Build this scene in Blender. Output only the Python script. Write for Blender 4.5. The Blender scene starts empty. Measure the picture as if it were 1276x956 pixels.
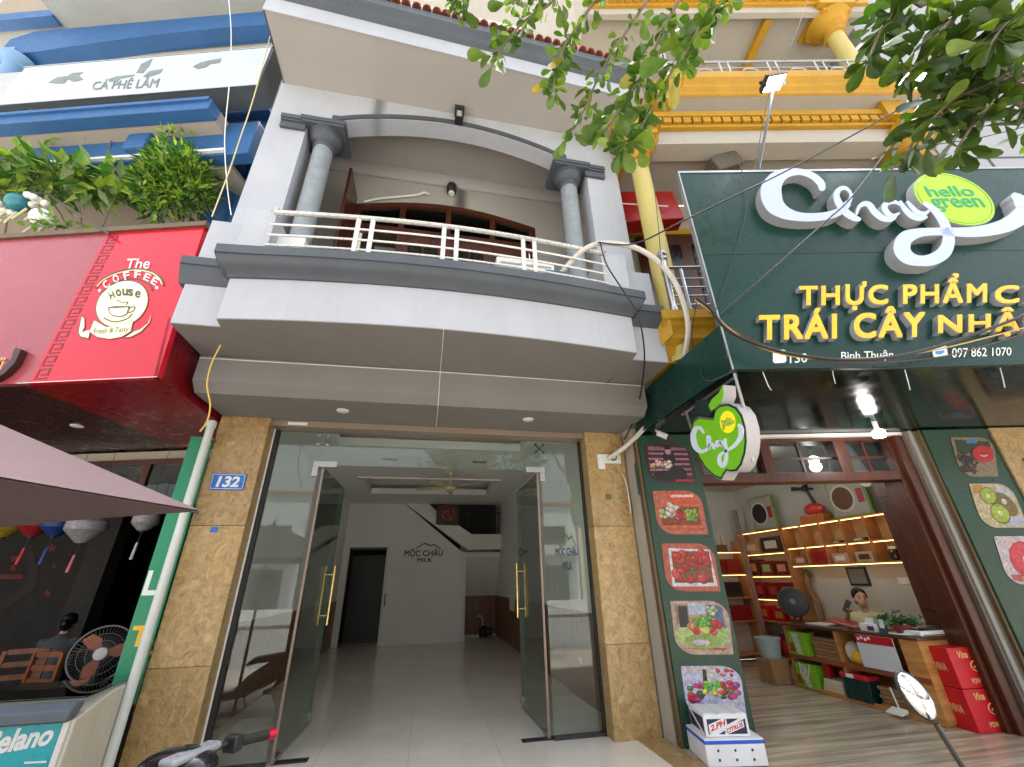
import bpy, bmesh, math, random
from mathutils import Vector, Matrix, noise

# ------------------------------------------------------------------ camera
SC = bpy.context.scene
C = SC.collection
CAM_H, FPX, PXC, PYC = 1.4, 518.694, 638.0, 478.0
YAW, PITCH, ROLL = 0.2016004, 0.4404807, -0.0220014
def _basis():
    cy, sy, cp, sp = math.cos(YAW), math.sin(YAW), math.cos(PITCH), math.sin(PITCH)
    fwd = Vector((sy*cp, cy*cp, sp)); right = Vector((cy, -sy, 0)); up = right.cross(fwd)
    cr, sr = math.cos(ROLL), math.sin(ROLL)
    return cr*right + sr*up, -sr*right + cr*up, fwd
RIGHT, UP, FWD = _basis()
EYE = Vector((0, 0, CAM_H))
cam_d = bpy.data.cameras.new('camera'); cam = bpy.data.objects.new('camera', cam_d); C.objects.link(cam)
cam_d.sensor_fit = 'HORIZONTAL'; cam_d.sensor_width = 36.0; cam_d.lens = FPX/1276*36.0
cam_d.clip_start = 0.05; cam_d.clip_end = 2000
mw = Matrix((RIGHT, UP, -FWD)).transposed().to_4x4(); mw.translation = EYE
cam.matrix_world = mw
SC.camera = cam

# ------------------------------------------------------------------ sky, sun, exposure
SUN_EL, SUN_AZ = math.radians(74), math.radians(14)      # high and behind the houses: the fronts stand in open shade
wd = bpy.data.worlds.new('World'); SC.world = wd; wd.use_nodes = True
wn, wl = wd.node_tree.nodes, wd.node_tree.links
wn.clear()
sky = wn.new('ShaderNodeTexSky'); sky.sky_type = 'NISHITA'; sky.sun_disc = False
sky.sun_elevation = SUN_EL; sky.sun_rotation = SUN_AZ
sky.air_density = 1.0; sky.dust_density = 7.0; sky.ozone_density = 1.0
hsv = wn.new('ShaderNodeHueSaturation'); hsv.inputs['Saturation'].default_value = 0.35
bg = wn.new('ShaderNodeBackground'); bg.inputs['Strength'].default_value = 0.15
wo = wn.new('ShaderNodeOutputWorld')
wl.new(sky.outputs[0], hsv.inputs['Color']); wl.new(hsv.outputs[0], bg.inputs['Color']); wl.new(bg.outputs[0], wo.inputs['Surface'])
sun_d = bpy.data.lights.new('sun', 'SUN'); sun = bpy.data.objects.new('sun', sun_d); C.objects.link(sun)
sun_d.energy = 5.0; sun_d.angle = math.radians(1.0); sun_d.color = (1.0, 0.97, 0.93)
_sd = Vector((math.sin(SUN_AZ)*math.cos(SUN_EL), math.cos(SUN_AZ)*math.cos(SUN_EL), math.sin(SUN_EL)))
sun.rotation_euler = _sd.to_track_quat('Z', 'Y').to_euler()
SC.view_settings.view_transform = 'Standard'; SC.view_settings.look = 'None'
SC.view_settings.exposure = 2.1; SC.view_settings.gamma = 1.0
SC.cycles.max_bounces = 10; SC.cycles.diffuse_bounces = 5; SC.cycles.glossy_bounces = 4
SC.cycles.transparent_max_bounces = 24; SC.cycles.transmission_bounces = 6
SC.cycles.use_denoising = True
SC.cycles.sample_clamp_indirect = 6.0
SC.cycles.caustics_reflective = False; SC.cycles.caustics_refractive = False

# ------------------------------------------------------------------ survey helpers: photograph sight line to a point on a known plane
def ray(x, y): return RIGHT*((x-PXC)/FPX) - UP*((y-PYC)/FPX) + FWD
def PY(x, y, Y): v = ray(x, y); return EYE + v*(Y/v.y)
def PX(x, y, X): v = ray(x, y); return EYE + v*(X/v.x)
def PZ(x, y, z): v = ray(x, y); return EYE + v*((z-CAM_H)/v.z)
def PR(x, y, r): return EYE + ray(x, y).normalized()*r
class Frame:
    """a facade frame: s along the facade, t into the building, z up"""
    def __init__(self, o, deg):
        self.o = Vector((o[0], o[1], 0)); a = math.radians(deg); self.a = a
        self.u = Vector((math.cos(a), math.sin(a), 0)); self.n = Vector((-math.sin(a), math.cos(a), 0))
    def W(self, s, t, z): return self.o + self.u*s + self.n*t + Vector((0, 0, z))
    def L(self, P): d = P - self.o; return d.dot(self.u), d.dot(self.n), P.z
    def at(self, x, y, t):
        v = ray(x, y); k = (t + self.n.dot(self.o) - self.n.dot(EYE))/self.n.dot(v)
        return self.L(EYE + v*k)
    def P(self, x, y, t): return self.W(*self.at(x, y, t))
    def atz(self, x, y, z): return self.L(PZ(x, y, z))
RF = Frame((2.40, 4.375), -11.0)      # green-grocer side
LF = Frame((-2.298, 3.648), -14.5)    # cafe side
ID = lambda x, y, z: Vector((x, y, z))

def lin(c):
    c = c/255.0
    return c/12.92 if c <= 0.04045 else ((c+0.055)/1.055)**2.4
def S(r, g, b): return (lin(r), lin(g), lin(b))

# ------------------------------------------------------------------ mesh collector
class MB:
    def __init__(self, T=ID): self.v = []; self.f = []; self.m = []; self.c = []; self.T = T; self.mi = 0; self.col = (1, 1, 1)
    def add(self, vs, fs, raw=False):
        b = len(self.v)
        self.v += [Vector(p) if raw else self.T(*p) for p in vs]
        for f in fs:
            self.f.append([b+i for i in f]); self.m.append(self.mi); self.c.append(self.col)
        return self
    def box(self, x0, x1, y0, y1, z0, z1):
        vs = [(x, y, z) for z in (z0, z1) for y in (y0, y1) for x in (x0, x1)]
        return self.add(vs, [(0, 2, 3, 1), (4, 5, 7, 6), (0, 1, 5, 4), (2, 6, 7, 3), (0, 4, 6, 2), (1, 3, 7, 5)])
    def prism(self, pts, d):
        """closed polygon (local 3-D points) swept by local vector d"""
        n = len(pts); vs = [tuple(p) for p in pts] + [tuple(Vector(p)+Vector(d)) for p in pts]
        fs = [tuple(range(n))[::-1], tuple(range(n, 2*n))] + [(i, (i+1) % n, n+(i+1) % n, n+i) for i in range(n)]
        return self.add(vs, fs)
    def prism_w(self, pts, d):
        T, self.T = self.T, ID; self.prism(pts, d); self.T = T; return self
    def cyl(self, p0, p1, r0, r1=None, n=12, cap=True, raw=False):
        r1 = r0 if r1 is None else r1
        p0, p1 = Vector(p0), Vector(p1)
        if not raw: p0, p1 = self.T(*p0), self.T(*p1)
        d = (p1-p0).normalized(); a = d.orthogonal().normalized(); b = d.cross(a)
        vs = []
        for p, r in ((p0, r0), (p1, r1)):
            vs += [p + (a*math.cos(2*math.pi*i/n) + b*math.sin(2*math.pi*i/n))*r for i in range(n)]
        fs = [(i, (i+1) % n, n+(i+1) % n, n+i) for i in range(n)]
        if cap: fs += [tuple(range(n))[::-1], tuple(range(n, 2*n))]
        return self.add(vs, fs, raw=True)
    def tube(self, pts, r, n=7, raw=False, sub=0):
        ps = [Vector(p) if raw else self.T(*p) for p in pts]
        if sub: ps = smooth_path(ps, sub)
        m = len(ps); rs = r if isinstance(r, (list, tuple)) else [r]*m
        if len(rs) != m: rs = [rs[0]+(rs[-1]-rs[0])*i/(m-1) for i in range(m)]
        vs = []; a = None
        for i, p in enumerate(ps):
            d = (ps[min(i+1, m-1)] - ps[max(i-1, 0)]).normalized()
            a = d.orthogonal().normalized() if a is None else (a - d*a.dot(d)).normalized()
            b = d.cross(a)
            vs += [p + (a*math.cos(2*math.pi*k/n) + b*math.sin(2*math.pi*k/n))*rs[i] for k in range(n)]
        fs = [(i*n+k, i*n+(k+1) % n, (i+1)*n+(k+1) % n, (i+1)*n+k) for i in range(m-1) for k in range(n)]
        fs += [tuple(range(n))[::-1], tuple(range((m-1)*n, m*n))]
        return self.add(vs, fs, raw=True)
    def lathe(self, prof, c=(0, 0, 0), n=20, axis=None):
        """profile of (radius, height); axis = world direction (default up)"""
        c = self.T(*c); ax = Vector(axis or (0, 0, 1)).normalized()
        a = ax.orthogonal().normalized(); b = ax.cross(a); vs = []
        for r, h in prof:
            vs += [c + ax*h + (a*math.cos(2*math.pi*k/n) + b*math.sin(2*math.pi*k/n))*max(r, 1e-4) for k in range(n)]
        m = len(prof)
        fs = [(i*n+k, i*n+(k+1) % n, (i+1)*n+(k+1) % n, (i+1)*n+k) for i in range(m-1) for k in range(n)]
        fs += [tuple(range(n))[::-1], tuple(range((m-1)*n, m*n))]
        return self.add(vs, fs, raw=True)
    def ball(self, c, r, n=14, m=9, raw=False, rot=None):
        c = Vector(c) if raw else self.T(*c)
        r = (r, r, r) if not isinstance(r, (tuple, list)) else r
        vs = [];
        for j in range(m+1):
            th = math.pi*j/m
            for k in range(n):
                ph = 2*math.pi*k/n
                p = Vector((math.sin(th)*math.cos(ph)*r[0], math.sin(th)*math.sin(ph)*r[1], math.cos(th)*r[2]))
                vs.append(c + (rot @ p if rot else p))
        fs = [(j*n+k, (j+1)*n+k, (j+1)*n+(k+1) % n, j*n+(k+1) % n) for j in range(m) for k in range(n)]
        return self.add(vs, fs, raw=True)
    def loft(self, rings, closed=True, caps=True):
        n = len(rings[0]); vs = [p for r in rings for p in r]
        rng = range(n) if closed else range(n-1)
        fs = [(i*n+k, i*n+(k+1) % n, (i+1)*n+(k+1) % n, (i+1)*n+k) for i in range(len(rings)-1) for k in rng]
        if caps: fs += [tuple(range(n))[::-1], tuple(range((len(rings)-1)*n, len(rings)*n))]
        return self.add(vs, fs)
    def mesh(self, name, off=Vector((0, 0, 0)), smooth=True, ang=35, recalc=True):
        me = bpy.data.meshes.new(name)
        me.from_pydata([p-off for p in self.v], [], self.f)
        me.polygons.foreach_set('material_index', self.m)
        if any(c != (1, 1, 1) for c in self.c):
            at = me.color_attributes.new('Col', 'FLOAT_COLOR', 'CORNER')
            buf = []
            for p, c in zip(me.polygons, self.c): buf += [c[0], c[1], c[2], 1.0]*p.loop_total
            at.data.foreach_set('color', buf)
        if recalc:
            bm = bmesh.new(); bm.from_mesh(me)
            bmesh.ops.remove_doubles(bm, verts=bm.verts, dist=1e-5)
            bmesh.ops.recalc_face_normals(bm, faces=bm.faces); bm.to_mesh(me); bm.free()
        if smooth:
            me.polygons.foreach_set('use_smooth', [True]*len(me.polygons))
            me.set_sharp_from_angle(angle=math.radians(ang))
        me.update()
        return me
    def build(self, name, mat, parent=None, bevel=0, smooth=True, ang=35, recalc=True, loc=None):
        off = Vector((0, 0, 0)); q = parent
        while q is not None: off = off + q.location; q = q.parent
        if parent is None and loc is None:
            lo = [min(p[i] for p in self.v) for i in range(3)]; hi = [max(p[i] for p in self.v) for i in range(3)]
            loc = Vector(((lo[0]+hi[0])/2, (lo[1]+hi[1])/2, lo[2]))
        if loc is not None: off = off + Vector(loc)
        me = self.mesh(name, off, smooth, ang, recalc)
        for m_ in (mat if isinstance(mat, (list, tuple)) else [mat]): me.materials.append(m_)
        o = bpy.data.objects.new(name, me); C.objects.link(o)
        if loc is not None: o.location = loc
        if parent is not None: o.parent = parent
        if bevel:
            bv = o.modifiers.new('bevel', 'BEVEL'); bv.width = bevel; bv.segments = 2; bv.limit_method = 'ANGLE'; bv.angle_limit = math.radians(40)
        return o
def smooth_path(ps, sub):
    out = []
    for i in range(len(ps)-1):
        p0 = ps[max(i-1, 0)]; p1 = ps[i]; p2 = ps[i+1]; p3 = ps[min(i+2, len(ps)-1)]
        for k in range(sub):
            t = k/sub
            out.append(0.5*((2*p1) + (p2-p0)*t + (2*p0-5*p1+4*p2-p3)*t*t + (3*p1-p0-3*p2+p3)*t*t*t))
    out.append(ps[-1]); return out
def tag(o, label=None, cat=None, group=None, kind=None):
    if label: o['label'] = label
    if cat: o['category'] = cat
    if group: o['group'] = group
    if kind: o['kind'] = kind
    return o
def thing(name, loc, label, cat, group=None):
    o = bpy.data.objects.new(name, None); C.objects.link(o); o.location = loc; o.empty_display_size = 0.1
    return tag(o, label, cat, group)
def struct(mb, name, mat, **k): return tag(mb.build(name, mat, **k), kind='structure')
def inst(me, name, parent, M):
    o = bpy.data.objects.new(name, me); C.objects.link(o)
    if parent is not None:
        o.parent = parent; off = Vector((0, 0, 0)); q = parent
        while q is not None: off += q.location; q = q.parent
        M = Matrix.Translation(-off) @ M
    o.matrix_basis = M
    return o
def copy_tree(o, parent=None):
    c = o.copy(); C.objects.link(c); c.parent = parent
    for ch in list(o.children): copy_tree(ch, c)
    return c

# ------------------------------------------------------------------ materials
def _new(name):
    m = bpy.data.materials.new(name); m.use_nodes = True; nt = m.node_tree
    return m, nt.nodes, nt.links, nt.nodes['Principled BSDF']
def _noise(N, L, scale, detail=4, rough=.55, stretch=None, src=None):
    t = N.new('ShaderNodeTexNoise'); t.inputs['Scale'].default_value = scale; t.inputs['Detail'].default_value = detail; t.inputs['Roughness'].default_value = rough
    if src is None:
        g = N.new('ShaderNodeNewGeometry'); src = g.outputs['Position']
    if stretch:
        mp = N.new('ShaderNodeMapping'); mp.inputs['Scale'].default_value = stretch; L.new(src, mp.inputs['Vector']); src = mp.outputs['Vector']
    L.new(src, t.inputs['Vector']); return t
def _ramp(N, L, fac, stops):
    r = N.new('ShaderNodeValToRGB'); e = r.color_ramp.elements
    while len(e) < len(stops): e.new(0.5)
    for el, (p, c) in zip(e, stops): el.position = p; el.color = (c[0], c[1], c[2], 1)
    L.new(fac, r.inputs['Fac']); return r
def _mix(N, L, fac, a, b, mode='MIX'):
    x = N.new('ShaderNodeMix'); x.data_type = 'RGBA'; x.blend_type = mode
    for sock, val in ((x.inputs['Factor'], fac), (x.inputs[6], a), (x.inputs[7], b)):
        if isinstance(val, (int, float)): sock.default_value = val
        elif isinstance(val, tuple): sock.default_value = (val[0], val[1], val[2], 1)
        else: L.new(val, sock)
    return x.outputs[2]
MATS = {}
def mat(name, col, rough=.6, var=.10, scale=2.5, bump=0.0, bscale=60, metal=0.0, streak=0.0, dirt=None, spec=.5, coat=0.0, attr=False, fleck=0, crack=0.0):
    if name in MATS: return MATS[name]
    m, N, L, B = _new(name)
    base = tuple(col)
    n1 = _noise(N, L, scale, 5)
    lo = tuple(max(0, c*(1-var)) for c in base); hi = tuple(min(1, c*(1+var)) for c in base)
    out = _ramp(N, L, n1.outputs['Fac'], [(.3, lo), (.7, hi)]).outputs['Color']
    if attr:
        a = N.new('ShaderNodeAttribute'); a.attribute_name = 'Col'
        out = _mix(N, L, 1.0, out, a.outputs['Color'], 'MULTIPLY')
    if streak:
        n2 = _noise(N, L, 1.0, 8, .72, stretch=(9, 9, .7))
        f = _ramp(N, L, n2.outputs['Fac'], [(.46, (0, 0, 0)), (.80, (1, 1, 1))]).outputs['Color']
        x = N.new('ShaderNodeMath'); x.operation = 'MULTIPLY'; x.inputs[1].default_value = streak; L.new(f, x.inputs[0])
        d = dirt or tuple(c*.45 for c in base)
        out = _mix(N, L, x.outputs[0], out, d)
    if fleck:
        n4 = _noise(N, L, 220, 2)
        f = _ramp(N, L, n4.outputs['Fac'], [(.62, (0, 0, 0)), (.68, (1, 1, 1))]).outputs['Color']
        x = N.new('ShaderNodeMath'); x.operation = 'MULTIPLY'; x.inputs[1].default_value = fleck; L.new(f, x.inputs[0])
        out = _mix(N, L, x.outputs[0], out, (.7, .7, .7))
    if crack:
        vo = N.new('ShaderNodeTexVoronoi'); vo.feature = 'DISTANCE_TO_EDGE'; vo.inputs['Scale'].default_value = .9
        nd = _noise(N, L, 3.0, 6, .7); va = N.new('ShaderNodeVectorMath'); va.operation = 'SCALE'; va.inputs['Scale'].default_value = .5; L.new(nd.outputs['Color'], va.inputs[0])
        gq = N.new('ShaderNodeNewGeometry'); vb = N.new('ShaderNodeVectorMath'); L.new(gq.outputs['Position'], vb.inputs[0]); L.new(va.outputs[0], vb.inputs[1]); L.new(vb.outputs[0], vo.inputs['Vector'])
        f = _ramp(N, L, vo.outputs['Distance'], [(.0, (1, 1, 1)), (.006, (0, 0, 0))]).outputs['Color']
        nm_ = _noise(N, L, 1.7, 3); fm = _ramp(N, L, nm_.outputs['Fac'], [(.5, (0, 0, 0)), (.62, (1, 1, 1))]).outputs['Color']
        x = N.new('ShaderNodeMath'); x.operation = 'MULTIPLY'; L.new(f, x.inputs[0]); L.new(fm, x.inputs[1]); x2 = N.new('ShaderNodeMath'); x2.operation = 'MULTIPLY'; x2.inputs[1].default_value = crack; L.new(x.outputs[0], x2.inputs[0])
        out = _mix(N, L, x2.outputs[0], out, tuple(c*.4 for c in base))
    L.new(out, B.inputs['Base Color'])
    rn = _noise(N, L, scale*6, 3)
    rr = _ramp(N, L, rn.outputs['Fac'], [(.3, (max(0, rough-.08),)*3), (.7, (min(1, rough+.08),)*3)])
    L.new(rr.outputs['Color'], B.inputs['Roughness'])
    B.inputs['Metallic'].default_value = metal
    B.inputs['Specular IOR Level'].default_value = spec
    B.inputs['Coat Weight'].default_value = coat
    if bump:
        n3 = _noise(N, L, bscale, 4); b = N.new('ShaderNodeBump'); b.inputs['Strength'].default_value = bump; b.inputs['Distance'].default_value = .01
        L.new(n3.outputs['Fac'], b.inputs['Height']); L.new(b.outputs['Normal'], B.inputs['Normal'])
    MATS[name] = m; return m
def emit(name, col, strength):
    if name in MATS: return MATS[name]
    m, N, L, B = _new(name); B.inputs['Base Color'].default_value = (*col, 1); B.inputs['Emission Color'].default_value = (*col, 1); B.inputs['Emission Strength'].default_value = strength
    MATS[name] = m; return m
def glass(name, tint, ior=1.5, rough=0.0, boost=1.0):
    if name in MATS: return MATS[name]
    m, N, L, B = _new(name); N.remove(B); out = N['Material Output']
    tr = N.new('ShaderNodeBsdfTransparent'); tr.inputs['Color'].default_value = (*tint, 1)
    gl = N.new('ShaderNodeBsdfGlossy'); gl.inputs['Roughness'].default_value = rough; gl.inputs['Color'].default_value = (.95, 1, .98, 1)
    fr = N.new('ShaderNodeFresnel'); fr.inputs['IOR'].default_value = ior
    mu = N.new('ShaderNodeMath'); mu.operation = 'MULTIPLY'; mu.inputs[1].default_value = boost; mu.use_clamp = True; L.new(fr.outputs[0], mu.inputs[0])
    mx = N.new('ShaderNodeMixShader'); L.new(mu.outputs[0], mx.inputs[0]); L.new(tr.outputs[0], mx.inputs[1]); L.new(gl.outputs[0], mx.inputs[2])
    L.new(mx.outputs[0], out.inputs['Surface']); MATS[name] = m; return m
def granite(name='granite'):
    m, N, L, B = _new(name)
    n0 = _noise(N, L, 2.2, 3); 
    g = N.new('ShaderNodeNewGeometry'); w = N.new('ShaderNodeVectorMath'); w.operation = 'SCALE'; w.inputs['Scale'].default_value = .55
    L.new(n0.outputs['Color'], w.inputs[0]); ad = N.new('ShaderNodeVectorMath'); L.new(g.outputs['Position'], ad.inputs[0]); L.new(w.outputs[0], ad.inputs[1])
    n1 = _noise(N, L, 17, 10, .78, stretch=(1, 1, .75), src=ad.outputs[0]); n1.inputs['Distortion'].default_value = .9
    c = _ramp(N, L, n1.outputs['Fac'], [(.22, S(88, 66, 42)), (.38, S(146, 118, 76)), (.50, S(174, 145, 98)), (.62, S(192, 165, 118)), (.80, S(208, 190, 154))]).outputs['Color']
    n2 = _noise(N, L, 55, 6, .7); k = _ramp(N, L, n2.outputs['Fac'], [(.60, (0, 0, 0)), (.74, (1, 1, 1))]).outputs['Color']
    x = N.new('ShaderNodeMath'); x.operation = 'MULTIPLY'; x.inputs[1].default_value = .55; L.new(k, x.inputs[0])
    c = _mix(N, L, x.outputs[0], c, S(104, 70, 36))
    n3 = _noise(N, L, 4.5, 3); k3 = _ramp(N, L, n3.outputs['Fac'], [(.64, (0, 0, 0)), (.72, (1, 1, 1))]).outputs['Color']
    x3 = N.new('ShaderNodeMath'); x3.operation = 'MULTIPLY'; x3.inputs[1].default_value = .45; L.new(k3, x3.inputs[0])
    c = _mix(N, L, x3.outputs[0], c, S(226, 196, 158))
    oi = N.new('ShaderNodeObjectInfo'); c = _mix(N, L, 1.0, c, _ramp(N, L, oi.outputs['Random'], [(0, (.86, .85, .83)), (1, (1.06, 1.06, 1.06))]).outputs['Color'], 'MULTIPLY')
    L.new(c, B.inputs['Base Color']); B.inputs['Roughness'].default_value = .34; B.inputs['Specular IOR Level'].default_value = .45
    b = N.new('ShaderNodeBump'); b.inputs['Strength'].default_value = .12; b.inputs['Distance'].default_value = .004; L.new(n1.outputs['Fac'], b.inputs['Height']); L.new(b.outputs[0], B.inputs['Normal'])
    MATS[name] = m; return m
def printed(name='printed', rough=.35):
    if name in MATS: return MATS[name]
    m, N, L, B = _new(name); a = N.new('ShaderNodeAttribute'); a.attribute_name = 'Col'
    n1 = _noise(N, L, 45, 4); k = _ramp(N, L, n1.outputs['Fac'], [(.3, (.55, .55, .55)), (.7, (.88, .88, .88))])
    n2 = _noise(N, L, 130, 8, .75); n2.inputs['Distortion'].default_value = .8
    c2 = _mix(N, L, .22, _mix(N, L, 1.0, a.outputs['Color'], k.outputs['Color'], 'MULTIPLY'), n2.outputs['Color'], 'OVERLAY')
    n3 = _noise(N, L, 28, 5, .7); k3 = _ramp(N, L, n3.outputs['Fac'], [(.35, (.6, .6, .6)), (.65, (1.15, 1.15, 1.15))])
    L.new(_mix(N, L, 1.0, c2, k3.outputs['Color'], 'MULTIPLY'), B.inputs['Base Color']); B.inputs['Roughness'].default_value = rough
    MATS[name] = m; return m
def wood(name, c0, c1, rough=.4, axis=(12, 12, .8)):
    if name in MATS: return MATS[name]
    m, N, L, B = _new(name)
    n = _noise(N, L, 2.2, 7, .6, stretch=axis); n.inputs['Distortion'].default_value = .6
    L.new(_ramp(N, L, n.outputs['Fac'], [(.3, c0), (.7, c1)]).outputs['Color'], B.inputs['Base Color']); B.inputs['Roughness'].default_value = rough
    MATS[name] = m; return m
def leafmat(name, cols, attr=False, trans=.35):
    if name in MATS: return MATS[name]
    m, N, L, B = _new(name); out = N['Material Output']
    if attr:
        a = N.new('ShaderNodeAttribute'); a.attribute_name = 'Col'; col = a.outputs['Color']
    else:
        oi = N.new('ShaderNodeObjectInfo'); col = _ramp(N, L, oi.outputs['Random'], [(i/(len(cols)-1), c) for i, c in enumerate(cols)]).outputs['Color']
    n = _noise(N, L, 30, 4); k = _ramp(N, L, n.outputs['Fac'], [(.3, (.8, .8, .8)), (.7, (1.2, 1.2, 1.15))])
    col = _mix(N, L, 1.0, col, k.outputs['Color'], 'MULTIPLY')
    L.new(col, B.inputs['Base Color']); B.inputs['Roughness'].default_value = .38
    tl = N.new('ShaderNodeBsdfTranslucent'); L.new(_mix(N, L, 1.0, col, (1.0, 1.25, .45), 'MULTIPLY'), tl.inputs['Color'])
    mx = N.new('ShaderNodeMixShader'); mx.inputs[0].default_value = trans
    L.new(B.outputs[0], mx.inputs[1]); L.new(tl.outputs[0], mx.inputs[2]); L.new(mx.outputs[0], out.inputs['Surface'])
    MATS[name] = m; return m
def tilemat(name, c0, c1, streaks=False, rough=.09):
    m, N, L, B = _new(name)
    if streaks:
        n = _noise(N, L, 2.0, 7, .62, stretch=(1, 1, 1))
        mp = [x for x in N if x.type == 'MAPPING'][0]; mp.inputs['Rotation'].default_value = (0, 0, math.radians(-52)); mp.inputs['Scale'].default_value = (.35, 7, 1)
        n.inputs['Distortion'].default_value = .35
        c = _ramp(N, L, n.outputs['Fac'], [(.30, c0), (.48, tuple((a+b)/2 for a, b in zip(c0, c1))), (.62, c1)]).outputs['Color']
    else:
        n = _noise(N, L, 1.6, 6, .6); c = _ramp(N, L, n.outputs['Fac'], [(.3, c0), (.7, c1)]).outputs['Color']
        n2 = _noise(N, L, 1.1, 8, .7); n2.inputs['Distortion'].default_value = 2.5
        k = _ramp(N, L, n2.outputs['Fac'], [(.485, (0, 0, 0)), (.5, (1, 1, 1)), (.515, (0, 0, 0))]).outputs['Color']
        x = N.new('ShaderNodeMath'); x.operation = 'MULTIPLY'; x.inputs[1].default_value = .16; L.new(k, x.inputs[0])
        c = _mix(N, L, x.outputs[0], c, tuple(q*.72 for q in c0))
    oi = N.new('ShaderNodeObjectInfo'); v = _ramp(N, L, oi.outputs['Random'], [(0, (.96, .96, .955)), (1, (1, 1, 1))])
    L.new(_mix(N, L, 1.0, c, v.outputs['Color'], 'MULTIPLY'), B.inputs['Base Color'])
    rn = _noise(N, L, 3, 6, .7); rr = _ramp(N, L, rn.outputs['Fac'], [(.35, (rough*.6,)*3), (.7, (rough*2.2,)*3)]); L.new(rr.outputs['Color'], B.inputs['Roughness'])
    MATS[name] = m; return m

# ------------------------------------------------------------------ lettering
_fontcache = {}
def glyphs(txt, shear=0.0, bold=0.0, spacing=1.0):
    """list of letters, each (verts2d, faces, boundary edges); x,y in font units"""
    key = (txt, shear, bold, spacing)
    if key in _fontcache: return _fontcache[key]
    cu = bpy.data.curves.new('lettering', 'FONT'); cu.body = txt; cu.shear = shear; cu.offset = bold; cu.space_character = spacing; cu.resolution_u = 5
    o = bpy.data.objects.new('lettering', cu); C.objects.link(o)
    dg = bpy.context.evaluated_depsgraph_get(); dg.update()
    me = bpy.data.meshes.new_from_object(o.evaluated_get(dg))
    bm = bmesh.new(); bm.from_mesh(me); bmesh.ops.remove_doubles(bm, verts=bm.verts, dist=1e-5)
    bm.verts.ensure_lookup_table(); seen = set(); comps = []
    for v in bm.verts:
        if v.index in seen: continue
        st = [v]; seen.add(v.index); cm = []
        while st:
            q = st.pop(); cm.append(q)
            for e in q.link_edges:
                w = e.other_vert(q)
                if w.index not in seen: seen.add(w.index); st.append(w)
        if any(q.link_faces for q in cm): comps.append(cm)
    gl = []
    for cm in comps:
        x0 = min(v.co.x for v in cm); x1 = max(v.co.x for v in cm)
        gl.append([x0, x1, cm])
    gl.sort(key=lambda g: -(g[1]-g[0])); out = []
    for g in gl:
        for h in out:
            ov = min(g[1], h[1]) - max(g[0], h[0])
            if ov > .5*(g[1]-g[0]): h[2] = h[2]+g[2]; h[0] = min(h[0], g[0]); h[1] = max(h[1], g[1]); break
        else: out.append(g)
    out.sort(key=lambda g: g[0]); res = []
    for x0, x1, cm in out:
        idx = {v.index: i for i, v in enumerate(cm)}
        fs = {f for v in cm for f in v.link_faces}
        ed = {e for v in cm for e in v.link_edges if len(e.link_faces) == 1}
        res.append(([(v.co.x, v.co.y) for v in cm], [[idx[v.index] for v in f.verts] for f in fs], [(idx[e.verts[0].index], idx[e.verts[1].index]) for e in ed]))
    bm.free(); bpy.data.objects.remove(o); bpy.data.curves.remove(cu); bpy.data.meshes.remove(me)
    _fontcache[key] = res; return res
def lettering(txt, fit, depth, names, mats, parent, shear=0.0, bold=0.0, spacing=1.0, back=0.0, each=False, col=None, fat=0.0):
    """fit(u, v, w): u,v in 0..1 over the text's bounding box, w metres towards the viewer"""
    gl = glyphs(txt, shear, bold, spacing)
    xs = [p[0] for g in gl for p in g[0]]; ys = [p[1] for g in gl for p in g[0]]
    x0, x1, y0, y1 = min(xs), max(xs), min(ys), max(ys)
    nrm = lambda p, w: fit((p[0]-x0)/(x1-x0), (p[1]-y0)/(y1-y0), w)
    mb = MB(); res = []
    for vs, fs, ed in gl:
        if each: mb = MB()
        if col: mb.col = col
        n = len(vs)
        for q, (sx, sy) in enumerate([(0, 0)] if not fat else [(-1, -1), (1, -1), (-1, 1), (1, 1), (0, 0)]):
            pv = [(p[0]+sx*fat, p[1]+sy*fat) for p in vs]; dd = back+depth+.0004*q
            mb.mi = 0; mb.add([nrm(p, dd) for p in pv], fs, raw=True)
            if depth > .002:
                mb.mi = 1 if isinstance(mats, (list, tuple)) and len(mats) > 1 else 0
                mb.add([nrm(p, dd) for p in pv] + [nrm(p, back) for p in pv], [(a, c, c+n, a+n) for a, c in ed], raw=True)
        if each: res.append(mb.build(names, mats, parent, smooth=False))
    if not each: res.append(mb.build(names, mats, parent, smooth=False))
    return res
def quadfit(tl, tr, br, bl, nrm):
    """bilinear map of the unit square onto four world points; nrm points to the viewer"""
    def f(u, v, w): return (bl*(1-u)+br*u)*(1-v) + (tl*(1-u)+tr*u)*v + nrm*w
    return f
# ------------------------------------------------------------------ palette
PLASTER = mat('pale_grey_plaster', S(174, 178, 186), .75, .06, 1.3, .12, 70, crack=.4, streak=.2, dirt=S(136, 134, 130))
PORCH = mat('porch_grey_paint', S(126, 124, 121), .8, .06, 1.3, .08, 60, crack=.3)
SOFFIT = mat('grey_soffit_paint', S(164, 161, 156), .8, .05, 1.1, .08, 60)
TRIM = mat('slate_grey_paint', S(72, 78, 86), .55, .10, 2.5, .15, 50, streak=.35, dirt=S(70, 74, 78))
GRAN = granite()
STEEL = mat('brushed_steel', (.42, .42, .42), .36, .08, 6, metal=1.0)
PAINTW = mat('white_enamel', S(226, 228, 226), .4, .05, 3)
BRASS = mat('brass', (.78, .56, .22), .22, .08, 8, metal=1.0)
BLACK = mat('black_plastic', (.018, .018, .02), .42, .2, 8)
RUBBER = mat('black_rubber', (.02, .02, .02), .8, .2, 20)
DARKMET = mat('dark_metal', (.05, .052, .055), .4, .2, 8, metal=.6)
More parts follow.
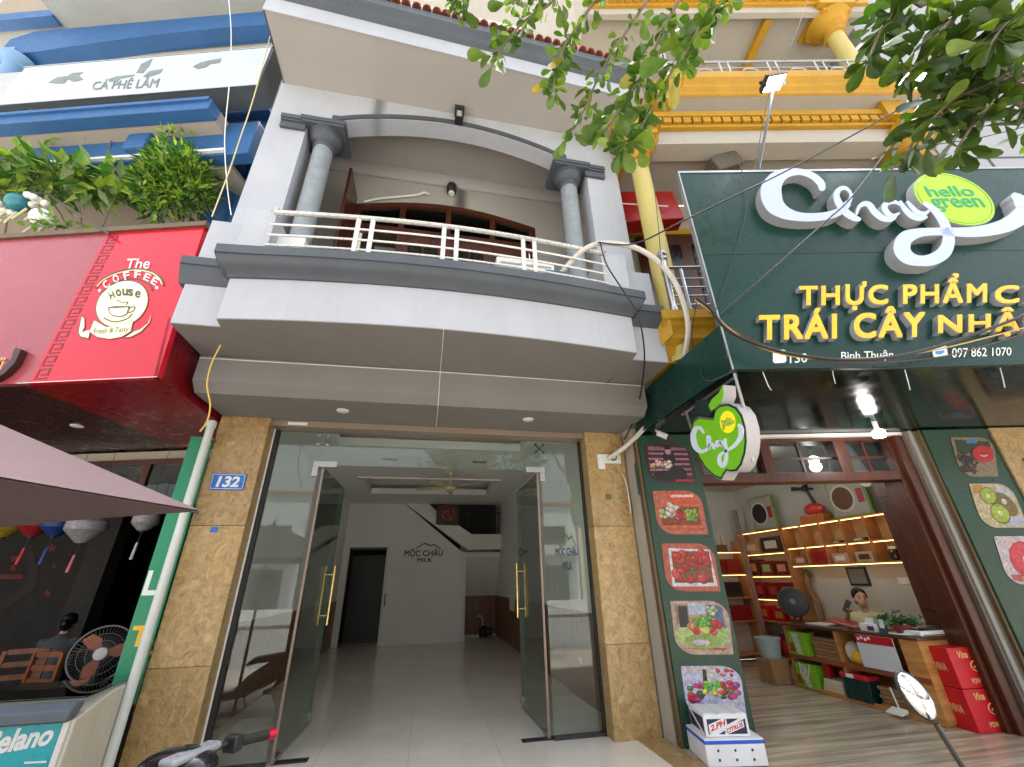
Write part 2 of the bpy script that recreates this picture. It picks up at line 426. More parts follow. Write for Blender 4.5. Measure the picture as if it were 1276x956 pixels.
REDWOOD = wood('red_brown_wood', S(52, 24, 13), S(90, 44, 25), .32)
PLY = wood('plywood', S(168, 112, 56), S(204, 150, 88), .5, (1.2, 1.2, 9))
WALLW = mat('white_wall_paint', S(238, 238, 235), .75, .03, 1.0, .05, 60)
WAINS = wood('brown_wainscot', S(96, 54, 30), S(134, 82, 50), .35, (5, 5, .6))
TILE = tilemat('cream_floor_tile', S(230, 222, 206), S(243, 237, 224))
STILE = tilemat('streaked_floor_tile', S(136, 122, 102), S(204, 194, 174), True, .12)
GROUT = mat('grout', S(150, 144, 134), .9)
GLASS = glass('door_glass', (.93, .972, .955), 1.5, 0.0, .9)
GLEDGE = mat('glass_edge', S(96, 142, 132), .2, .1, 4)
PRINT = printed()
WHITEPL = mat('white_plastic', S(224, 224, 220), .45, .04, 4)
CREAM = mat('cream_plaster', S(172, 166, 154), .75, .05, 1.5, .08, 60, streak=.15)
OCHRE = mat('ochre_paint', S(180, 136, 24), .6, .10, 2.5, .12, 50, streak=.3, dirt=S(140, 92, 26))
PALEY = mat('pale_yellow_paint', S(188, 174, 100), .55, .06, 2.5, .06, 50, streak=.2, dirt=S(190, 170, 90))
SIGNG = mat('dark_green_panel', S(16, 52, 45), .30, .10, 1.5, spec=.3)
PANELG = mat('green_vinyl', S(18, 58, 40), .35, .08, 2.0)
BLUE = mat('blue_paint', S(44, 94, 148), .6, .10, 2.0, .1, 50, streak=.25, dirt=S(30, 70, 120))
REDP = mat('red_vinyl', S(200, 20, 44), .22, .06, 1.2)
DREDP = mat('dark_red_vinyl', S(128, 12, 22), .3, .08, 1.2)
CONC = mat('concrete', S(150, 147, 140), .9, .14, 1.2, .3, 40, streak=.2)
ASPH = mat('worn_concrete_road', (.25, .245, .235), .9, .25, 3, .5, 90)
BARK = mat('bark', S(120, 108, 90), .85, .25, 14, .6, 40)
ROOFT = mat('clay_roof_tile', S(150, 88, 70), .8, .25, 9, .3, 50)

# ------------------------------------------------------------------ ground
struct(MB().box(-400, 400, -400, 400, -.9, -.52), 'ground', mat('earth', S(120, 112, 98), .95, .2, .5))
struct(MB().box(-60, 60, -14.2, -2.6, -.60, -.45), 'road', ASPH)
sw = struct(MB().box(-40, 40, -2.4, 16, -.6, -.304), 'pavement', mat('paving_base', S(168, 158, 146), .9, .1, 2))
MB().box(-40, 40, -2.6, -2.402, -.6, -.30).build('kerb', CONC, sw, bevel=.015)
# paving slabs near the shops
PAVE = mat('paving_slab', S(176, 166, 152), .8, .12, 4, .2, 60)
pv = MB().box(-.196, .196, -.196, .196, -.02, 0).mesh('paving_slab', smooth=False); pv.materials.append(PAVE)
for i in range(16):
    for j in range(10):
        inst(pv, 'paving_slab', sw, Matrix.Translation((-3.0+i*.4, .3+j*.4-2.0, -.296)))
struct(MB().box(-60, 60, -31, -14.4, -.6, -.31), 'far_pavement', CONC)

# ------------------------------------------------------------------ the grey house in the middle
HX0, HX1, XC = -2.22, 2.37, .06
house = thing('grey_house', (0, 4.9, 0), 'pale grey shop house with a bowed balcony, arched loggia and glass doors', 'house')
# lower shell
m = MB()
m.box(HX0, -2.10, 4.92, 14.5, -.3, 3.9); m.build('party_wall', WALLW, house)
m = MB(); m.box(2.12, HX1, 4.92, 14.5, -.3, 3.9); m.build('party_wall', WALLW, house)
# wainscot boards on both side walls
for x0, x1 in ((-2.10, -2.085), (2.105, 2.12)):
    MB().box(x0, x1, 5.0, 14.3, .004, 1.0).build('wainscot', WAINS, house)
# stone pillars, clad in slabs
for x0, x1 in ((HX0, -1.735), (1.868, HX1-.012)):
    for z0, z1 in ((-.3, .78), (.783, 1.93), (1.933, 3.05)):
        MB().box(x0, x1, 4.69, 4.915, z0, z1).build('stone_panel', GRAN, house, bevel=.003)
# header, jambs, gaskets
MB().box(-1.735, 1.868, 4.735, 4.94, 2.982, 3.05).build('door_header', mat('bronze_cladding', S(150, 134, 116), .35, .06, 3, metal=.3), house, bevel=.003)
for a, b in ((-1.735, -1.722), ):
    pass
MB().box(-1.80, -1.722, 4.86, 4.95, .0, 2.982).build('door_jamb', PAINTW, house, bevel=.003)
MB().box(1.886, 1.955, 4.86, 4.95, .0, 2.982).build('door_jamb', PAINTW, house, bevel=.003)
MB().box(-1.722, -1.682, 4.87, 4.93, .0, 2.982).build('gasket', BLACK, house)
MB().box(1.845, 1.886, 4.87, 4.93, .0, 2.982).build('gasket', BLACK, house)
for x0, x1 in ((-1.682, -1.21), (1.335, 1.845)):
    MB().box(x0, x1, 4.875, 4.925, .004, .032).build('sill_channel', DARKMET, house)
# glazing
GT = .010
def pane(x0, x1, z0, z1, name='glass_panel'):
    o = MB().box(x0, x1, 4.90-GT/2, 4.90+GT/2, z0, z1).build(name, GLASS, house, smooth=False)
    return o
pane(-1.682, -1.212, .03, 2.99); pane(1.337, 1.845, .03, 2.99)
pane(-1.208, 1.333, 2.60, 2.99, 'transom_pane')
# spider fittings on the transom seams
for x in (-1.21, 1.335):
    for sx, sz in ((-1, 1), (1, 1), (-1, -1), (1, -1)):
        MB().cyl((x+sx*.05, 4.91, 2.88+sz*.05), (x+sx*.05, 4.885, 2.88+sz*.05), .014, n=10).build('spider_fitting', DARKMET if x > 0 else STEEL, house)
    m = MB()
    for sx, sz in ((1, 1), (1, -1)):
        m.cyl((x-sx*.05, 4.915, 2.88-sz*.05), (x+sx*.05, 4.915, 2.88+sz*.05), .007, n=8)
    m.build('spider_arm', DARKMET if x > 0 else STEEL, house)
# patch fittings above each door
for x0, x1, xl in ((-1.27, -1.02, -1.27), (1.15, 1.385, 1.32)):
    m = MB(); m.box(x0, x1, 4.88, 4.92, 2.575, 2.64); m.box(xl, xl+.06, 4.88, 4.92, 2.47, 2.575)
    m.build('patch_fitting', mat('satin_steel', (.42, .42, .41), .5, .08, 6, metal=.7), house, bevel=.004)
# two glass leaves swung inwards
def leaf(hx, dirx, w, ang):
    """hinge x, closed direction of the leaf (+1/-1), width, opening angle"""
    a = math.radians(ang); d = Vector((dirx*math.cos(a), math.sin(a), 0)); n = Vector((-d.y, d.x, 0))
    O = Vector((hx, 4.93, 0))
    T = lambda x, y, z: O + d*x + n*y + Vector((0, 0, z))
    g = MB(T).box(0, w, -.006, .006, .012, 2.575).build('glass_door', GLASS, house, smooth=False)
    m = MB(T); m.box(-.004, 0, -.006, .006, .012, 2.575); m.box(w, w+.004, -.006, .006, .012, 2.575); m.build('glass_edge', GLEDGE, g)
    for px in (w-.11,):
        for sgn in (-1, 1):
            m = MB(T); m.cyl((px, sgn*.055, .96), (px, sgn*.055, 1.60), .014, n=12); m.build('door_handle', BRASS, g)
        for z in (1.06, 1.50): MB(T).cyl((px, -.055, z), (px, .055, z), .010, n=10).build('handle_bolt', BRASS, g)
    MB(T).box(-.014, -.0045, -.012, .012, 0.012, 2.6).build('pivot_rail', mat('brown_anodised', S(132, 118, 106), .35, .08, 4, metal=.5), g)
    MB(T).box(0, .16, -.016, .016, .010, .05).build('floor_patch', STEEL, g, bevel=.003)
    MB(T).box(w-.06, w, -.02, .02, .04, .12).build('corner_lock', STEEL, g, bevel=.004)
    return T
leaf(-1.165, 1, 1.14, 88.0); leaf(1.295, -1, 1.14, 89.3)
for a, b in (((-1.17, 4.93), (-.885, 5.02)), ((1.03, 4.90), (1.35, 4.985))):
    MB().box(a[0], b[0], a[1], b[1], .004, .012).build('floor_spring_plate', DARKMET, house, bevel=.002)

# porch, steps and tiled floor
base = struct(MB().box(-2.21, 2.10, 3.3, 14.4, -.3, -.010), 'shop_floor', GROUT)
tw, td = .598, .598
def tile(x0, x1, y0, y1, parent, mt, z0=-.009, z1=0.0):
    me = MB().box(x0, x1, y0, y1, z0, z1).mesh('floor_tile', smooth=False); me.materials.append(mt)
    return inst(me, 'floor_tile', parent, Matrix.Identity(4))
cols = [-2.1, -1.62, -.82, -.02, .78, 1.58, 2.1]
rows = [3.3+.8*i for i in range(14)]
for i in range(len(cols)-1):
    for j in range(len(rows)-1):
        if rows[j] < 4.6: xs0, xs1 = max(cols[i], -1.95), min(cols[i+1], 2.1)
        else: xs0, xs1 = cols[i], cols[i+1]
        tile(xs0+.0015, xs1-.0015, rows[j]+.0015, rows[j+1]-.0015, base, TILE)
for x0, x1, y0, y1 in ((2.10, 2.37, 3.2, 4.69), (-2.21, -1.95, 3.2, 4.69)):
    MB().box(x0, x1, y0, y1, -.28, .004).build('stone_border', GRAN, base, bevel=.004)
MB().box(-2.22, 2.37, 3.0, 3.2, -.28, -.145).build('step', GRAN, base, bevel=.006)
MB().box(-2.22, 2.37, 3.2, 3.298, -.28, -.001).build('step', GRAN, base, bevel=.006)

# back wall with doorway, stair and alcove
bw = lambda x, y: PY(x, y, 12.45)
def bwz(x, y): p = bw(x, y); return (p.x, p.z)
m = MB()
outl = [(-2.10, 0), (-1.94, 0), (-1.94, 2.26), (-.992, 2.26), (-.992, 0), (1.06, 0), (1.06, 2.10), bwz(500, 624), (bwz(500, 624)[0]-.2, 3.62), (-2.10, 3.62)]
m.box(-2.10, -1.94, 12.45, 12.57, 0, 3.62); m.box(-1.94, -.992, 12.45, 12.57, 2.26, 3.62); m.box(-.992, -.90, 12.45, 12.57, 0, 3.62)
m.prism([(-.90, 12.45, 0), (1.06, 12.45, 0), (1.06, 12.45, 2.10), (bwz(500, 624)[0], 12.45, bwz(500, 624)[1]), (-.90, 12.45, 3.62)], (0, .12, 0)); m.build('back_wall', WALLW, house, smooth=False)
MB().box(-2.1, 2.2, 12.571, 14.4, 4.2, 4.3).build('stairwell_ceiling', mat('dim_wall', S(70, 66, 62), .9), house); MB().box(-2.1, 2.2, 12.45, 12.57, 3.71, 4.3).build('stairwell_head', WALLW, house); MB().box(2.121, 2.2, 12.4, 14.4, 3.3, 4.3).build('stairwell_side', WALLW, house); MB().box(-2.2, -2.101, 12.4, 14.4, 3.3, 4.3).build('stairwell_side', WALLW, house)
MB().box(-.985, -.93, 12.42, 12.449, 0, 2.30).build('door_architrave', WHITEPL, house)
MB().box(-.925, -.90, 12.40, 12.446, .85, 1.15).build('door_latch', DARKMET, house)
MB().box(-1.99, -.90, 12.44, 13.6, 2.262, 2.3).build('doorway_lintel', WALLW, house)
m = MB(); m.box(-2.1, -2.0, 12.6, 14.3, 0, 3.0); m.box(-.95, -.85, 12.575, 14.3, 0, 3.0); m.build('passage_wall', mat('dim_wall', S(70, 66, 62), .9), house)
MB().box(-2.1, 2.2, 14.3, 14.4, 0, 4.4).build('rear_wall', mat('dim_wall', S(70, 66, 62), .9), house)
MB().box(-1.95, -1.0, 13.2, 13.24, 0, 2.1).build('inner_door', mat('dark_door', (.02, .018, .016), .4), house)
band = [bwz(*q) for q in [(500, 624), (529.6, 624), (543.7, 637), (543.7, 654), (572, 655.5), (587.4, 666), (630, 666), (630, 684), (582.6, 685.6)]]
m = MB()
for ids in ((0, 1, 2, 3, 8), (3, 4, 5, 8), (5, 6, 7, 8)): m.prism([(band[i][0], 12.38, band[i][1]) for i in ids], (0, .25, 0))
m.build('stair_stringer', WALLW, house, smooth=False)
m = MB()
for x in (582, 590, 598, 606, 614, 622, 629):
    a = bwz(x, 667); b = bwz(x, 640); m.cyl((a[0], 12.5, a[1]), (b[0], 12.5, b[1]), .016, n=8)
a = bwz(580, 639.5); b = bwz(630, 639.5); m.cyl((a[0], 12.5, a[1]), (b[0], 12.5, b[1]), .022, n=8); m.build('stair_railing', DARKMET, house)
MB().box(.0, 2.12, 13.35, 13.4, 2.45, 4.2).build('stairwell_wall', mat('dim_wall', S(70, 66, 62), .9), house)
MB().box(1.06, 2.12, 13.42, 13.5, 0, 2.6).build('alcove_wall', WALLW, house)
MB().box(1.07, 2.10, 13.40, 13.418, .02, 1.0).build('wainscot', WAINS, house)
MB().box(1.07, 2.10, 13.30, 13.398, .004, .05).build('plinth', WHITEPL, house)
m = MB(); m.prism([(1.065, 12.58, 2.12), (1.065, 12.58, 2.0), (1.065, 13.42, 1.0), (1.065, 13.42, 2.12)], (1.05, 0, 0)); m.build('stair_underside', WALLW, house)
MB().cyl((1.62, 12.7, 2.0), (1.62, 12.7, 2.06), .10, n=16).build('ceiling_lamp', WHITEPL, house)
MB().box(1.06, 1.16, 12.571, 13.42, 0, 2.05).build('alcove_side_wall', WALLW, house)
# ceiling with two recessed trays
m = MB(); CZ = 3.4
holes = [(-1.42, 1.48, 5.55, 6.72), (-1.36, 1.46, 9.15, 10.75)]
ys = [4.95, 5.55, 6.72, 9.15, 10.75, 12.45]
for i in range(5):
    if i in (1, 3):
        h = holes[0 if i == 1 else 1]
        m.box(-2.1, h[0], ys[i], ys[i+1], CZ, CZ+.1); m.box(h[1], 2.12, ys[i], ys[i+1], CZ, CZ+.1)
    else: m.box(-2.1, 2.12, ys[i], ys[i+1], CZ, CZ+.1)
m.build('ceiling', WALLW, house, smooth=False)
MB().box(-2.1, 2.12, 4.95, 12.57, 3.60, 3.7).build('ceiling_deck', WALLW, house)
for h in holes:
    x0, x1, y0, y1 = h; m = MB(); e = .10
    m.box(x0-e, x0, y0-e, y1+e, CZ-.03, CZ-.002); m.box(x1, x1+e, y0-e, y1+e, CZ-.03, CZ-.002); m.box(x0, x1, y0-e, y0, CZ-.03, CZ-.002); m.box(x0, x1, y1, y1+e, CZ-.03, CZ-.002)
    m.build('ceiling_cove', WALLW, house, smooth=False)
for x, y in ((-.7, 7.6), (.9, 7.6), (-.55, 10.1), (.95, 10.1)):
    z = 3.40 if y < 9 else 3.6
    MB().box(x-.13, x+.13, y-.05, y+.05, z-.014, z-.002).build('slot_light', mat('lamp_grey', S(120, 118, 112), .4), house)
MB().box(-2.1, 2.12, 4.90, 5.0, 3.03, 3.4).build('front_lintel', WALLW, house)

# wall logo of the milk shop
def wallfit(x0, x1, y0, y1, Y):
    a, b, c_, d = PY(x0, y0, Y), PY(x1, y0, Y), PY(x1, y1, Y), PY(x0, y1, Y)
    return quadfit(Vector((a.x, Y, a.z)), Vector((b.x, Y, a.z)), Vector((b.x, Y, d.z)), Vector((a.x, Y, d.z)), Vector((0, -1, 0)))
NAVY = mat('navy_vinyl', S(34, 40, 78), .5)
GREENV = mat('green_vinyl_logo', S(70, 110, 60), .5)
logo = thing('wall_logo', PY(528, 700, 12.43), 'navy milk shop lettering with mountain line on the back wall', 'sign')
lettering('MỘC CHÂU', wallfit(504.5, 552, 683.5, 695.5, 12.443), .006, 'wall_lettering', NAVY, logo, fat=.014)
lettering('MILK', wallfit(520, 538.5, 695.5, 700.5, 12.443), .006, 'wall_lettering', NAVY, logo, fat=.014)
m = MB(); pts = [bwz(*q) for q in [(518, 683), (529, 676.5), (537, 679.5), (541, 678), (549, 683)]]
for k in range(len(pts)-1):
    a, b = Vector((pts[k][0], 12.442, pts[k][1])), Vector((pts[k+1][0], 12.442, pts[k+1][1])); m.prism([a, b, b+Vector((0, 0, -.03)), a+Vector((0, 0, -.03))], (0, -.005, 0))
m.build('mountain_line', GREENV, logo)
dec = thing('glass_decal', PY(702, 712, 4.88), 'milk shop lettering with mountain line stuck on the right fixed pane', 'decal')
gf = lambda x0, x1, y0, y1: wallfit(x0, x1, y0, y1, 4.890)
lettering('MỘC CHÂU', gf(692, 720, 680, 695), .0, 'decal_lettering', NAVY, dec, fat=.014)
lettering('MILK', gf(701, 713, 700, 710), .0, 'decal_lettering', NAVY, dec, fat=.014)
m = MB(); pts = [PY(*q, 4.89) for q in [(699, 681), (706, 665), (709, 671), (712, 666), (718, 680)]]
for k in range(len(pts)-1): m.prism_w([pts[k], pts[k+1], pts[k+1]+Vector((0, 0, -.022)), pts[k]+Vector((0, 0, -.022))], (0, -.001, 0))
m.build('mountain_line', GREENV, dec)

for (xx, yy, zz_) in ((2.118, 7.2, 1.25), (2.118, 10.4, 1.25), (2.118, 6.2, .42)): MB().box(xx-.014, xx-.001, yy-.06, yy+.06, zz_-.04, zz_+.04).build('wall_socket', WHITEPL, house, bevel=.003)
# ceiling fan
fan = thing('ceiling_fan', (.42, 8.45, 3.4), 'cream ceiling fan hanging in the empty white shop', 'fan')
FANM = mat('fan_cream', S(214, 200, 158), .35, .05, 4)
fc = Vector((.42, 8.45, 3.06))
MB().lathe([(.0, .34), (.055, .34), (.05, .27), (.016, .26), (.016, .07), (.045, .06), (.06, .02)], fc, 18).build('down_rod', FANM, fan)
MB().lathe([(.0, -.055), (.06, -.05), (.12, -.015), (.13, .02), (.09, .055), (.05, .07)], fc, 24).build('motor_housing', FANM, fan)
for k, a in enumerate((10, 85, 160, 235, 310)):
    d = Vector((math.cos(math.radians(a)), math.sin(math.radians(a)), 0)); n_ = Vector((-d.y, d.x, 0)); m = MB()
    outline = [(.11, .02), (.25, .055), (.45, .07), (.62, .06), (.69, .03), (.69, -.02), (.62, -.045), (.25, -.04), (.11, -.02)]
    m.prism_w([fc + d*x + n_*y + Vector((0, 0, .01+.25*y)) for x, y in outline], (0, 0, .008)); m.build('blade', FANM, fan)
# framed picture on the stair landing
pic = thing('framed_picture', PY(557, 654, 12.4), 'dark framed red and gold calligraphy picture by the stair railing', 'picture')
a, b = PY(544.5, 629, 12.40), PY(570.5, 653.5, 12.40)
px0, px1, pz1, pz0 = a.x, b.x, a.z, b.z
m = MB(); e = .07
m.box(px0, px1, 12.33, 12.375, pz0, pz0+e); m.box(px0, px1, 12.33, 12.375, pz1-e, pz1); m.box(px0, px0+e, 12.33, 12.375, pz0+e, pz1-e); m.box(px1-e, px1, 12.33, 12.375, pz0+e, pz1-e)
m.build('frame', mat('dark_wood_frame', (.03, .018, .012), .4), pic)
m = MB(); m.col = S(120, 30, 22); m.box(px0+e, px1-e, 12.35, 12.37, pz0+e, pz1-e); m.build('canvas', PRINT, pic)
m = MB(); m.col = S(204, 152, 60); cx, cz = (px0+px1)/2, (pz0+pz1)/2
sp = [Vector((cx+math.cos(t*.55)*(.05+.013*t), 12.345, cz+math.sin(t*.55)*(.05+.013*t))) for t in range(14)]
m.tube(sp, .014, 6, raw=True); m.tube([Vector((cx-.13, 12.345, cz+.1)), Vector((cx, 12.345, cz)), Vector((cx+.14, 12.345, cz-.12))], .012, 6, raw=True); m.build('ornament', PRINT, pic)
# notice on the right wall, pump in the alcove
ns = PX(638, 748, 2.10)
tag(MB().box(2.092, 2.103, ns.y-.28, ns.y+.28, ns.z-.22, ns.z+.26).build('notice_sheet', mat('paper', S(228, 230, 220), .7)), 'pale paper notice on the brown panelled right wall', 'notice')
pump = thing('water_pump', (1.72, 13.15, 0), 'small dark pump with upright pale pipe in the stair alcove', 'pump')
MB().lathe([(.0, 0), (.10, 0), (.11, .06), (.10, .20), (.05, .26), (.0, .27)], (1.72, 13.15, .002), 14).build('body', BLACK, pump)
MB().cyl((1.80, 13.15, .12), (1.98, 13.15, .12), .085, n=14).build('motor', BLACK, pump)
MB().tube([(1.72, 13.15, .26), (1.70, 13.15, .42), (1.66, 13.15, .50), (1.58, 13.15, .50)], .018, 8, sub=4).build('pipe', WHITEPL, pump)

# --- beam and soffit under the balcony
m = MB(); m.prism([(HX0, 3.98, 3.402), (HX0, 3.98, 3.14), (HX0, 4.08, 3.052), (HX0, 4.915, 3.052), (HX0, 4.915, 3.402)], (HX1-HX0, 0, 0))
m.build('porch_beam', PORCH, house, bevel=.004)
for q in ((427, 512), (658, 523)):
    p = PZ(*q, 3.05)
    dl = MB().lathe([(.0, -.012), (.046, -.012), (.062, -.004), (.064, .002)], p, 20).build('downlight', WHITEPL, house)
# balcony slab: bowed plan
plan = [(-1.835, 3.44), (-1.815, 3.30), (-1.57, 3.268)] + [(-1.57+(1.75+1.57)*k/14, 0) for k in range(1, 14)] + [(1.75, 3.268), (1.945, 3.29), (1.965, 3.44)]
plan = [(x, (3.268-.105*math.sin(math.pi*(x+1.57)/3.32)**.9) if y == 0 else y) for x, y in plan]
def offs(pl, d):
    out = []
    for i, (x, y) in enumerate(pl):
        a = Vector(pl[max(i-1, 0)]); b = Vector(pl[min(i+1, len(pl)-1)]); t = (b-a).normalized(); n = Vector((t.y, -t.x))
        k = d
        if i in (1, len(pl)-2): k = d*1.25
        out.append((x+n.x*k, y+n.y*k))
    out[0] = (out[0][0], pl[0][1]); out[-1] = (out[-1][0], pl[-1][1])
    return out
def ring(d, z): return [(x, y, z) for x, y in offs(plan, d)]
rear = lambda z: [(1.9, 4.0, z), (-1.8, 4.0, z)]
m = MB(); m.loft([ring(0, 3.412)+rear(3.412), ring(0, 3.84)+rear(3.84)]); m.build('balcony_fascia', PLASTER, house, ang=25)
m = MB(); m.loft([ring(-.003, 3.403)+rear(3.403), ring(-.003, 3.411)+rear(3.411)]); m.build('balcony_soffit', PORCH, house, ang=25)
m = MB(); prof = [(.004, 3.825), (.02, 3.826), (.024, 3.85), (.045, 3.875), (.09, 3.90), (.125, 3.94), (.135, 3.975), (.150, 3.978), (.150, 4.065)]
m.loft([ring(d, z)+rear(z) for d, z in prof]); m.build('balcony_cornice', TRIM, house, ang=30)
for x0, x1, cx0, cx1 in ((HX0, -1.80, HX0-.05, -1.80), (1.93, HX1, 1.93, HX1+.012)):
    MB().box(x0, x1, 3.43, 4.0, 3.413, 3.82).build('balcony_wing', PLASTER, house, bevel=.004); MB().box(x0+.002, x1-.002, 3.434, 3.978, 3.4045, 3.4125).build('wing_soffit', PORCH, house)
    m = MB(); pr = [(3.428, 3.815), (3.41, 3.84), (3.40, 3.875), (3.365, 3.93), (3.36, 3.975), (3.345, 3.98), (3.345, 4.06), (4.0, 4.06), (4.0, 3.815)]
    m.prism([(cx0, y, z) for y, z in pr], (cx1-cx0, 0, 0)); m.build('wing_cornice', TRIM, house)
m = MB(); m.box(HX0+.002, HX1-.002, 3.50, 4.9, 3.46, 4.03); m.build('balcony_floor', SOFFIT, house)
# parapet piers and finials
for xs in ((HX0, -1.86, 3.46, 4.61), (-1.858, -1.60, 3.30, 4.66), (1.71, 2.00, 3.30, 4.67), (2.002, HX1, 3.46, 4.60)):
    MB().box(xs[0], xs[1], xs[2], 3.74, 4.062, xs[3]).build('parapet_pier', PLASTER, house, bevel=.005)
for x, z in ((-1.64, 4.66), (1.755, 4.67)):
    MB().lathe([(.0, 0), (.03, 0), (.02, .012), (.035, .03), (.045, .055), (.035, .085), (.0, .1)], (x, 3.36, z), 16).build('finial', STEEL, house)
# railing
def bow(x): return 3.268-.105*math.sin(math.pi*max(0, min(1, (x+1.57)/3.32)))**.9 - .02
rail = [(-1.60+i*(1.71+1.60)/24) for i in range(25)]
WRAIL = mat('bright_steel_rail', S(204, 204, 198), .3, .06, 5, metal=.35, streak=.15)
m = MB(); m.tube([(x, bow(x), 4.60) for x in rail], .024, 8); m.build('top_rail', WRAIL, house)
for z in (4.20, 4.32, 4.45):
    m = MB(); m.tube([(x, bow(x), z) for x in rail], .0115, 7); m.build('rail_bar', WRAIL, house)
for q in ((441, 300), (460, 300), (552, 310), (568.5, 310), (653.5, 322), (668, 322)):
    x = PY(*q, 3.13).x
    MB().box(x-.022, x+.022, bow(x)-.012, bow(x)+.012, 4.06, 4.60).build('baluster', WRAIL, house, bevel=.003)

# --- upper storey: front wall with the arch, columns, loggia
AR0, AR1 = -1.42, 1.53
arch = [(AR0 + (AR1-AR0)*k/20, 6.765+.325*math.sin(math.pi*k/20)**.85) for k in range(21)]
outl = [(HX0, 4.03), (-1.776, 4.03), (-1.776, 6.66), (AR0, 6.66)] + arch + [(AR1, 6.66), (1.90, 6.66), (1.90, 4.03), (HX1, 4.03), (HX1, 7.40), (HX0, 7.40)]
m = MB()
# built as a strip of boxes so every face stays convex
m.box(HX0, -1.776, 3.74, 3.97, 4.03, 7.40); m.box(1.90, HX1, 3.74, 3.97, 4.03, 7.40)
m.box(-1.776, AR0, 3.74, 3.97, 6.66, 7.40); m.box(AR1, 1.90, 3.74, 3.97, 6.66, 7.40)
for k in range(20):
    (xa, za), (xb, zb) = arch[k], arch[k+1]
    m.prism([(xa, 3.74, za), (xb, 3.74, zb), (xb, 3.74, 7.40), (xa, 3.74, 7.40)], (0, .23, 0))
bmo = m.build('front_wall', PLASTER, house, ang=25)
def archband(d0, d1, y0, y1):
    m = MB(); 
    P = [(AR0-.05, 6.76)] + [(x, z) for x, z in arch] + [(AR1+.05, 6.76)]
    for k in range(20):
        (xa, za), (xb, zb) = arch[k], arch[k+1]
        m.prism([(xa, y0, za+d0), (xb, y0, zb+d0), (xb, y0, zb+d1), (xa, y0, za+d1)], (0, y1-y0, 0))
    m.box(AR0-.09, AR0, y0, y1, 6.70, 6.765+d1); m.box(AR1, AR1+.09, y0, y1, 6.70, 6.765+d1)
    return m
archband(.012, .085, 3.722, 3.742).build('arch_trim', TRIM, house, ang=25)
GALV = mat('mottled_grey_column', S(136, 144, 148), .55, .14, 9, .1, 60)
for cx in (-1.575, 1.665):
    m = MB(); m.lathe([(.135, 4.03), (.135, 4.10), (.115, 4.12), (.115, 6.30), (.105, 6.36)], (cx, 3.88, 0), 28); m.build('column', GALV, house)
    m = MB(); m.lathe([(.112, 6.33), (.13, 6.35), (.13, 6.38), (.118, 6.39), (.118, 6.42), (.16, 6.45), (.19, 6.50), (.19, 6.53), (.21, 6.54), (.21, 6.565)], (cx, 3.88, 0), 28); m.build('capital', TRIM, house)
    sgn = -1 if cx < 0 else 1
    m = MB(); m.box(cx-.25, cx+.25, 3.66, 4.11, 6.562, 6.60); m.box(cx-.265, cx+.265, 3.645, 4.12, 6.60, 6.662)
    m.build('abacus', TRIM, house, bevel=.006)
    x0, x1 = sorted((cx+sgn*.20, cx+sgn*.49))
    m = MB(); m.box(x0, x1, 3.70, 3.739, 6.46, 6.56); m.box(x0-.0, x1+.0, 3.68, 3.739, 6.561, 6.59); m.box(x0, x1, 3.665, 3.739, 6.591, 6.655); m.build('pilaster_moulding', TRIM, house, bevel=.005)
# loggia back wall, window, ceiling
m = MB(); WX0, WX1 = -1.36, 1.44
wtop = lambda x: 6.60+.23*math.sin(math.pi*(x-WX0)/(WX1-WX0))
m.box(HX0, WX0, 4.9, 5.02, 4.03, 7.5); m.box(WX1, HX1, 4.9, 5.02, 4.03, 7.5)
for k in range(16):
    xa, xb = WX0+(WX1-WX0)*k/16, WX0+(WX1-WX0)*(k+1)/16
    m.prism([(xa, 4.9, wtop(xa)), (xb, 4.9, wtop(xb)), (xb, 4.9, 7.5), (xa, 4.9, 7.5)], (0, .12, 0))
m.build('loggia_wall', SOFFIT, house, ang=20)
MB().box(HX0, HX1, 3.972, 4.9, 7.42, 7.52).build('loggia_ceiling', SOFFIT, house)
m = MB(); m.prism([(HX0, 4.898, 7.23), (HX0, 4.86, 7.23), (HX0, 4.80, 7.33), (HX0, 4.80, 7.419), (HX0, 4.898, 7.419)], (HX1-HX0, 0, 0)); m.build('ceiling_moulding', SOFFIT, house)
for x in (HX0, HX1-.1): MB().box(x, x+.1, 3.972, 4.898, 4.03, 7.41).build('loggia_side_wall', SOFFIT, house)
MB().box(WX0, WX1, 5.6, 5.65, 4.03, 7.3).build('dark_room', mat('dim_wall', S(70, 66, 62), .9), house)
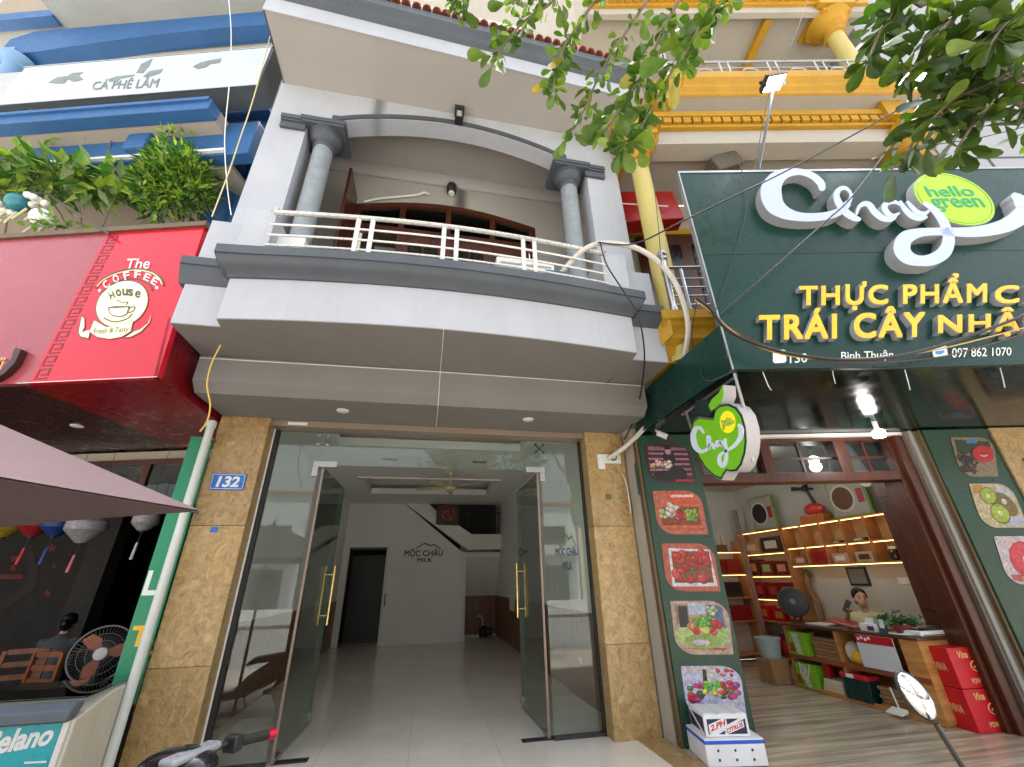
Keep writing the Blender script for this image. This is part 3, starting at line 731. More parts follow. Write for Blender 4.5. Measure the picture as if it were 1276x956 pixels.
# arched timber window: frame, mullions, transom, panes
win = MB()
for k in range(16):
    xa, xb = WX0+(WX1-WX0)*k/16, WX0+(WX1-WX0)*(k+1)/16
    win.prism([(xa, 4.89, wtop(xa)-.09), (xb, 4.89, wtop(xb)-.09), (xb, 4.89, wtop(xb)-.001), (xa, 4.89, wtop(xa)-.001)], (0, .10, 0))
win.box(WX0, WX0+.08, 4.89, 4.99, 4.03, wtop(WX0+.08)-.09); win.box(WX1-.08, WX1, 4.89, 4.99, 4.03, wtop(WX1-.08)-.09)
wo_ = win.build('window_frame', REDWOOD, house, ang=20)
MB().box(WX0+.08, WX1-.08, 4.895, 4.985, 6.12, 6.24).build('window_transom', REDWOOD, wo_)
bays = [WX0+.08, -.66, .04, .74, WX1-.08]
DGL = glass('window_glass', (.55, .57, .58), 1.5, .02, 1.2)
for i in range(4):
    x0, x1 = bays[i], bays[i+1]
    if i: MB().box(x0-.04, x0+.04, 4.897, 4.983, 4.03, wtop(x0)-.092).build('mullion', REDWOOD, wo_)
    m = MB(); n = 4
    for k in range(n):
        xa, xb = x0+(x1-x0)*k/n, x0+(x1-x0)*(k+1)/n
        m.prism([(xa, 4.94, 6.24), (xb, 4.94, 6.24), (xb, 4.94, wtop(xb)-.085), (xa, 4.94, wtop(xa)-.085)], (0, .006, 0))
    m.build('fanlight_pane', DGL, wo_, smooth=False)
    for z in (6.31, 6.38, 6.45, 6.52): MB().box(x0+.03, x1-.03, 4.965, 4.975, z, z+.012).build('glazing_bar', REDWOOD, wo_)
    if i == 0: continue            # the leaf of the first bay stands open
    dl = MB(); dl.box(x0+.04, x0+.13, 4.91, 4.97, 4.05, 6.12); dl.box(x1-.13, x1-.04, 4.91, 4.97, 4.05, 6.12); dl.box(x0+.13, x1-.13, 4.91, 4.97, 5.98, 6.12); dl.box(x0+.13, x1-.13, 4.91, 4.97, 4.05, 4.75)
    dl = dl.build('casement', REDWOOD, wo_)
    for r in range(4):
        for c_ in range(2):
            xa, xb = x0+.13+(x1-x0-.26)*c_/2, x0+.13+(x1-x0-.26)*(c_+1)/2; za = 4.75+1.23*r/4
            MB().box(xa+.012, xb-.012, 4.935, 4.94, za+.012, za+.295).build('pane', DGL, wo_, smooth=False)
    m = MB(); m.box((x0+x1)/2-.012, (x0+x1)/2+.012, 4.925, 4.95, 4.75, 5.98)
    for r in range(1, 4): m.box(x0+.13, x1-.13, 4.926, 4.949, 4.75+1.23*r/4-.012, 4.75+1.23*r/4+.012)
    m.build('glazing_bar', REDWOOD, wo_)
# open leaf of the first bay, standing out into the loggia
m = MB(); m.box(WX0-.02, WX0+.02, 4.35, 4.88, 4.1, 6.7); m.build('open_shutter', REDWOOD, house, bevel=.005)
MB().box(-1.05, -.75, 5.2, 5.22, 4.1, 6.1).build('curtain', mat('grey_curtain', S(150, 148, 144), .9), house)
# hose over the window, loggia lamp, lantern on the arch
pts = [PY(*q, 4.86) for q in [(453, 252), (470, 248), (500, 245), (520, 243), (529, 240), (535, 243)]]
MB().tube(pts, .018, 8, raw=True, sub=4).build('drain_hose', WHITEPL, house)
p = PY(563, 234, 4.83); m = MB()
m.lathe([(.02, .06), (.075, .05), (.085, .02), (.075, -.10), (.06, -.12)], p, 16); lm = m.build('wall_lamp', DARKMET, house)
MB().lathe([(.0, -.16), (.045, -.155), (.05, -.118), (.0, -.117)], p, 14).build('lamp_glass', WHITEPL, lm)
p = PY(572, 146, 3.70); m = MB()
m.box(p.x-.065, p.x+.065, 3.60, 3.735, p.z+.04, p.z+.11); m.box(p.x-.05, p.x-.035, 3.61, 3.63, p.z-.12, p.z+.04); m.box(p.x+.035, p.x+.05, 3.61, 3.63, p.z-.12, p.z+.04); m.box(p.x-.05, p.x-.035, 3.70, 3.72, p.z-.12, p.z+.04); m.box(p.x+.035, p.x+.05, 3.70, 3.72, p.z-.12, p.z+.04); m.box(p.x-.055, p.x+.055, 3.605, 3.725, p.z-.14, p.z-.12)
ln = m.build('lantern', DARKMET, house, bevel=.003)
MB().box(p.x-.034, p.x+.034, 3.632, 3.70, p.z-.119, p.z+.039).build('lantern_glass', mat('frosted_glass', S(190, 190, 186), .3), ln)

# --- eaves and tiled roof
EX0, EX1 = -2.19, 2.40
eD = lambda x: -.048+.034*(x-EX0)              # the overhang shrinks towards the right
def erun(prof, x0, x1, fixed=()):
    return MB().loft([[(x, y if i in fixed else y+eD(x), z) for i, (y, z) in enumerate(prof)] for x in (x0, x1)])
erun([(3.0, 7.342), (3.74, 7.342), (3.74, 7.44), (3.0, 7.44)], EX0, EX1, (1, 2)).build('eaves_soffit', SOFFIT, house, bevel=.003)
erun([(2.985, 7.334), (2.998, 7.334), (2.998, 7.62), (2.985, 7.62)], EX0-.012, EX1).build('eaves_fascia', PLASTER, house)
erun([(2.984, 7.60), (2.93, 7.64), (2.90, 7.74), (2.86, 7.78), (2.86, 7.90), (3.1, 7.90), (3.1, 7.60)], EX0-.04, EX1).build('gutter', TRIM, house)
MB().box(EX0-.012, EX0-.001, 2.953, 3.74, 7.336, 7.60).build('eaves_end', TRIM, house)
MB().box(EX0, EX1, 3.745, 9, 7.53, 7.6).build('roof_deck', CONC, house)
rt = MB()
n = 7
for k in range(n):
    a0, a1 = math.pi*k/n, math.pi*(k+1)/n
    for r0, r1 in ((.048, .058),):
        P = lambda r, a, y: (math.cos(a)*r, y, math.sin(a)*r)
        rt.add([P(r1, a0, 0), P(r1, a1, 0), P(r1, a1, .42), P(r1, a0, .42), P(r0, a0, 0), P(r0, a1, 0), P(r0, a1, .42), P(r0, a0, .42)], [(0, 1, 2, 3), (7, 6, 5, 4), (0, 4, 5, 1)])
rtm = rt.mesh('roof_tile', recalc=False); rtm.materials.append(ROOFT)
pitch = math.radians(26); random.seed(5)
for i in range(37):
    for j in range(3):
        x = EX0+.06+i*.123
        Mx = Matrix.Translation((x+random.uniform(-.006, .006), 2.84+eD(x)+.38*math.cos(pitch)*j, 7.915+.38*math.sin(pitch)*j+random.uniform(-.006, .006))) @ Matrix.Rotation(pitch+random.uniform(-.02, .02), 4, 'X')
        inst(rtm, 'roof_tile', house, Mx)
erun([(2.87, 7.905), (4.4, 8.65), (4.4, 8.6), (2.95, 7.88)], EX0, EX1).build('roof_bed', ROOFT, house)
# upper storey set back behind the tiled eaves
MB().box(HX0, HX1, 4.2, 4.4, 7.9, 16.5).build('upper_wall', CREAM, house)  # unseen upper height added so the house shadow covers the foreground
for x in (-.9, .75):
    w_ = MB().box(x-.5, x+.5, 4.17, 4.198, 9.6, 11.0).build('upper_window', WHITEPL, house); MB().box(x-.44, x+.44, 4.16, 4.169, 9.66, 10.94).build('pane', DGL, w_)

# odds and ends left on the balcony
a, b = PY(618, 322, 3.42), PY(690, 340, 3.42); bxo = thing('white_unit', Vector(((a.x+b.x)/2, 3.5, 4.066)), 'long white box lying on the balcony floor behind the railing', 'box')
MB().box(a.x, b.x, 3.38, 3.56, 4.066, a.z).build('case', WHITEPL, bxo, bevel=.015); MB().box(a.x+.04, b.x-.04, 3.374, 3.379, a.z-.09, a.z-.07).build('groove', SOFFIT, bxo)
a, b = PY(680, 336, 3.24), PY(706, 346, 3.24); bpl = thing('blue_plate', Vector(((a.x+b.x)/2, 3.24, b.z)), 'small blue plate with white lettering on the balcony ledge', 'plate')
MB().box(a.x, b.x, 3.24, 3.25, 4.066, a.z).build('plate', BLUE, bpl); MB().box(a.x+.02, b.x-.02, 3.2385, 3.2395, (a.z+4.066)/2-.012, (a.z+4.066)/2+.012).build('lettering_line', PAINTW, bpl)
a, b = PY(345, 296, 3.5), PY(380, 312, 3.5); tag(MB().box(a.x, b.x, 3.45, 3.62, 4.066, a.z).build('pale_block', PAINTW, bevel=.01), 'pale block on the balcony floor beside the left column', 'block')
# thin line of trunking under the balcony
pw = [PZ(553, 411, 3.395), PZ(551, 466, 3.395)]; pw = [Vector((p.x, p.y, 3.396)) for p in pw]
MB().tube([pw[0], Vector((pw[0].x, 3.972, 3.394)), Vector((pw[0].x, 3.972, 3.14)), Vector((pw[0].x, 4.075, 3.046)), Vector((pw[0].x, 4.73, 3.046))], .0035, 6, raw=True).build('wire_trunking', WHITEPL, house)
MB().tube([PY(*q, 3.971) for q in [(249, 446), (540, 463), (800, 481)]], .005, 6, raw=True).build('wire_trunking', WHITEPL, house)

# number plate, stickers, cable bracket
NBLUE = mat('enamel_blue', S(36, 104, 190), .3, .04, 4)
plate = thing('number_plate', PY(284, 610, 4.67), 'blue enamel house number plate on the left stone pillar', 'number plate')
a, b = PY(266, 590, 4.684), PY(303, 611, 4.684)
MB().box(a.x, b.x, 4.674, 4.688, b.z, a.z).build('plate', NBLUE, plate, bevel=.003)
m = MB(); e = .012; y0, y1 = 4.6725, 4.674
for bx in ((a.x+.008, b.x-.008, a.z-.013, a.z-.009), (a.x+.008, b.x-.008, b.z+.009, b.z+.013)): m.box(bx[0], bx[1], y0, y1, bx[2], bx[3])
for bx in ((a.x+.008, a.x+.012), (b.x-.012, b.x-.008)): m.box(bx[0], bx[1], y0, y1, b.z+.013, a.z-.013)
m.build('border', PAINTW, plate)
nf = quadfit(Vector((a.x+.055, 4.674, a.z-.028)), Vector((b.x-.05, 4.674, a.z-.028)), Vector((b.x-.05, 4.674, b.z+.026)), Vector((a.x+.055, 4.674, b.z+.026)), Vector((0, -1, 0)))
lettering('132', nf, .001, 'number', PAINTW, plate, shear=.12, bold=.035)
p = PY(267, 660, 4.688); tag(MB().box(p.x-.03, p.x+.03, 4.684, 4.689, p.z-.025, p.z+.025).build('blue_sticker', NBLUE), 'small blue sticker on the left stone pillar', 'sticker')
p = PY(758, 619, 4.688); tag(MB().box(p.x-.035, p.x+.035, 4.684, 4.689, p.z-.03, p.z+.03).build('faded_sticker', mat('faded_teal', S(96, 106, 92), .7)), 'faded grey green sticker on the right stone pillar', 'sticker')
p = PY(371, 528, 4.732); tag(MB().box(p.x-.1, p.x+.1, 4.730, 4.7345, p.z-.016, p.z+.016).build('maker_label', PAINTW), 'white maker label on the bronze door header', 'label')
brk = thing('cable_bracket', PY(760, 590, 4.66), 'white steel cable bracket with coiled wire on the right stone pillar', 'bracket')
a, b = PY(744, 566, 4.66), PY(774, 578, 4.66); m = MB(); m.box(a.x, b.x, 4.65, 4.689, b.z, a.z-.0); m.box(a.x, a.x+.09, 4.66, 4.689, b.z-.07, b.z); m.build('plate', WHITEPL, brk, bevel=.004)
c0 = PY(764, 569, 4.63); MB().tube([c0+Vector((math.cos(t)*.045, 0, math.sin(t)*.045)) for t in [k*.6 for k in range(11)]], .008, 6, raw=True).build('wire_coil', BLACK, brk)
# ------------------------------------------------------------------ the yellow house on the right
R = RF.W
RB = lambda *a: MB(R).box(*a)
RN = -RF.n                                   # towards the street
yh = thing('yellow_house', R(2.2, .3, 0), 'cream and ochre house with round columns and dentilled balconies on the right', 'house')
RB(.0, .30, .32, 3.0, -.3, 2.93).build('ground_pier', CREAM, yh)
RB(4.22, 7.0, -.02, .2, -.3, 2.93).build('ground_wall', GRAN, yh)
wf = RB(4.42, 5.6, -.05, -.022, .6, 2.55).build('side_window', REDWOOD, yh); RB(4.54, 5.5, -.056, -.051, .8, 2.45).build('pane', DGL, wf)
MB().box(2.375, 2.46, 4.50, 4.70, -.02, 3.05).build('corner_pier', CREAM, yh)
MB().box(2.37, 2.40, 4.494, 4.499, 2.25, 2.62).build('drain_stub', mat('teal_pipe', S(40, 110, 90), .4), yh)
# first-floor balcony: moulded ledge, floor, wall with timber doors
m = MB(R); pr = [(-.86, 3.44), (-.90, 3.62), (-.97, 3.68), (-.97, 3.80), (-1.0, 3.83), (-1.0, 3.88), (-1.03, 3.90), (-1.03, 4.0), (.3, 4.0), (.3, 3.44)]
m.prism([(.14, t, z) for t, z in pr], (6.3, 0, 0)); m.build('balcony_ledge', OCHRE, yh)
m = MB(R); m.prism([(.10, -.95, 3.60), (.22, -1.02, 3.70), (.22, -1.02, 3.92), (.10, -.95, 3.92)], (.0, .9, 0)); m.build('ledge_corner', OCHRE, yh)
RB(-.02, 6.4, .30, .5, 3.0, 7.02).build('first_floor_wall', CREAM, yh)
df = RB(.55, 3.4, .24, .298, 4.0, 6.3).build('timber_door', REDWOOD, yh)
for k in range(4):
    s0 = .65+k*.68
    MB(R).box(s0+.06, s0+.56, .225, .238, 4.95, 6.1).build('door_panel', mat('dark_pane', (.012, .011, .010), .15), df)
    MB(R).box(s0+.08, s0+.54, .220, .238, 4.15, 4.8).build('door_panel', REDWOOD, df, bevel=.01)
    m = MB(R)
    m.box(s0+.295, s0+.325, .215, .224, 4.95, 6.1)
    for z in (5.23, 5.52, 5.81): m.box(s0+.06, s0+.294, .215, .224, z, z+.025)
    m.build('glazing_bar', REDWOOD, df)
MB(R).box(.35, 5, .22, .297, 6.32, 6.44).build('door_cornice', OCHRE, yh)
# red awning box hanging over the balcony
aw = [RF.at(775, 238, -.35), RF.at(838, 238, -.35), RF.at(850, 278, -.35), RF.at(783, 283, -.35)]
m = MB(R); m.prism([(aw[0][0]-.1, -.35, aw[0][2]), (aw[1][0], -.35, aw[1][2]), (aw[2][0], -.45, aw[2][2]), (aw[3][0]-.1, -.45, aw[3][2])], (0, .25, 0)); m.build('red_awning', mat('maroon_vinyl', S(150, 26, 22), .35, .08), yh, bevel=.02)
sl = [RF.at(776, 254, -.46), RF.at(832, 258, -.46)]
MB(R).cyl((sl[0][0]-.1, -.47, sl[0][2]), (sl[1][0], -.47, sl[1][2]), .010, n=8).build('awning_bar', WHITEPL, yh)
# balcony newel and bars
m = MB(R); m.lathe([(.045, 4.0), (.045, 4.08), (.035, 4.1), (.035, 4.55), (.042, 4.56), (.042, 4.62), (.032, 4.64), (.032, 4.74), (.05, 4.76), (.05, 4.79), (.0, 4.80)], (.32, -.95, 0), 18); m.build('newel', STEEL, yh)
MB(R).ball((.32, -.95, 4.84), .055, 16, 10).build('newel_ball', STEEL, yh)
MB(R).cyl((.50, -.95, 4.0), (.50, -.95, 4.62), .018, n=10).build('baluster', STEEL, yh)
for z in (4.12, 4.24, 4.36, 4.48, 4.64): MB(R).cyl((.34, -.95, z), (6.2, -.95, z), .010 if z < 4.6 else .02, n=8).build('rail_bar', STEEL, yh)
# columns with capitals
def ycol(s, t, z0, z1, r=.105):
    m = MB(R); m.lathe([(r+.03, z0), (r+.03, z0+.06), (r, z0+.08), (r*1.02, (z0+z1)/2), (r*.92, z1-.16)], (s, t, 0), 28); c_ = m.build('column', PALEY, yh)
    m = MB(R); m.lathe([(r*.9, z1-.19), (r+.03, z1-.18), (r+.03, z1-.15), (r*.95, z1-.14), (r, z1-.02), (r+.02, z1), (r+.08, z1+.03), (r+.12, z1+.12), (r+.20, z1+.2)], (s, t, 0), 28); m.build('capital', OCHRE, c_)
    m = MB(R); m.box(s-.25, s+.25, t-.25, t+.25, z1+.16, z1+.26); m.box(s-.31, s+.31, t-.31, t+.31, z1+.262, z1+.36); m.build('abacus', OCHRE, c_, bevel=.008)
ycol(.355, -.80, 3.45, 6.78, .125); ycol(4.32, -.80, 3.45, 6.78)
# dentilled beam and first-floor ceiling
RB(.05, 4.75, -.86, -.58, 6.95, 7.22).build('beam', CREAM, yh, bevel=.004)
m = MB(R); m.box(.02, 4.78, -.92, -.58, 7.222, 7.28); m.box(.0, 4.80, -.97, -.58, 7.40, 7.50); m.box(.03, 4.77, -.90, -.58, 7.281, 7.399); m.build('dentil_band', OCHRE, yh)
dm = RB(-.055, .055, -.06, -.001, .0, .10).mesh('dentil', smooth=False)
dmm = MB().box(-.055, .055, -.055, 0, 0, .10).mesh('dentil', smooth=False); dmm.materials.append(OCHRE)
for k in range(33):
    inst(dmm, 'dentil', yh, Matrix.Translation(R(.12+k*.143, -.902, 7.29)) @ Matrix.Rotation(RF.a, 4, 'Z'))
RB(.0, 6.4, -.578, .3, 7.03, 7.2).build('ceiling', CREAM, yh)
for s in (.1, 4.25): RB(s, s+.16, -.578, .298, 6.93, 7.028).build('cross_beam', OCHRE, yh)
RB(4.3, 4.34, -.55, -.50, 6.9, 6.94).build('hook', DARKMET, yh)
# second-floor balcony slab with cornice
RB(.60, 4.95, -1.10, .3, 7.62, 7.72).build('upper_slab', CREAM, yh)
RB(.0, 4.95, -.90, .3, 7.502, 7.619).build('slab_bed', CREAM, yh)
m = MB(R); pr = [(-1.10, 7.615), (-1.13, 7.63), (-1.13, 7.70), (-1.17, 7.74), (-1.17, 7.82), (-1.22, 7.88), (-1.22, 8.02), (-1.10, 8.02)]
m.prism([(.95, t, z) for t, z in pr], (3.72, 0, 0)); m.build('upper_cornice', OCHRE, yh)
m = MB(R); m.prism([(.62, -1.0, 7.615), (.949, -1.14, 7.615), (.949, -1.22, 8.02), (.62, -1.05, 8.02)], (0, .3, 0)); m.build('cornice_return', OCHRE, yh)
m = MB(R); m.prism([(4.671, -1.22, 8.02), (4.671, -1.10, 7.615), (4.75, -1.0, 7.615), (4.75, -1.0, 8.02)], (0, .3, 0)); m.build('cornice_return', OCHRE, yh)
RB(3.98, 4.28, -1.02, -.88, 7.30, 7.612).build('corbel', OCHRE, yh); RB(4.60, 4.9, -1.1, -.9, 7.35, 7.612).build('corbel', OCHRE, yh)
# upper railing
m = MB(R); m.lathe([(.04, 8.02), (.04, 8.1), (.03, 8.12), (.03, 8.50), (.042, 8.52), (.0, 8.53)], (.93, -1.12, 0), 16); m.build('newel', STEEL, yh)
MB(R).ball((.93, -1.12, 8.58), .05).build('newel_ball', STEEL, yh)
m = MB(R); m.lathe([(.04, 8.02), (.03, 8.12), (.03, 8.50), (.042, 8.52), (.0, 8.53)], (4.0, -1.12, 0), 16); m.build('newel', STEEL, yh)
MB(R).ball((4.0, -1.12, 8.58), .05).build('newel_ball', STEEL, yh)
for z, r in ((8.14, .010), (8.28, .010), (8.44, .018)): MB(R).cyl((.95, -1.12, z), (4.0, -1.12, z), r, n=8).build('rail_bar', STEEL, yh)
for s in (1.15, 1.75, 1.88, 2.48, 2.61, 3.2, 3.33, 3.7): MB(R).cyl((s, -1.12, 8.02), (s, -1.12, 8.44), .014, n=8).build('baluster', STEEL, yh)
for s in (1.5, 2.18, 2.9, 3.5):
    m = MB(R); cpt = R(s, -1.12, 8.21)
    m.tube([cpt + RF.u*(math.cos(a)*.11) + Vector((0, 0, math.sin(a)*.05)) for a in [k*math.pi/8 for k in range(17)]], .008, 6, raw=True); m.build('scroll', STEEL, yh)
# second floor room behind: wall, ceiling, column, beam
RB(.0, 6.4, .35, .5, 7.721, 16.5).build('second_floor_wall', CREAM, yh)  # carried up out of view to lengthen the shadow on the street
RB(-.05, 4.9, -.86, .3, 10.4, 10.62).build('upper_ceiling', CREAM, yh)
RB(.0, 4.9, -.95, -.862, 10.25, 10.42).build('upper_beam', CREAM, yh)
m = MB(R); m.box(-.02, 4.92, -1.0, -.951, 10.421, 10.7); m.build('dentil_band', OCHRE, yh)
for k in range(33): inst(dmm, 'dentil', yh, Matrix.Translation(R(.12+k*.143, -1.002, 10.5)) @ Matrix.Rotation(RF.a, 4, 'Z'))
ycol(4.30, -.75, 7.73, 10.05, .13)
RB(3.15, 3.28, -.84, .34, 10.28, 10.398).build('cross_beam', OCHRE, yh)
sd = RB(1.2, 2.6, .31, .348, 7.9, 10.0).build('upper_door', REDWOOD, yh); RB(1.3, 1.85, .30, .309, 8.6, 9.8).build('pane', DGL, sd); RB(1.95, 2.5, .30, .309, 8.6, 9.8).build('pane', DGL, sd)
spk = MB(R); q = RF.at(907, 206, -.62); spk.box(q[0]-.22, q[0]+.2, -.72, -.5, q[2]-.13, q[2]+.13)
tag(spk.build('loudspeaker', mat('brown_speaker', S(86, 78, 68), .7), bevel=.02), 'brown box loudspeaker hung above the dark green shop sign', 'loudspeaker').rotation_euler = (0, math.radians(-22), 0)

# white-panelled neighbour beyond the yellow house
nb = thing('white_house', R(6.5, .5, 0), 'white panelled house wall beyond the ochre balconies at the upper right', 'house')
RB(4.97, 12, -.6, .2, 2.96, 16).build('wall', mat('offwhite_wall', S(152, 155, 158), .6, .04, 1), nb)  # top raised out of view to extend the row's shadow
for z in (6.9, 7.75): RB(4.97, 12, -.606, -.601, z, z+.03).build('panel_joint', DARKMET, nb)
for s in (5.62, 6.6, 7.6): RB(s, s+.03, -.609, -.6065, 5.4, 7.75).build('panel_joint', DARKMET, nb)

# ------------------------------------------------------------------ dark green shop sign
SF = -1.68
sign = thing('shop_sign', R(2.4, SF, 2.94), 'large dark green fascia sign with white script and gold capitals', 'sign')
ST = 5.30
RB(.35, 5.6, SF, SF+.05, 2.94, ST).build('sign_panel', SIGNG, sign, bevel=.004)
RB(.345, 5.6, SF-.006, SF+.055, ST+.001, ST+.03).build('edge_trim', STEEL, sign)
m = MB(R); m.box(.336, .349, SF-.006, SF+.055, 2.94, ST+.03); m.build('edge_trim', STEEL, sign)
m = MB(R); m.box(.36, 5.6, SF-.003, SF-.001, 4.17, 4.175); m.build('panel_joint', BLACK, sign)
# canopy box behind the lower edge; its left end follows the plot boundary
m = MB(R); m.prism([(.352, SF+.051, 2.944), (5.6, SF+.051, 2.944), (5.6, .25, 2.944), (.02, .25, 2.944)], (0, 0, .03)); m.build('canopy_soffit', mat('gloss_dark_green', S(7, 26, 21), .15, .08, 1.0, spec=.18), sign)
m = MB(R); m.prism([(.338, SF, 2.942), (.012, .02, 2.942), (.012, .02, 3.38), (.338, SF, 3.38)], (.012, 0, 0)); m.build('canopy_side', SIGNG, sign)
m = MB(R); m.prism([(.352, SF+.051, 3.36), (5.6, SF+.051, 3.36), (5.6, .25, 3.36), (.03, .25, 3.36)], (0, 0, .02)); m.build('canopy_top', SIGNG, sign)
# lettering
def sq(tl, tr, br, bl, t): return quadfit(RF.P(*tl, t), RF.P(*tr, t), RF.P(*br, t), RF.P(*bl, t), RN)
GOLD = mat('gold_acrylic', S(240, 184, 20), .28, .08, 5)
LSIDE = mat('letter_return', S(160, 164, 168), .4, .05)
LF_ = SF-.055
for tx, qd in (('THỰC PHẨM', ((997, 344), (1229, 341), (1229, 383), (997, 387))), ('CHAY', ((1241, 357), (1372, 352), (1372, 373), (1241, 378))),
               ('TRÁI CÂY', ((947, 386), (1152, 382), (1152, 419), (947, 423))), ('NHẬP KHẨU', ((1170, 381), (1445, 374), (1445, 413), (1170, 421)))):
    lettering(tx, sq(*qd, LF_), .055, 'letter', [GOLD, LSIDE], sign, fat=.026, spacing=1.16, each=True, back=-.055)
WV = mat('white_vinyl', S(222, 230, 226), .4, .03)
for tx, qd in (('130 -', ((984, 441), (1016, 440), (1016, 451), (984, 453))), ('Bình Thuận', ((1048, 438), (1113, 436), (1113, 449.5), (1048, 451))), ('097 862 1070', ((1186, 434), (1260, 433), (1260, 443), (1186, 446)))):
    lettering(tx, sq(*qd, SF-.003), .002, 'vinyl_lettering', WV, sign, bold=.008)
def rrect(qd, t, r, n=5):
    f = sq(*qd, t); pts = []
    for cx, cy, a0 in ((1-r, 1-r, 0), (r, 1-r, 90), (r, r, 180), (1-r, r, 270)):
        pts += [f(cx+r*math.cos(math.radians(a0+90*k/n)), cy+r*math.sin(math.radians(a0+90*k/n)), 0) for k in range(n+1)]
    return pts
for qd in (((963, 436), (979, 436), (980, 452), (963, 453)), ((1161, 431), (1179, 430), (1181, 444), (1163, 446))):
    MB().prism_w(rrect(qd, SF-.003, .2), RN*.002).build('icon', WV, sign)
f = sq((1165, 433), (1176, 432), (1177, 441), (1166, 443), SF-.006); m = MB(); m.prism_w([f(*p, 0) for p in ((.0, .2), (.5, .0), (1, .2), (1, .5), (0, .5))], RN*.001); m.build('icon_mark', mat('icon_blue', S(60, 150, 210), .4), sign)
# white script
WACR = emit('lit_white_acrylic', S(168, 178, 214), .06)
WACR.node_tree.nodes['Principled BSDF'].inputs['Roughness'].default_value = .25
zc = lambda x, y: (920+x*.279, 210+y*.279)
strokes = [
    [(345, 122, 30), (338, 100, 34), (300, 68, 30), (245, 52, 28), (185, 60, 44), (142, 90, 72), (122, 140, 92), (136, 195, 84), (180, 232, 58), (240, 250, 40), (310, 253, 36), (380, 243, 34), (430, 222, 32), (455, 195, 30)],
    [(440, 212, 20), (466, 180, 16), (470, 150, 14), (450, 126, 16), (424, 128, 20), (408, 152, 26), (416, 188, 32), (446, 230, 34), (484, 256, 30), (505, 262, 18)],
    [(494, 240, 10), (506, 208, 16), (530, 194, 22), (552, 202, 28), (572, 230, 30), (604, 256, 28), (640, 264, 22), (664, 254, 12)],
    [(690, 204, 10), (664, 188, 16), (632, 190, 22), (616, 208, 26), (626, 234, 26), (652, 248, 18), (678, 238, 10)],
    [(686, 188, 14), (700, 214, 22), (728, 244, 28), (766, 260, 24), (796, 254, 14)],
    [(716, 188, 12), (732, 208, 20), (756, 232, 22), (788, 240, 18), (810, 226, 10)],
    [(790, 196, 18), (822, 216, 28), (862, 262, 40), (885, 315, 46), (892, 360, 54), (872, 410, 58), (820, 442, 52), (760, 448, 46), (712, 432, 62), (688, 396, 74), (702, 352, 66), (750, 328, 44), (810, 320, 34), (890, 320, 36), (980, 322, 44), (1070, 312, 52), (1150, 288, 64), (1208, 250, 78), (1222, 212, 74), (1200, 178, 54), (1184, 164, 34)],
]
def script(strokes, zmap, planef, nrm, depth, mats, parent, name, lift=.0015):
    for k, st in enumerate(strokes):
        ctr = smooth_path([Vector((*zmap(x, y), w*.279*zmap.k if hasattr(zmap, 'k') else w*.279)) for x, y, w in st], 6)
        L_, R_ = [], []; n = len(ctr)
        for i, c in enumerate(ctr):
            d = (ctr[min(i+1, n-1)] - ctr[max(i-1, 0)]); d = Vector((d.x, d.y)).normalized(); nn = Vector((-d.y, d.x)); h = c.z/2
            L_.append((c.x+nn.x*h, c.y+nn.y*h)); R_.append((c.x-nn.x*h, c.y-nn.y*h))
        def cap(c, d, h, sgn):
            a0 = math.atan2(d.y, d.x); return [(c.x+math.cos(a0+sgn*t)*h, c.y+math.sin(a0+sgn*t)*h) for t in [math.pi/2-math.pi*q/6 for q in range(1, 6)]]
        rows = [(l, r) for l, r in zip(L_, R_)]
        m = MB(); fr = [[planef(*l), planef(*r)] for l, r in rows]; off = nrm*(depth+k*lift)
        vs = []; 
        for a, b in fr: vs += [a+off, b+off, a, b]
        fs = []; ms = []
        for i in range(n-1):
            q = 4*i
            fs.append((q, q+1, q+5, q+4)); ms.append(0)
            fs.append((q, q+4, q+6, q+2)); ms.append(1); fs.append((q+1, q+3, q+7, q+5)); ms.append(1)
        for i, end in ((0, 0), (n-1, 1)):       # rounded ends
            c = ctr[i]; d = (ctr[1]-ctr[0]) if i == 0 else (ctr[-1]-ctr[-2]); d = Vector((d.x, d.y)).normalized()*(-1 if i == 0 else 1)
            nn = Vector((-d.y, d.x)); h = c.z/2; arc = [(c.x + d.x*h*math.sin(t) + nn.x*h*math.cos(t), c.y + d.y*h*math.sin(t) + nn.y*h*math.cos(t)) for t in [math.pi*j/7 for j in range(8)]]
            b = len(vs); vs += [planef(*p)+off for p in arc] + [planef(*p) for p in arc]
            fs.append(tuple(range(b, b+8))); ms.append(0)
            for j in range(7): fs.append((b+j, b+j+1, b+8+j+1, b+8+j)); ms.append(1)
        m.add(vs, fs, raw=True); m.m = ms
        m.build(name, mats, parent, ang=50)
script(strokes, zc, lambda x, y: RF.P(x, y, SF-.001), RN, .10, [WACR, mat('script_return', S(150, 152, 156), .4, .06)], sign, 'script_stroke')
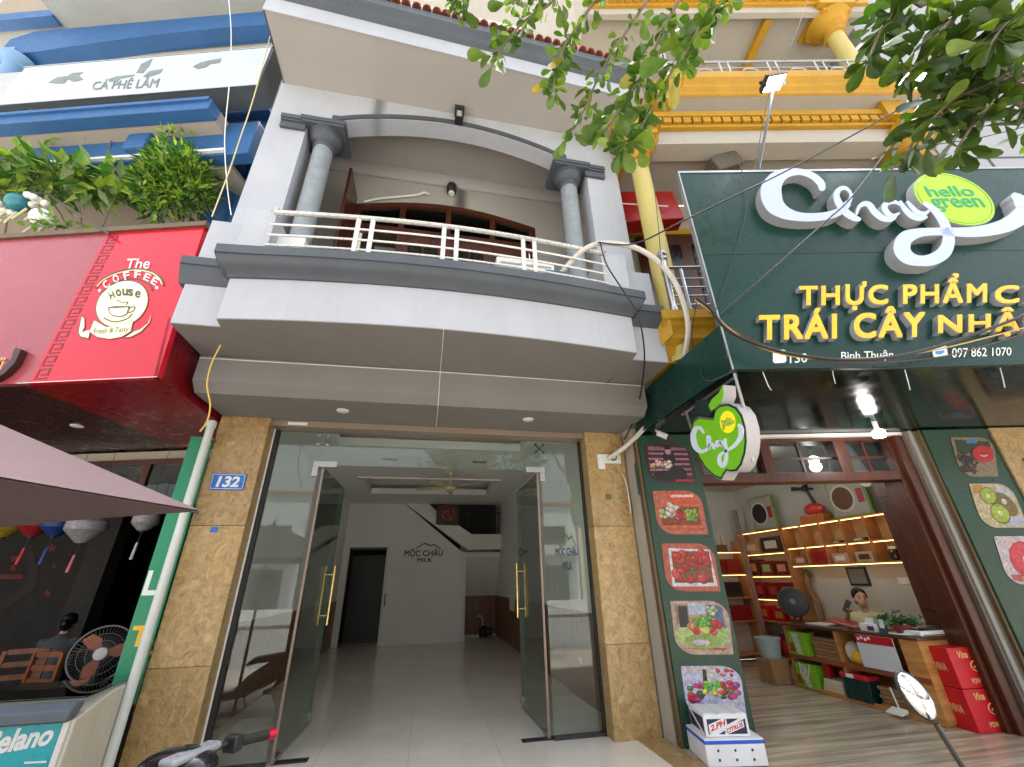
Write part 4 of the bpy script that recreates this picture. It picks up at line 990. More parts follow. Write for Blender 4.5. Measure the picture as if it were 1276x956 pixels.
# round badge
bc = RF.at(1188, 247.3, SF-.09); br = (RF.at(1236.5, 252, SF-.09)[0]-RF.at(1136, 240, SF-.09)[0])/2
lime = emit('lit_lime_acrylic', S(150, 190, 30), .06)
def disc(m, c, r, t0, t1, n=36): m.cyl((c[0], t0, c[2]), (c[0], t1, c[2]), r, n=n); return m
disc(MB(R), bc, br, SF-.09, SF-.002).build('badge', mat('script_return', S(150, 152, 156), .4, .06), sign)
disc(MB(R), bc, br*.985, SF-.095, SF-.091).build('badge_face', lime, sign)
m = MB(R); cp = R(bc[0], SF-.0955, bc[2]); m.tube([cp + RF.u*(math.cos(a)*br*.92)+Vector((0, 0, math.sin(a)*br*.92)) for a in [k*math.pi/24 for k in range(49)]], .003, 5, raw=True); m.build('badge_ring', mat('badge_green', S(60, 140, 40), .4), sign)
BG = mat('badge_letter_green', S(30, 150, 92), .4)
for tx, y0, y1, w in (('hello', .06, .44, .62), ('green', -.50, -.02, .68)):
    fit = lambda u, v, w_, y0=y0, y1=y1, w=w: R(bc[0]+br*(-w+2*w*u), SF-.0955-w_, bc[2]+br*(y0+(y1-y0)*v))
    lettering(tx, fit, .002, 'badge_lettering', BG, sign, fat=.018)

# lamps and loose ends under the canopy
def bulb(p, name, label, power):
    t = thing(name, p, label, 'lamp')
    MB().lathe([(.0, .10), (.025, .10), (.022, .02), (.03, .0)], p, 16).build('cap', WHITEPL, t)
    MB().lathe([(.03, 0), (.06, -.02), (.06, -.07), (.05, -.085), (.0, -.09)], p, 20).build('bulb', emit('lit_bulb', (1, .97, .92), 14), t)
    ld = bpy.data.lights.new('bulb_light', 'POINT'); ld.energy = power; ld.shadow_soft_size = .07; ld.color = (1, .97, .93)
    lo = bpy.data.objects.new('bulb_light', ld); C.objects.link(lo); lo.parent = t; lo.location = (0, 0, -.14)
    return t
s_, t_, z_ = RF.atz(1095, 540, 2.80)
bulb(R(s_, t_, 2.84), 'canopy_bulb', 'white LED bulb glowing under the dark green canopy', 2)
for i, (x, y) in enumerate(((955, 478), (1035, 470), (1128, 478), (1246, 475))):
    a = RF.P(x-2, y-20 if i else y-6, SF+.06); b_ = RF.P(x+6, y+8, SF+.16)
    tag(MB().tube([Vector((a.x, a.y, 2.94)), (a+b_)/2+Vector((0, 0, -.02)), Vector((b_.x, b_.y, min(b_.z, 2.9)))], .004, 5, raw=True, sub=3).build('loose_wire', WHITEPL), ['loose pale wire end nearest the apple sign under the green canopy', 'loose wire end hanging below the house number on the green canopy', 'loose wire end hanging below the canopy near the phone icon', 'loose wire end hanging from the canopy edge furthest right'][i], 'wire', 'loose wire ends under the canopy')

# apple-shaped hanging sign
AX = 2.43
ap = thing('apple_sign', PX(905, 598, AX), 'lime green apple shaped sign hanging from the dark green canopy', 'sign')
za = lambda x, y: (780+x*.21944, 440+y*.21944)
def aout(pts, inset=1.0, c=(530, 500)): return [PX(*za(c[0]+(x-c[0])*inset, c[1]+(y-c[1])*inset), AX) for x, y in pts]
body = [(500, 372), (512, 318), (540, 292), (585, 285), (630, 305), (662, 350), (682, 420), (688, 500), (680, 570), (660, 635), (632, 672), (600, 676), (575, 668), (560, 690), (542, 722), (505, 706), (455, 660), (412, 590), (382, 510), (368, 430), (380, 385), (410, 362), (455, 368)]
lf_ = [(470, 300), (490, 262), (530, 225), (552, 182), (556, 240), (540, 285), (510, 308), (485, 330)]
core = [(385, 300), (400, 270), (440, 262), (480, 290), (495, 330), (470, 360), (430, 350), (400, 335)]
D = Vector((.12, 0, 0)); APG = emit('lit_apple_green', S(104, 170, 24), .06); SIDEW = mat('sign_return', S(178, 176, 176), .45, .06)
MB().prism_w(aout(body), D).build('apple_board', SIDEW, ap, ang=60)
m = MB(); m.prism_w(aout(body, .985), (-.004, 0, 0)); m.build('outline', mat('sign_dark_outline', S(24, 46, 44), .4), ap)
m = MB(); m.prism_w([p-Vector((.0045, 0, 0)) for p in aout(body, .93)], (-.003, 0, 0)); m.build('apple_face', APG, ap)
MB().prism_w(aout(lf_), D).build('leaf_board', SIDEW, ap); m = MB(); m.prism_w([p for p in aout(lf_, .99, (515, 265))], (-.004, 0, 0)); m.build('leaf_face', APG, ap)
m = MB(); m.prism_w(aout(core), D*.8); m.build('stem_board', mat('sign_dark_outline', S(24, 46, 44), .4), ap)
m = MB(); cc = PX(*za(582, 392), AX); rr = (PX(*za(540, 392), AX)-PX(*za(628, 392), AX)).length/2
m.cyl(cc-Vector((.008, 0, 0)), cc-Vector((.0105, 0, 0)), rr, n=28, raw=True); m.build('yellow_dot', emit('lit_yellow', S(230, 212, 26), .10), ap)
for tx, q in (('hello', ((548, 378), (605, 358), (607, 385), (550, 408))), ('green', ((552, 408), (622, 380), (626, 408), (556, 440)))):
    f = quadfit(*[PX(*za(*p), AX)-Vector((.011, 0, 0)) for p in q], Vector((-1, 0, 0))); lettering(tx, f, .001, 'dot_lettering', BG, ap, bold=.02)
zas = lambda x, y: za(x, y)
zas2 = [[(446, 452, 14), (425, 425, 18), (398, 435, 26), (388, 480, 32), (402, 535, 30), (435, 560, 22), (470, 545, 16), (482, 520, 14)],
        [(478, 530, 12), (484, 485, 11), (470, 475, 11), (470, 510, 12), (476, 545, 14), (486, 520, 12), (498, 515, 12), (506, 542, 14)],
        [(540, 500, 12), (522, 505, 13), (522, 530, 14), (540, 520, 12), (545, 500, 11), (552, 530, 13), (566, 500, 12)],
        [(570, 490, 13), (575, 540, 16), (576, 600, 20), (560, 640, 24), (540, 625, 22), (540, 585, 20), (570, 560, 15), (620, 530, 20), (655, 485, 26), (662, 435, 28), (650, 410, 18)]]
class _zk:
    k = .21944/.279
    def __call__(self, x, y): return za(x, y)
script(zas2, _zk(), lambda x, y: PX(x, y, AX)-Vector((.0085, 0, 0)), Vector((-1, 0, 0)), .004, [mat('white_script', S(214, 226, 240), .35), mat('white_script', S(214, 226, 240), .35)], ap, 'script_stroke', .0008)
e0, e1 = R(.33, SF+.02, 2.94), R(.10, -.45, 2.94)
m = MB(); m.tube([e0+Vector((.05, .02, -.01)), PX(936, 540, AX+.08), PX(938, 575, AX+.08)], .013, 8, raw=True); m.build('bracket', STEEL, ap)
m = MB(); m.tube([PX(854, 512, AX+.08), PX(862, 535, AX+.08)], .013, 8, raw=True); m.build('bracket', STEEL, ap)
m = MB(); m.tube([PX(850, 517, AX+.08), PX(918, 468, AX+.08)], .013, 8, raw=True); m.build('bracket', STEEL, ap)

# security camera under the canopy corner
cc_ = PY(820, 540, 4.2); cv = thing('security_camera', cc_, 'small white security camera under the dark green canopy corner', 'camera')
dv = Vector((.5, -.6, -.55)).normalized()
MB().cyl(cc_, cc_+dv*.13, .033, n=16, raw=True).build('body', WHITEPL, cv); MB().cyl(cc_+dv*.13, cc_+dv*.15, .034, n=16, raw=True).build('hood', BLACK, cv)
MB().tube([cc_, cc_+Vector((-.02, .02, .07)), cc_+Vector((-.04, .05, .12))], .012, 8, raw=True).build('mount', WHITEPL, cv)
MB().lathe([(.03, 0), (.03, .02), (.0, .02)], cc_+Vector((-.04, .05, .11)), 14).build('base', WHITEPL, cv)

# floodlights on arms above the sign
def flood(x, y, bx, by, label, tilt):
    p = RF.P(x, y, SF-.25); b_ = RF.P(bx, by, SF+.03)
    t = thing('floodlight', b_, label, 'floodlight', 'floodlights over the green sign')
    MB().tube([Vector((b_.x, b_.y, ST-.1)), b_+(p-b_)*.08, p+Vector((0, .03, -.05))], .016, 8, raw=True).build('arm', mat('galvanised_arm', S(84, 88, 90), .5, .1, 5, metal=.6), t)
    d = (R(2.3, SF, 4.0)-p).normalized(); d = (d+Vector((0, -.25, 0))).normalized()
    a = RF.u; b2 = d.cross(a).normalized(); a = b2.cross(d).normalized()
    T = lambda u, v, w: p + a*u + b2*v + d*w
    MB(T).box(-.13, .13, -.09, .09, -.045, 0).build('housing', DARKMET, t, bevel=.008)
    m = MB(T)
    for k in range(6): m.box(-.11+k*.04, -.104+k*.04, -.08, .08, -.075, -.046)
    m.build('heat_sink', DARKMET, t)
    MB(T).box(-.115, .115, -.075, .075, .001, .006).build('lens', emit('lit_flood', (.95, .98, 1), 7), t)
    m = MB(T); m.box(-.145, -.132, -.015, .015, -.06, .03); m.box(.132, .145, -.015, .015, -.06, .03); m.box(-.145, .145, -.015, .015, -.082, -.0755); m.build('yoke', DARKMET, t)
    ld = bpy.data.lights.new('flood_light', 'AREA'); ld.energy = 3; ld.shape = 'RECTANGLE'; ld.size = .23; ld.size_y = .15
    lo = bpy.data.objects.new('flood_light', ld); C.objects.link(lo); lo.parent = t
    lo.matrix_basis = Matrix.Translation(p + d*.012 - b_) @ (-d).to_track_quat('Z', 'Y').to_matrix().to_4x4()
flood(965, 104, 944, 217, 'lit floodlight on a grey arm in front of the ochre balcony', 0)
flood(1138, 100, 1108, 214, 'lit floodlight on a grey arm half hidden by leaves', 0)

# ------------------------------------------------------------------ green poster panels
def poster(parent, px, kind, t=-.004, seed=0):
    rnd = random.Random(seed+100)
    f0 = sq(*px, t)
    m = MB(); r = .34; rs = .03
    pts = []
    for cx, cy, a0, rr in ((1, 1, 0, r), (0, 1, 90, rs), (0, 0, 180, r if kind != 'sq' else rs), (1, 0, 270, rs)):
        ccx, ccy = (cx-rr if cx else rr), (cy-rr if cy else rr)
        pts += [(ccx+rr*math.cos(math.radians(a0+90*k/6)), ccy+rr*math.sin(math.radians(a0+90*k/6))) for k in range(7)]
    bgc, items = kind
    m.col = S(*bgc); m.prism_w([f0(u, v, 0) for u, v in pts], RN*.002)
    lay = [0]
    inside = lambda u, v: (.02 < u < .98 and .02 < v < .98) and not (u > 1-r and v > 1-r and (u-(1-r))**2+(v-(1-r))**2 > (r*.96)**2) and not (u < r and v < r and (u-r)**2+(v-r)**2 > (r*.96)**2)
    def blob(u, v, ru, rv, c, n=12, rot=0.0):
        P = []
        for k in range(n):
            a = 2*math.pi*k/n; x, y = ru*math.cos(a), rv*math.sin(a); uu, vv = u+x*math.cos(rot)-y*math.sin(rot), v+x*math.sin(rot)+y*math.cos(rot)
            for _ in range(14):
                if inside(uu, vv): break
                uu, vv = uu+(.5-uu)*.1, vv+(.5-vv)*.1
            P.append(f0(uu, vv, .0022+.00003*lay[0]))
        lay[0] += 1; m.col = S(*c); m.add(P, [tuple(range(n))], raw=True)
    for it in items:
        if it[0] == 'rect':
            _, u0, v0, u1, v1, c = it; blob((u0+u1)/2, (v0+v1)/2, abs(u1-u0)/2*1.41, abs(v1-v0)/2*1.41, c, 4, math.pi/4) if False else None
            P = []
            for u, v in ((u0, v0), (u1, v0), (u1, v1), (u0, v1)):
                for _ in range(14):
                    if inside(u, v): break
                    u, v = u+(.5-u)*.1, v+(.5-v)*.1
                P.append(f0(u, v, .0022+.00003*lay[0]))
            lay[0] += 1; m.col = S(*c); m.add(P, [(0, 1, 2, 3)], raw=True)
        elif it[0] == 'blob': blob(*it[1:])
        elif it[0] == 'many':
            _, u0, v0, u1, v1, n, r0, r1, cols = it
            for k in range(n):
                u, v, rr = rnd.uniform(u0, u1), rnd.uniform(v0, v1), rnd.uniform(r0, r1); c = rnd.choice(cols)
                c = tuple(max(0, min(255, q+rnd.randint(-22, 22))) for q in c)
                blob(u, v, rr, rr*rnd.uniform(.8, 1.1), tuple(int(q*.6) for q in c)); blob(u-.006, v+.01, rr*.86, rr*.84, c); blob(u-rr*.25, v+rr*.35, rr*.3, rr*.22, tuple(min(255, q+60) for q in c), 8)
    return m.build('poster', PRINT, parent, smooth=False, recalc=False)
def ppanel(s0, s1, label):
    t = thing('poster_panel', R((s0+s1)/2, .15, 0), label, 'panel', 'green fruit poster panels')
    RB(s0, s1, 0, .30, .0, 2.93).build('panel', PANELG, t, bevel=.006)
    RB(s0-.03, s0-.001, .02, .30, .0, 2.93).build('side_trim', mat('brown_trim', S(96, 76, 52), .5), t)
    return t
LP = ppanel(0, .665, 'tall dark green poster panel left of the fruit shop door'); RP = ppanel(3.42, 4.22, 'tall dark green poster panel right of the fruit shop door')
red, grn, yel, org, prp, wht, pnk, drk = (206, 30, 34), (120, 176, 50), (226, 196, 60), (224, 96, 40), (110, 40, 90), (226, 222, 216), (222, 150, 160), (40, 30, 30)
K = [((70, 28, 40), [('rect', .02, .86, .98, .98, (150, 110, 120))] + [('rect', .05, v, .98, v+.05, (176, 130, 150)) for v in (.72, .58, .44, .30, .16)] + [('blob', .5, .62, .14, .22, (40, 24, 34)), ('blob', .5, .80, .07, .09, (206, 160, 170)), ('blob', .5, .90, .09, .06, (20, 14, 18)), ('many', .08, .38, .55, .54, 22, .03, .05, [wht, pnk, (240, 180, 120)]), ('blob', .3, .16, .2, .14, (20, 14, 16)), ('blob', .62, .22, .2, .2, (24, 14, 16)), ('rect', .55, .03, .95, .09, (180, 30, 40))]),
     ((206, 110, 80), [('rect', .02, .02, .98, .3, (196, 92, 58)), ('rect', .3, .68, .88, .97, (226, 84, 40)), ('rect', .36, .84, .84, .9, (250, 220, 210)), ('rect', .12, .2, .9, .62, (150, 60, 30)), ('many', .1, .36, .48, .68, 26, .04, .07, [(196, 214, 150), (230, 200, 220), (170, 200, 120), wht]), ('many', .42, .26, .62, .5, 7, .06, .08, [red, (150, 24, 40)]), ('many', .62, .28, .84, .56, 26, .035, .05, [(140, 196, 60), (120, 180, 50)]), ('rect', .12, .14, .92, .2, (214, 110, 50))]),
     ((196, 96, 78), [('rect', .12, .1, .96, .9, (228, 226, 232)), ('rect', .17, .17, .9, .83, (150, 70, 44)), ('many', .2, .2, .88, .8, 10, .03, .05, [(70, 120, 50)]), ('many', .2, .22, .86, .8, 22, .075, .10, [(214, 34, 36), (200, 30, 30), (222, 60, 44)]), ('many', .2, .2, .85, .4, 10, .02, .03, [(70, 120, 50)])]),
     ((196, 170, 150), [('rect', .02, .55, .3, .98, (160, 120, 110)), ('rect', .12, .5, .28, .9, (30, 26, 30)), ('rect', .62, .4, .98, .98, (90, 110, 150)), ('rect', .3, .74, .6, .95, (190, 200, 216)), ('rect', .1, .02, .9, .12, (186, 84, 60)), ('blob', .2, .34, .2, .16, (186, 210, 130)), ('blob', .78, .34, .2, .18, (176, 206, 120)), ('blob', .5, .24, .34, .14, (150, 180, 90)), ('many', .25, .4, .8, .7, 14, .06, .09, [(222, 120, 60), red, yel, (226, 170, 120)]), ('many', .34, .5, .66, .7, 26, .035, .045, [(110, 190, 50), (90, 170, 50)]), ('many', .6, .72, .78, .88, 10, .035, .05, [(190, 214, 150)]), ('blob', .56, .44, .07, .07, (214, 220, 110)), ('blob', .4, .42, .07, .07, (210, 40, 50)), ('blob', .45, .22, .16, .05, (220, 200, 220))]),
     ((206, 206, 232), [('rect', .02, .9, .34, .98, (226, 206, 170)), ('rect', .34, .5, .42, .98, (40, 30, 30)), ('rect', .42, .7, .58, .97, (214, 210, 206)), ('many', .6, .8, .9, .95, 8, .03, .05, [red, yel, pnk]), ('many', .1, .3, .9, .6, 12, .05, .08, [(70, 120, 60), (50, 90, 50)]), ('many', .08, .3, .32, .66, 9, .05, .07, [red, (200, 30, 60), (190, 60, 160)]), ('many', .66, .34, .92, .66, 10, .05, .07, [red, (190, 60, 160), (214, 40, 50)]), ('many', .36, .5, .62, .66, 22, .04, .05, [(120, 210, 40), (100, 196, 40)]), ('many', .3, .4, .64, .5, 7, .05, .06, [org, wht, yel])])]
PXS = [((803, 553), (858, 553), (869, 602), (809.5, 602)), ((813, 612), (872, 611), (882.6, 666), (821, 666)), ((824, 677.4), (888, 677), (898, 737), (831, 737)), ((835, 749), (906, 748.5), (914, 815.5), (843, 816)), ((848, 830), (921.5, 829.5), (930, 891), (857, 893))]
for k in range(5): poster(LP, PXS[k], K[k], seed=k)
KR = [((150, 130, 100), [('rect', .02, .6, .98, .98, (40, 60, 40)), ('rect', .35, .84, .6, .97, (90, 140, 190)), ('many', .05, .08, .5, .6, 60, .04, .055, [(60, 34, 30), (44, 26, 26)]), ('blob', .7, .56, .28, .22, (206, 36, 40)), ('blob', .7, .54, .09, .05, (235, 226, 226)), ('blob', .7, .57, .09, .05, (206, 36, 40))]),
      ((206, 190, 150), [('rect', .05, .78, .3, .97, (210, 150, 70)), ('rect', .6, .7, .97, .97, (200, 206, 216)), ('rect', .6, .05, .95, .25, (190, 196, 226)), ('blob', .7, .52, .2, .3, (130, 106, 50), 14, .5), ('blob', .36, .72, .2, .2, (110, 90, 40)), ('blob', .36, .72, .18, .18, (168, 196, 50)), ('blob', .36, .72, .05, .05, (235, 235, 190)), ('blob', .5, .32, .22, .24, (110, 90, 40)), ('blob', .5, .32, .2, .21, (176, 200, 56)), ('blob', .5, .32, .05, .06, (235, 235, 190)), ('blob', .68, .58, .06, .07, (214, 220, 200))]),
      ((214, 200, 206), [('blob', .55, .5, .36, .4, (206, 34, 50)), ('blob', .55, .56, .3, .3, (226, 60, 70)), ('blob', .62, .48, .14, .14, (230, 226, 236)), ('rect', .1, .05, .35, .2, (190, 80, 70))])]
for k, px in enumerate((((1184, 545), (1237, 545), (1244, 594), (1197.5, 594)), ((1207, 603), (1259, 602.5), (1281, 657.5), (1224.6, 658)), ((1238, 668.5), (1293, 668), (1315, 728), (1257, 729)))):
    poster(RP, px, KR[k], seed=k+20)

# cartons in front of the left panel
def fitface(P0, u, v, n): return lambda a, b, w: P0 + u*a + v*b + n*w
crt = thing('white_carton', R(.33, -.36, 0), 'white foam box with a blue stripe at the foot of the poster panel', 'box')
CARD = mat('white_carton_card', S(226, 228, 232), .5, .05, 6)
b0 = [(.02, .62), (-.47, -.06)]
RB(.03, .52, -.42, -.02, .004, .150).build('box', CARD, crt, bevel=.008)
RB(.026, .524, -.424, -.016, .151, .172).build('lid', mat('carton_blue', S(38, 84, 200), .4), crt, bevel=.004)
RB(.032, .518, -.418, -.022, .173, .184).build('lid_top', CARD, crt)
for s in (.13, .27, .41):
    for z in (.05, .11): RB(s-.008, s+.008, -.4235, -.421, z-.008, z+.008).build('vent_hole', BLACK, crt)
cx = thing('citrus_carton', R(.29, -.2, .186), 'navy and white citrus carton standing on the white foam box', 'box')
CZ0 = .186
RB(.07, .44, -.38, -.05, CZ0, CZ0+.15).build('box', CARD, cx, bevel=.006)
NV = mat('carton_navy', S(34, 34, 70), .4)
fr = fitface(R(.07, -.3805, CZ0), RF.u*.37, Vector((0, 0, .15)), RN)
for tri in ([(.06, .12), (.06, .80), (.80, .80)], [(.94, .80), (.94, .12), (.28, .12)]):
    m = MB(); m.prism_w([fr(*p, .0) for p in tri], RN*.002); m.build('print_panel', NV, cx)
sdm = MB(R)
for tri in ([(.06, .12), (.06, .85), (.8, .85)], [(.94, .80), (.94, .12), (.28, .12)]):
    m = MB(R); m.prism([(.0695, -.38+.33*a, CZ0+.15*b) for a, b in tri], (-.002, 0, 0)); m.build('print_panel', NV, cx)
RWH = mat('carton_red', S(206, 40, 60), .4)
def diag(P, ux, uy, n): return lambda a, b, w: P + ux*a + uy*b + n*w
f1 = diag(R(.11, -.384, CZ0+.035), RF.u*.14+Vector((0, 0, .045)), Vector((0, 0, .042)), RN)
m = MB(); m.prism_w([f1(-.06, -.2, -.001), f1(1.06, -.2, -.001), f1(1.06, 1.2, -.001), f1(-.06, 1.2, -.001)], RN*.001); m.build('print_band', CARD, cx); lettering('2.PH', f1, .001, 'carton_lettering', RWH, cx, bold=.04, shear=.2)
f2 = diag(R(.24, -.384, CZ0+.022), RF.u*.15+Vector((0, 0, .045)), Vector((0, 0, .03)), RN)
m = MB(); m.prism_w([f2(-.06, -.2, -.001), f2(1.06, -.2, -.001), f2(1.06, 1.2, -.001), f2(-.06, 1.2, -.001)], RN*.001); m.build('print_band', CARD, cx); lettering('CITRUS', f2, .001, 'carton_lettering', RWH, cx, bold=.04)
RB(.08, .17, -.37, -.06, CZ0+.1505, CZ0+.155).build('flap', CARD, cx); RB(.21, .31, -.37, -.06, CZ0+.1505, CZ0+.154).build('flap', CARD, cx); RB(.35, .43, -.37, -.06, CZ0+.1505, CZ0+.156).build('flap', CARD, cx)
# ------------------------------------------------------------------ the fruit shop interior
SX0, SX1, SY1, SZ = 2.47, 6.46, 8.05, 3.02
shop = thing('fruit_shop', (4.6, 6, 0), 'lit fruit shop room with white walls behind the open red brown door frame', 'shop')
LWALL = mat('shop_white_wall', S(196, 194, 186), .7, .04, 1.2)
MB().box(SX1, SX1+.1, 4.05, 8.3, 0, SZ).build('right_wall', LWALL, shop)
MB().box(SX0-.09, SX1, SY1, SY1+.1, 0, SZ).build('back_wall', LWALL, shop)
MB().box(SX0-.09, SX0, 4.75, 8.05, 0, SZ).build('left_wall', LWALL, shop)
m = MB(); m.prism([(SX0-.09, 4.70, SZ), (SX1, 4.08, SZ), (SX1, 8.1, SZ), (SX0-.09, 8.1, SZ)], (0, 0, .08)); m.build('ceiling', LWALL, shop)
sb = struct(MB().box(SX0-.09, 7.4, 3.0, 8.1, -.3, -.010), 'fruit_shop_floor', GROUT)
for i in range(9):
    for j in range(9):
        x0 = SX0-.08+i*.6; y0 = 2.95+j*.6
        me = MB().box(x0+.001, x0+.599, y0+.001, min(y0+.599, 8.04), -.009, 0).mesh('floor_tile', smooth=False); me.materials.append(STILE); inst(me, 'floor_tile', sb, Matrix.Identity(4))
# door frame: header with transom lights, right jamb, shutter rail
fr_ = thing('door_frame', R(2.0, .3, 0), 'red brown timber door frame with transom lights around the fruit shop entrance', 'door frame')
RB(.67, 3.25, .16, .36, 2.86, 2.935).build('head', REDWOOD, fr_); RB(.67, 3.25, .16, .36, 2.38, 2.48).build('transom_rail', REDWOOD, fr_)
RB(.67, 3.40, .10, .158, 2.90, 2.938).build('head_channel', WHITEPL, fr_)
for s0, s1 in ((.67, .78), (1.53, 1.65), (2.44, 2.58)): RB(s0, s1, .17, .35, 2.48, 2.86).build('transom_mullion', REDWOOD, fr_)
for s0, s1 in ((.78, 1.53), (1.65, 2.44), (2.58, 3.12)):
    RB(s0, s1, .25, .256, 2.48, 2.86).build('transom_pane', DGL, fr_, smooth=False)
    m = MB(R); m.box((s0+s1)/2-.014, (s0+s1)/2+.014, .235, .27, 2.48, 2.86); m.build('glazing_bar', REDWOOD, fr_)
    m = MB(R); m.box(s0, s1, .236, .269, 2.655, 2.68); m.build('glazing_bar', REDWOOD, fr_)
RB(3.10, 3.25, .16, .42, 0, 2.86).build('jamb', REDWOOD, fr_, bevel=.006); RB(3.15, 3.25, .10, .158, 0, 2.90).build('jamb_moulding', REDWOOD, fr_, bevel=.008)
RB(3.18, 3.24, .43, .70, .01, 2.42).build('open_leaf', REDWOOD, fr_, bevel=.006)
for z0, z1 in ((.15, .85), (1.0, 2.25)): RB(3.168, 3.179, .47, .66, z0, z1).build('leaf_panel', REDWOOD, fr_, bevel=.01)
RB(3.262, 3.40, .06, .30, 0, 2.93).build('shutter_rail', mat('grey_rail', S(120, 110, 100), .5, .08, 3, metal=.3), fr_); RB(3.29, 3.33, .04, .059, 0, 2.93).build('shutter_track', mat('dull_aluminium', S(140, 138, 132), .55, .08, 4), fr_)
RB(.62, .66, .30, .5, 0, 2.9).build('left_jamb', REDWOOD, fr_)
RB(3.40, 3.44, .301, .6, 0, 2.95).build('return_wall', CREAM, fr_)

# ---- LED wall shelves on the right wall
WARM = emit('warm_led', (1.0, .58, .22), 1.5)
SHW = wood('shelf_wood', S(170, 116, 66), S(200, 148, 92), .5, (3, 3, 3))
sh = thing('wall_shelf', (6.3, 5.6, 1.5), 'two tier timber wall shelf lit by warm LED strips above the counter', 'shelf')
SFX = 6.20
for z in (1.51, 1.79, 2.13): MB().box(SFX, SX1-.002, 4.45, 6.75, z, z+.02).build('board', SHW, sh)
ydv = [4.45+i*(6.75-4.45)/6 for i in range(7)]
for i, y in enumerate(ydv):
    for z0, z1 in ((1.531, 1.789), (1.811, 2.129)): MB().box(SFX+.01, SX1-.003, y-.009, y+.009, z0, z1).build('divider', SHW, sh)
MB().box(SX1-.02, SX1-.0025, 4.46, 6.74, 1.531, 2.129).build('back_panel', wood('shelf_back', S(186, 150, 104), S(206, 174, 130), .5, (2, 2, 2)), sh)
for i in range(6):
    for z in (1.788, 2.128): MB().box(SFX+.02, SFX+.032, ydv[i]+.03, ydv[i+1]-.03, z-.010, z-.002).build('led_strip', WARM, sh)
MB().box(SFX+.02, SFX+.032, 4.48, 6.72, 1.50, 1.508).build('led_strip', WARM, sh)
# far shelves, floor to head height
fs = thing('display_shelf', (6.3, 7.35, 0), 'tall timber display shelf of red gift packs in the far corner of the fruit shop', 'shelf')
for z in (.08, .62, .98, 1.36, 1.74, 2.13): MB().box(SFX, SX1-.002, 6.80, 7.95, z, z+.02).build('board', SHW, fs)
for y in (6.79, 7.95): MB().box(SFX-.005, SX1-.001, y-.01, y+.01, 0.002, 2.152).build('side', SHW, fs)
for z in (.978, 1.358, 1.738, 2.128): MB().box(SFX+.02, SFX+.03, 6.85, 7.9, z-.008, z-.001).build('led_strip', WARM, fs)
bs = thing('rear_shelf', (5.7, 7.95, 0), 'timber shelf unit of red boxes on the rear wall of the fruit shop', 'shelf')
for z in (.1, .62, 1.0, 1.4, 1.8): MB().box(4.6, 6.12, 7.78, 8.045, z, z+.02).build('board', SHW, bs)
for x in (4.6, 5.36, 6.12): MB().box(x-.01, x+.01, 7.775, 8.046, 0.002, 2.0).build('side', SHW, bs)
for z in (1.398, 1.798): MB().box(4.65, 6.1, 7.80, 7.81, z-.008, z-.001).build('led_strip', WARM, bs)
MB().box(6.13, 6.19, 7.72, 7.78, .002, 2.6).build('post', mat('mauve_post', S(150, 128, 130), .5), bs)
# stock on the shelves
rnd = random.Random(11)
def pack(x0, x1, y0, y1, z0, h, cols, label, name='gift_pack', cat='pack'):
    t = thing(name, ((x0+x1)/2, (y0+y1)/2, z0), label, cat, 'stock on the fruit shop shelves')
    c1, c2 = cols
    MB().box(x0, x1, y0, y1, z0, z0+h).build('box', mat('stock_%d_%d_%d' % c1, S(*c1), .35, .15, 20), t, bevel=.004)
    MB().box(x0-.002, x0-.0005, y0+.2*(y1-y0), y1-.2*(y1-y0), z0+.25*h, z0+.75*h).build('print', mat('stock_%d_%d_%d' % c2, S(*c2), .4, .25, 40), t)
    return t
nm = ['nearest the street', 'second from the street', 'third from the street', 'third from the far end', 'second from the far end', 'at the far end']
lo = [((200, 60, 70), (235, 200, 190)), None, ((190, 170, 130), (90, 60, 40)), ((200, 150, 130), (240, 230, 220)), ((170, 20, 26), (150, 16, 22)), ((150, 100, 70), (226, 200, 170))]
for i in range(6):
    if lo[i]: pack(SFX+.03, SX1-.04, ydv[i]+.05, ydv[i+1]-.06, 1.5305, .14 if i != 4 else .2, lo[i], 'gift pack in the lower shelf bay ' + nm[i])
    else:
        t = thing('jar', (SFX+.12, (ydv[i]+ydv[i+1])/2, 1.5305), 'dark glass jar with pale lid in the lower shelf bay ' + nm[i], 'jar')
        MB().lathe([(.0, 0), (.06, 0), (.07, .03), (.07, .12), (.05, .15)], (SFX+.12, (ydv[i]+ydv[i+1])/2, 1.531), 18).build('body', mat('jar_dark', S(60, 40, 24), .1), t)
        MB().lathe([(.055, .15), (.055, .18), (.0, .18)], (SFX+.12, (ydv[i]+ydv[i+1])/2, 1.531), 18).build('lid', WHITEPL, t)
pack(SFX+.04, SX1-.05, ydv[2]+.1, ydv[2]+.3, 1.8105, .05, ((120, 96, 70), (220, 210, 190)), 'flat wooden tray in the upper shelf bay third from the street', 'tray', 'tray')
pack(SFX+.04, SX1-.05, ydv[3]+.1, ydv[3]+.27, 1.8105, .04, ((96, 80, 60), (200, 180, 150)), 'flat brown tray in the upper shelf bay third from the far end', 'tray', 'tray')
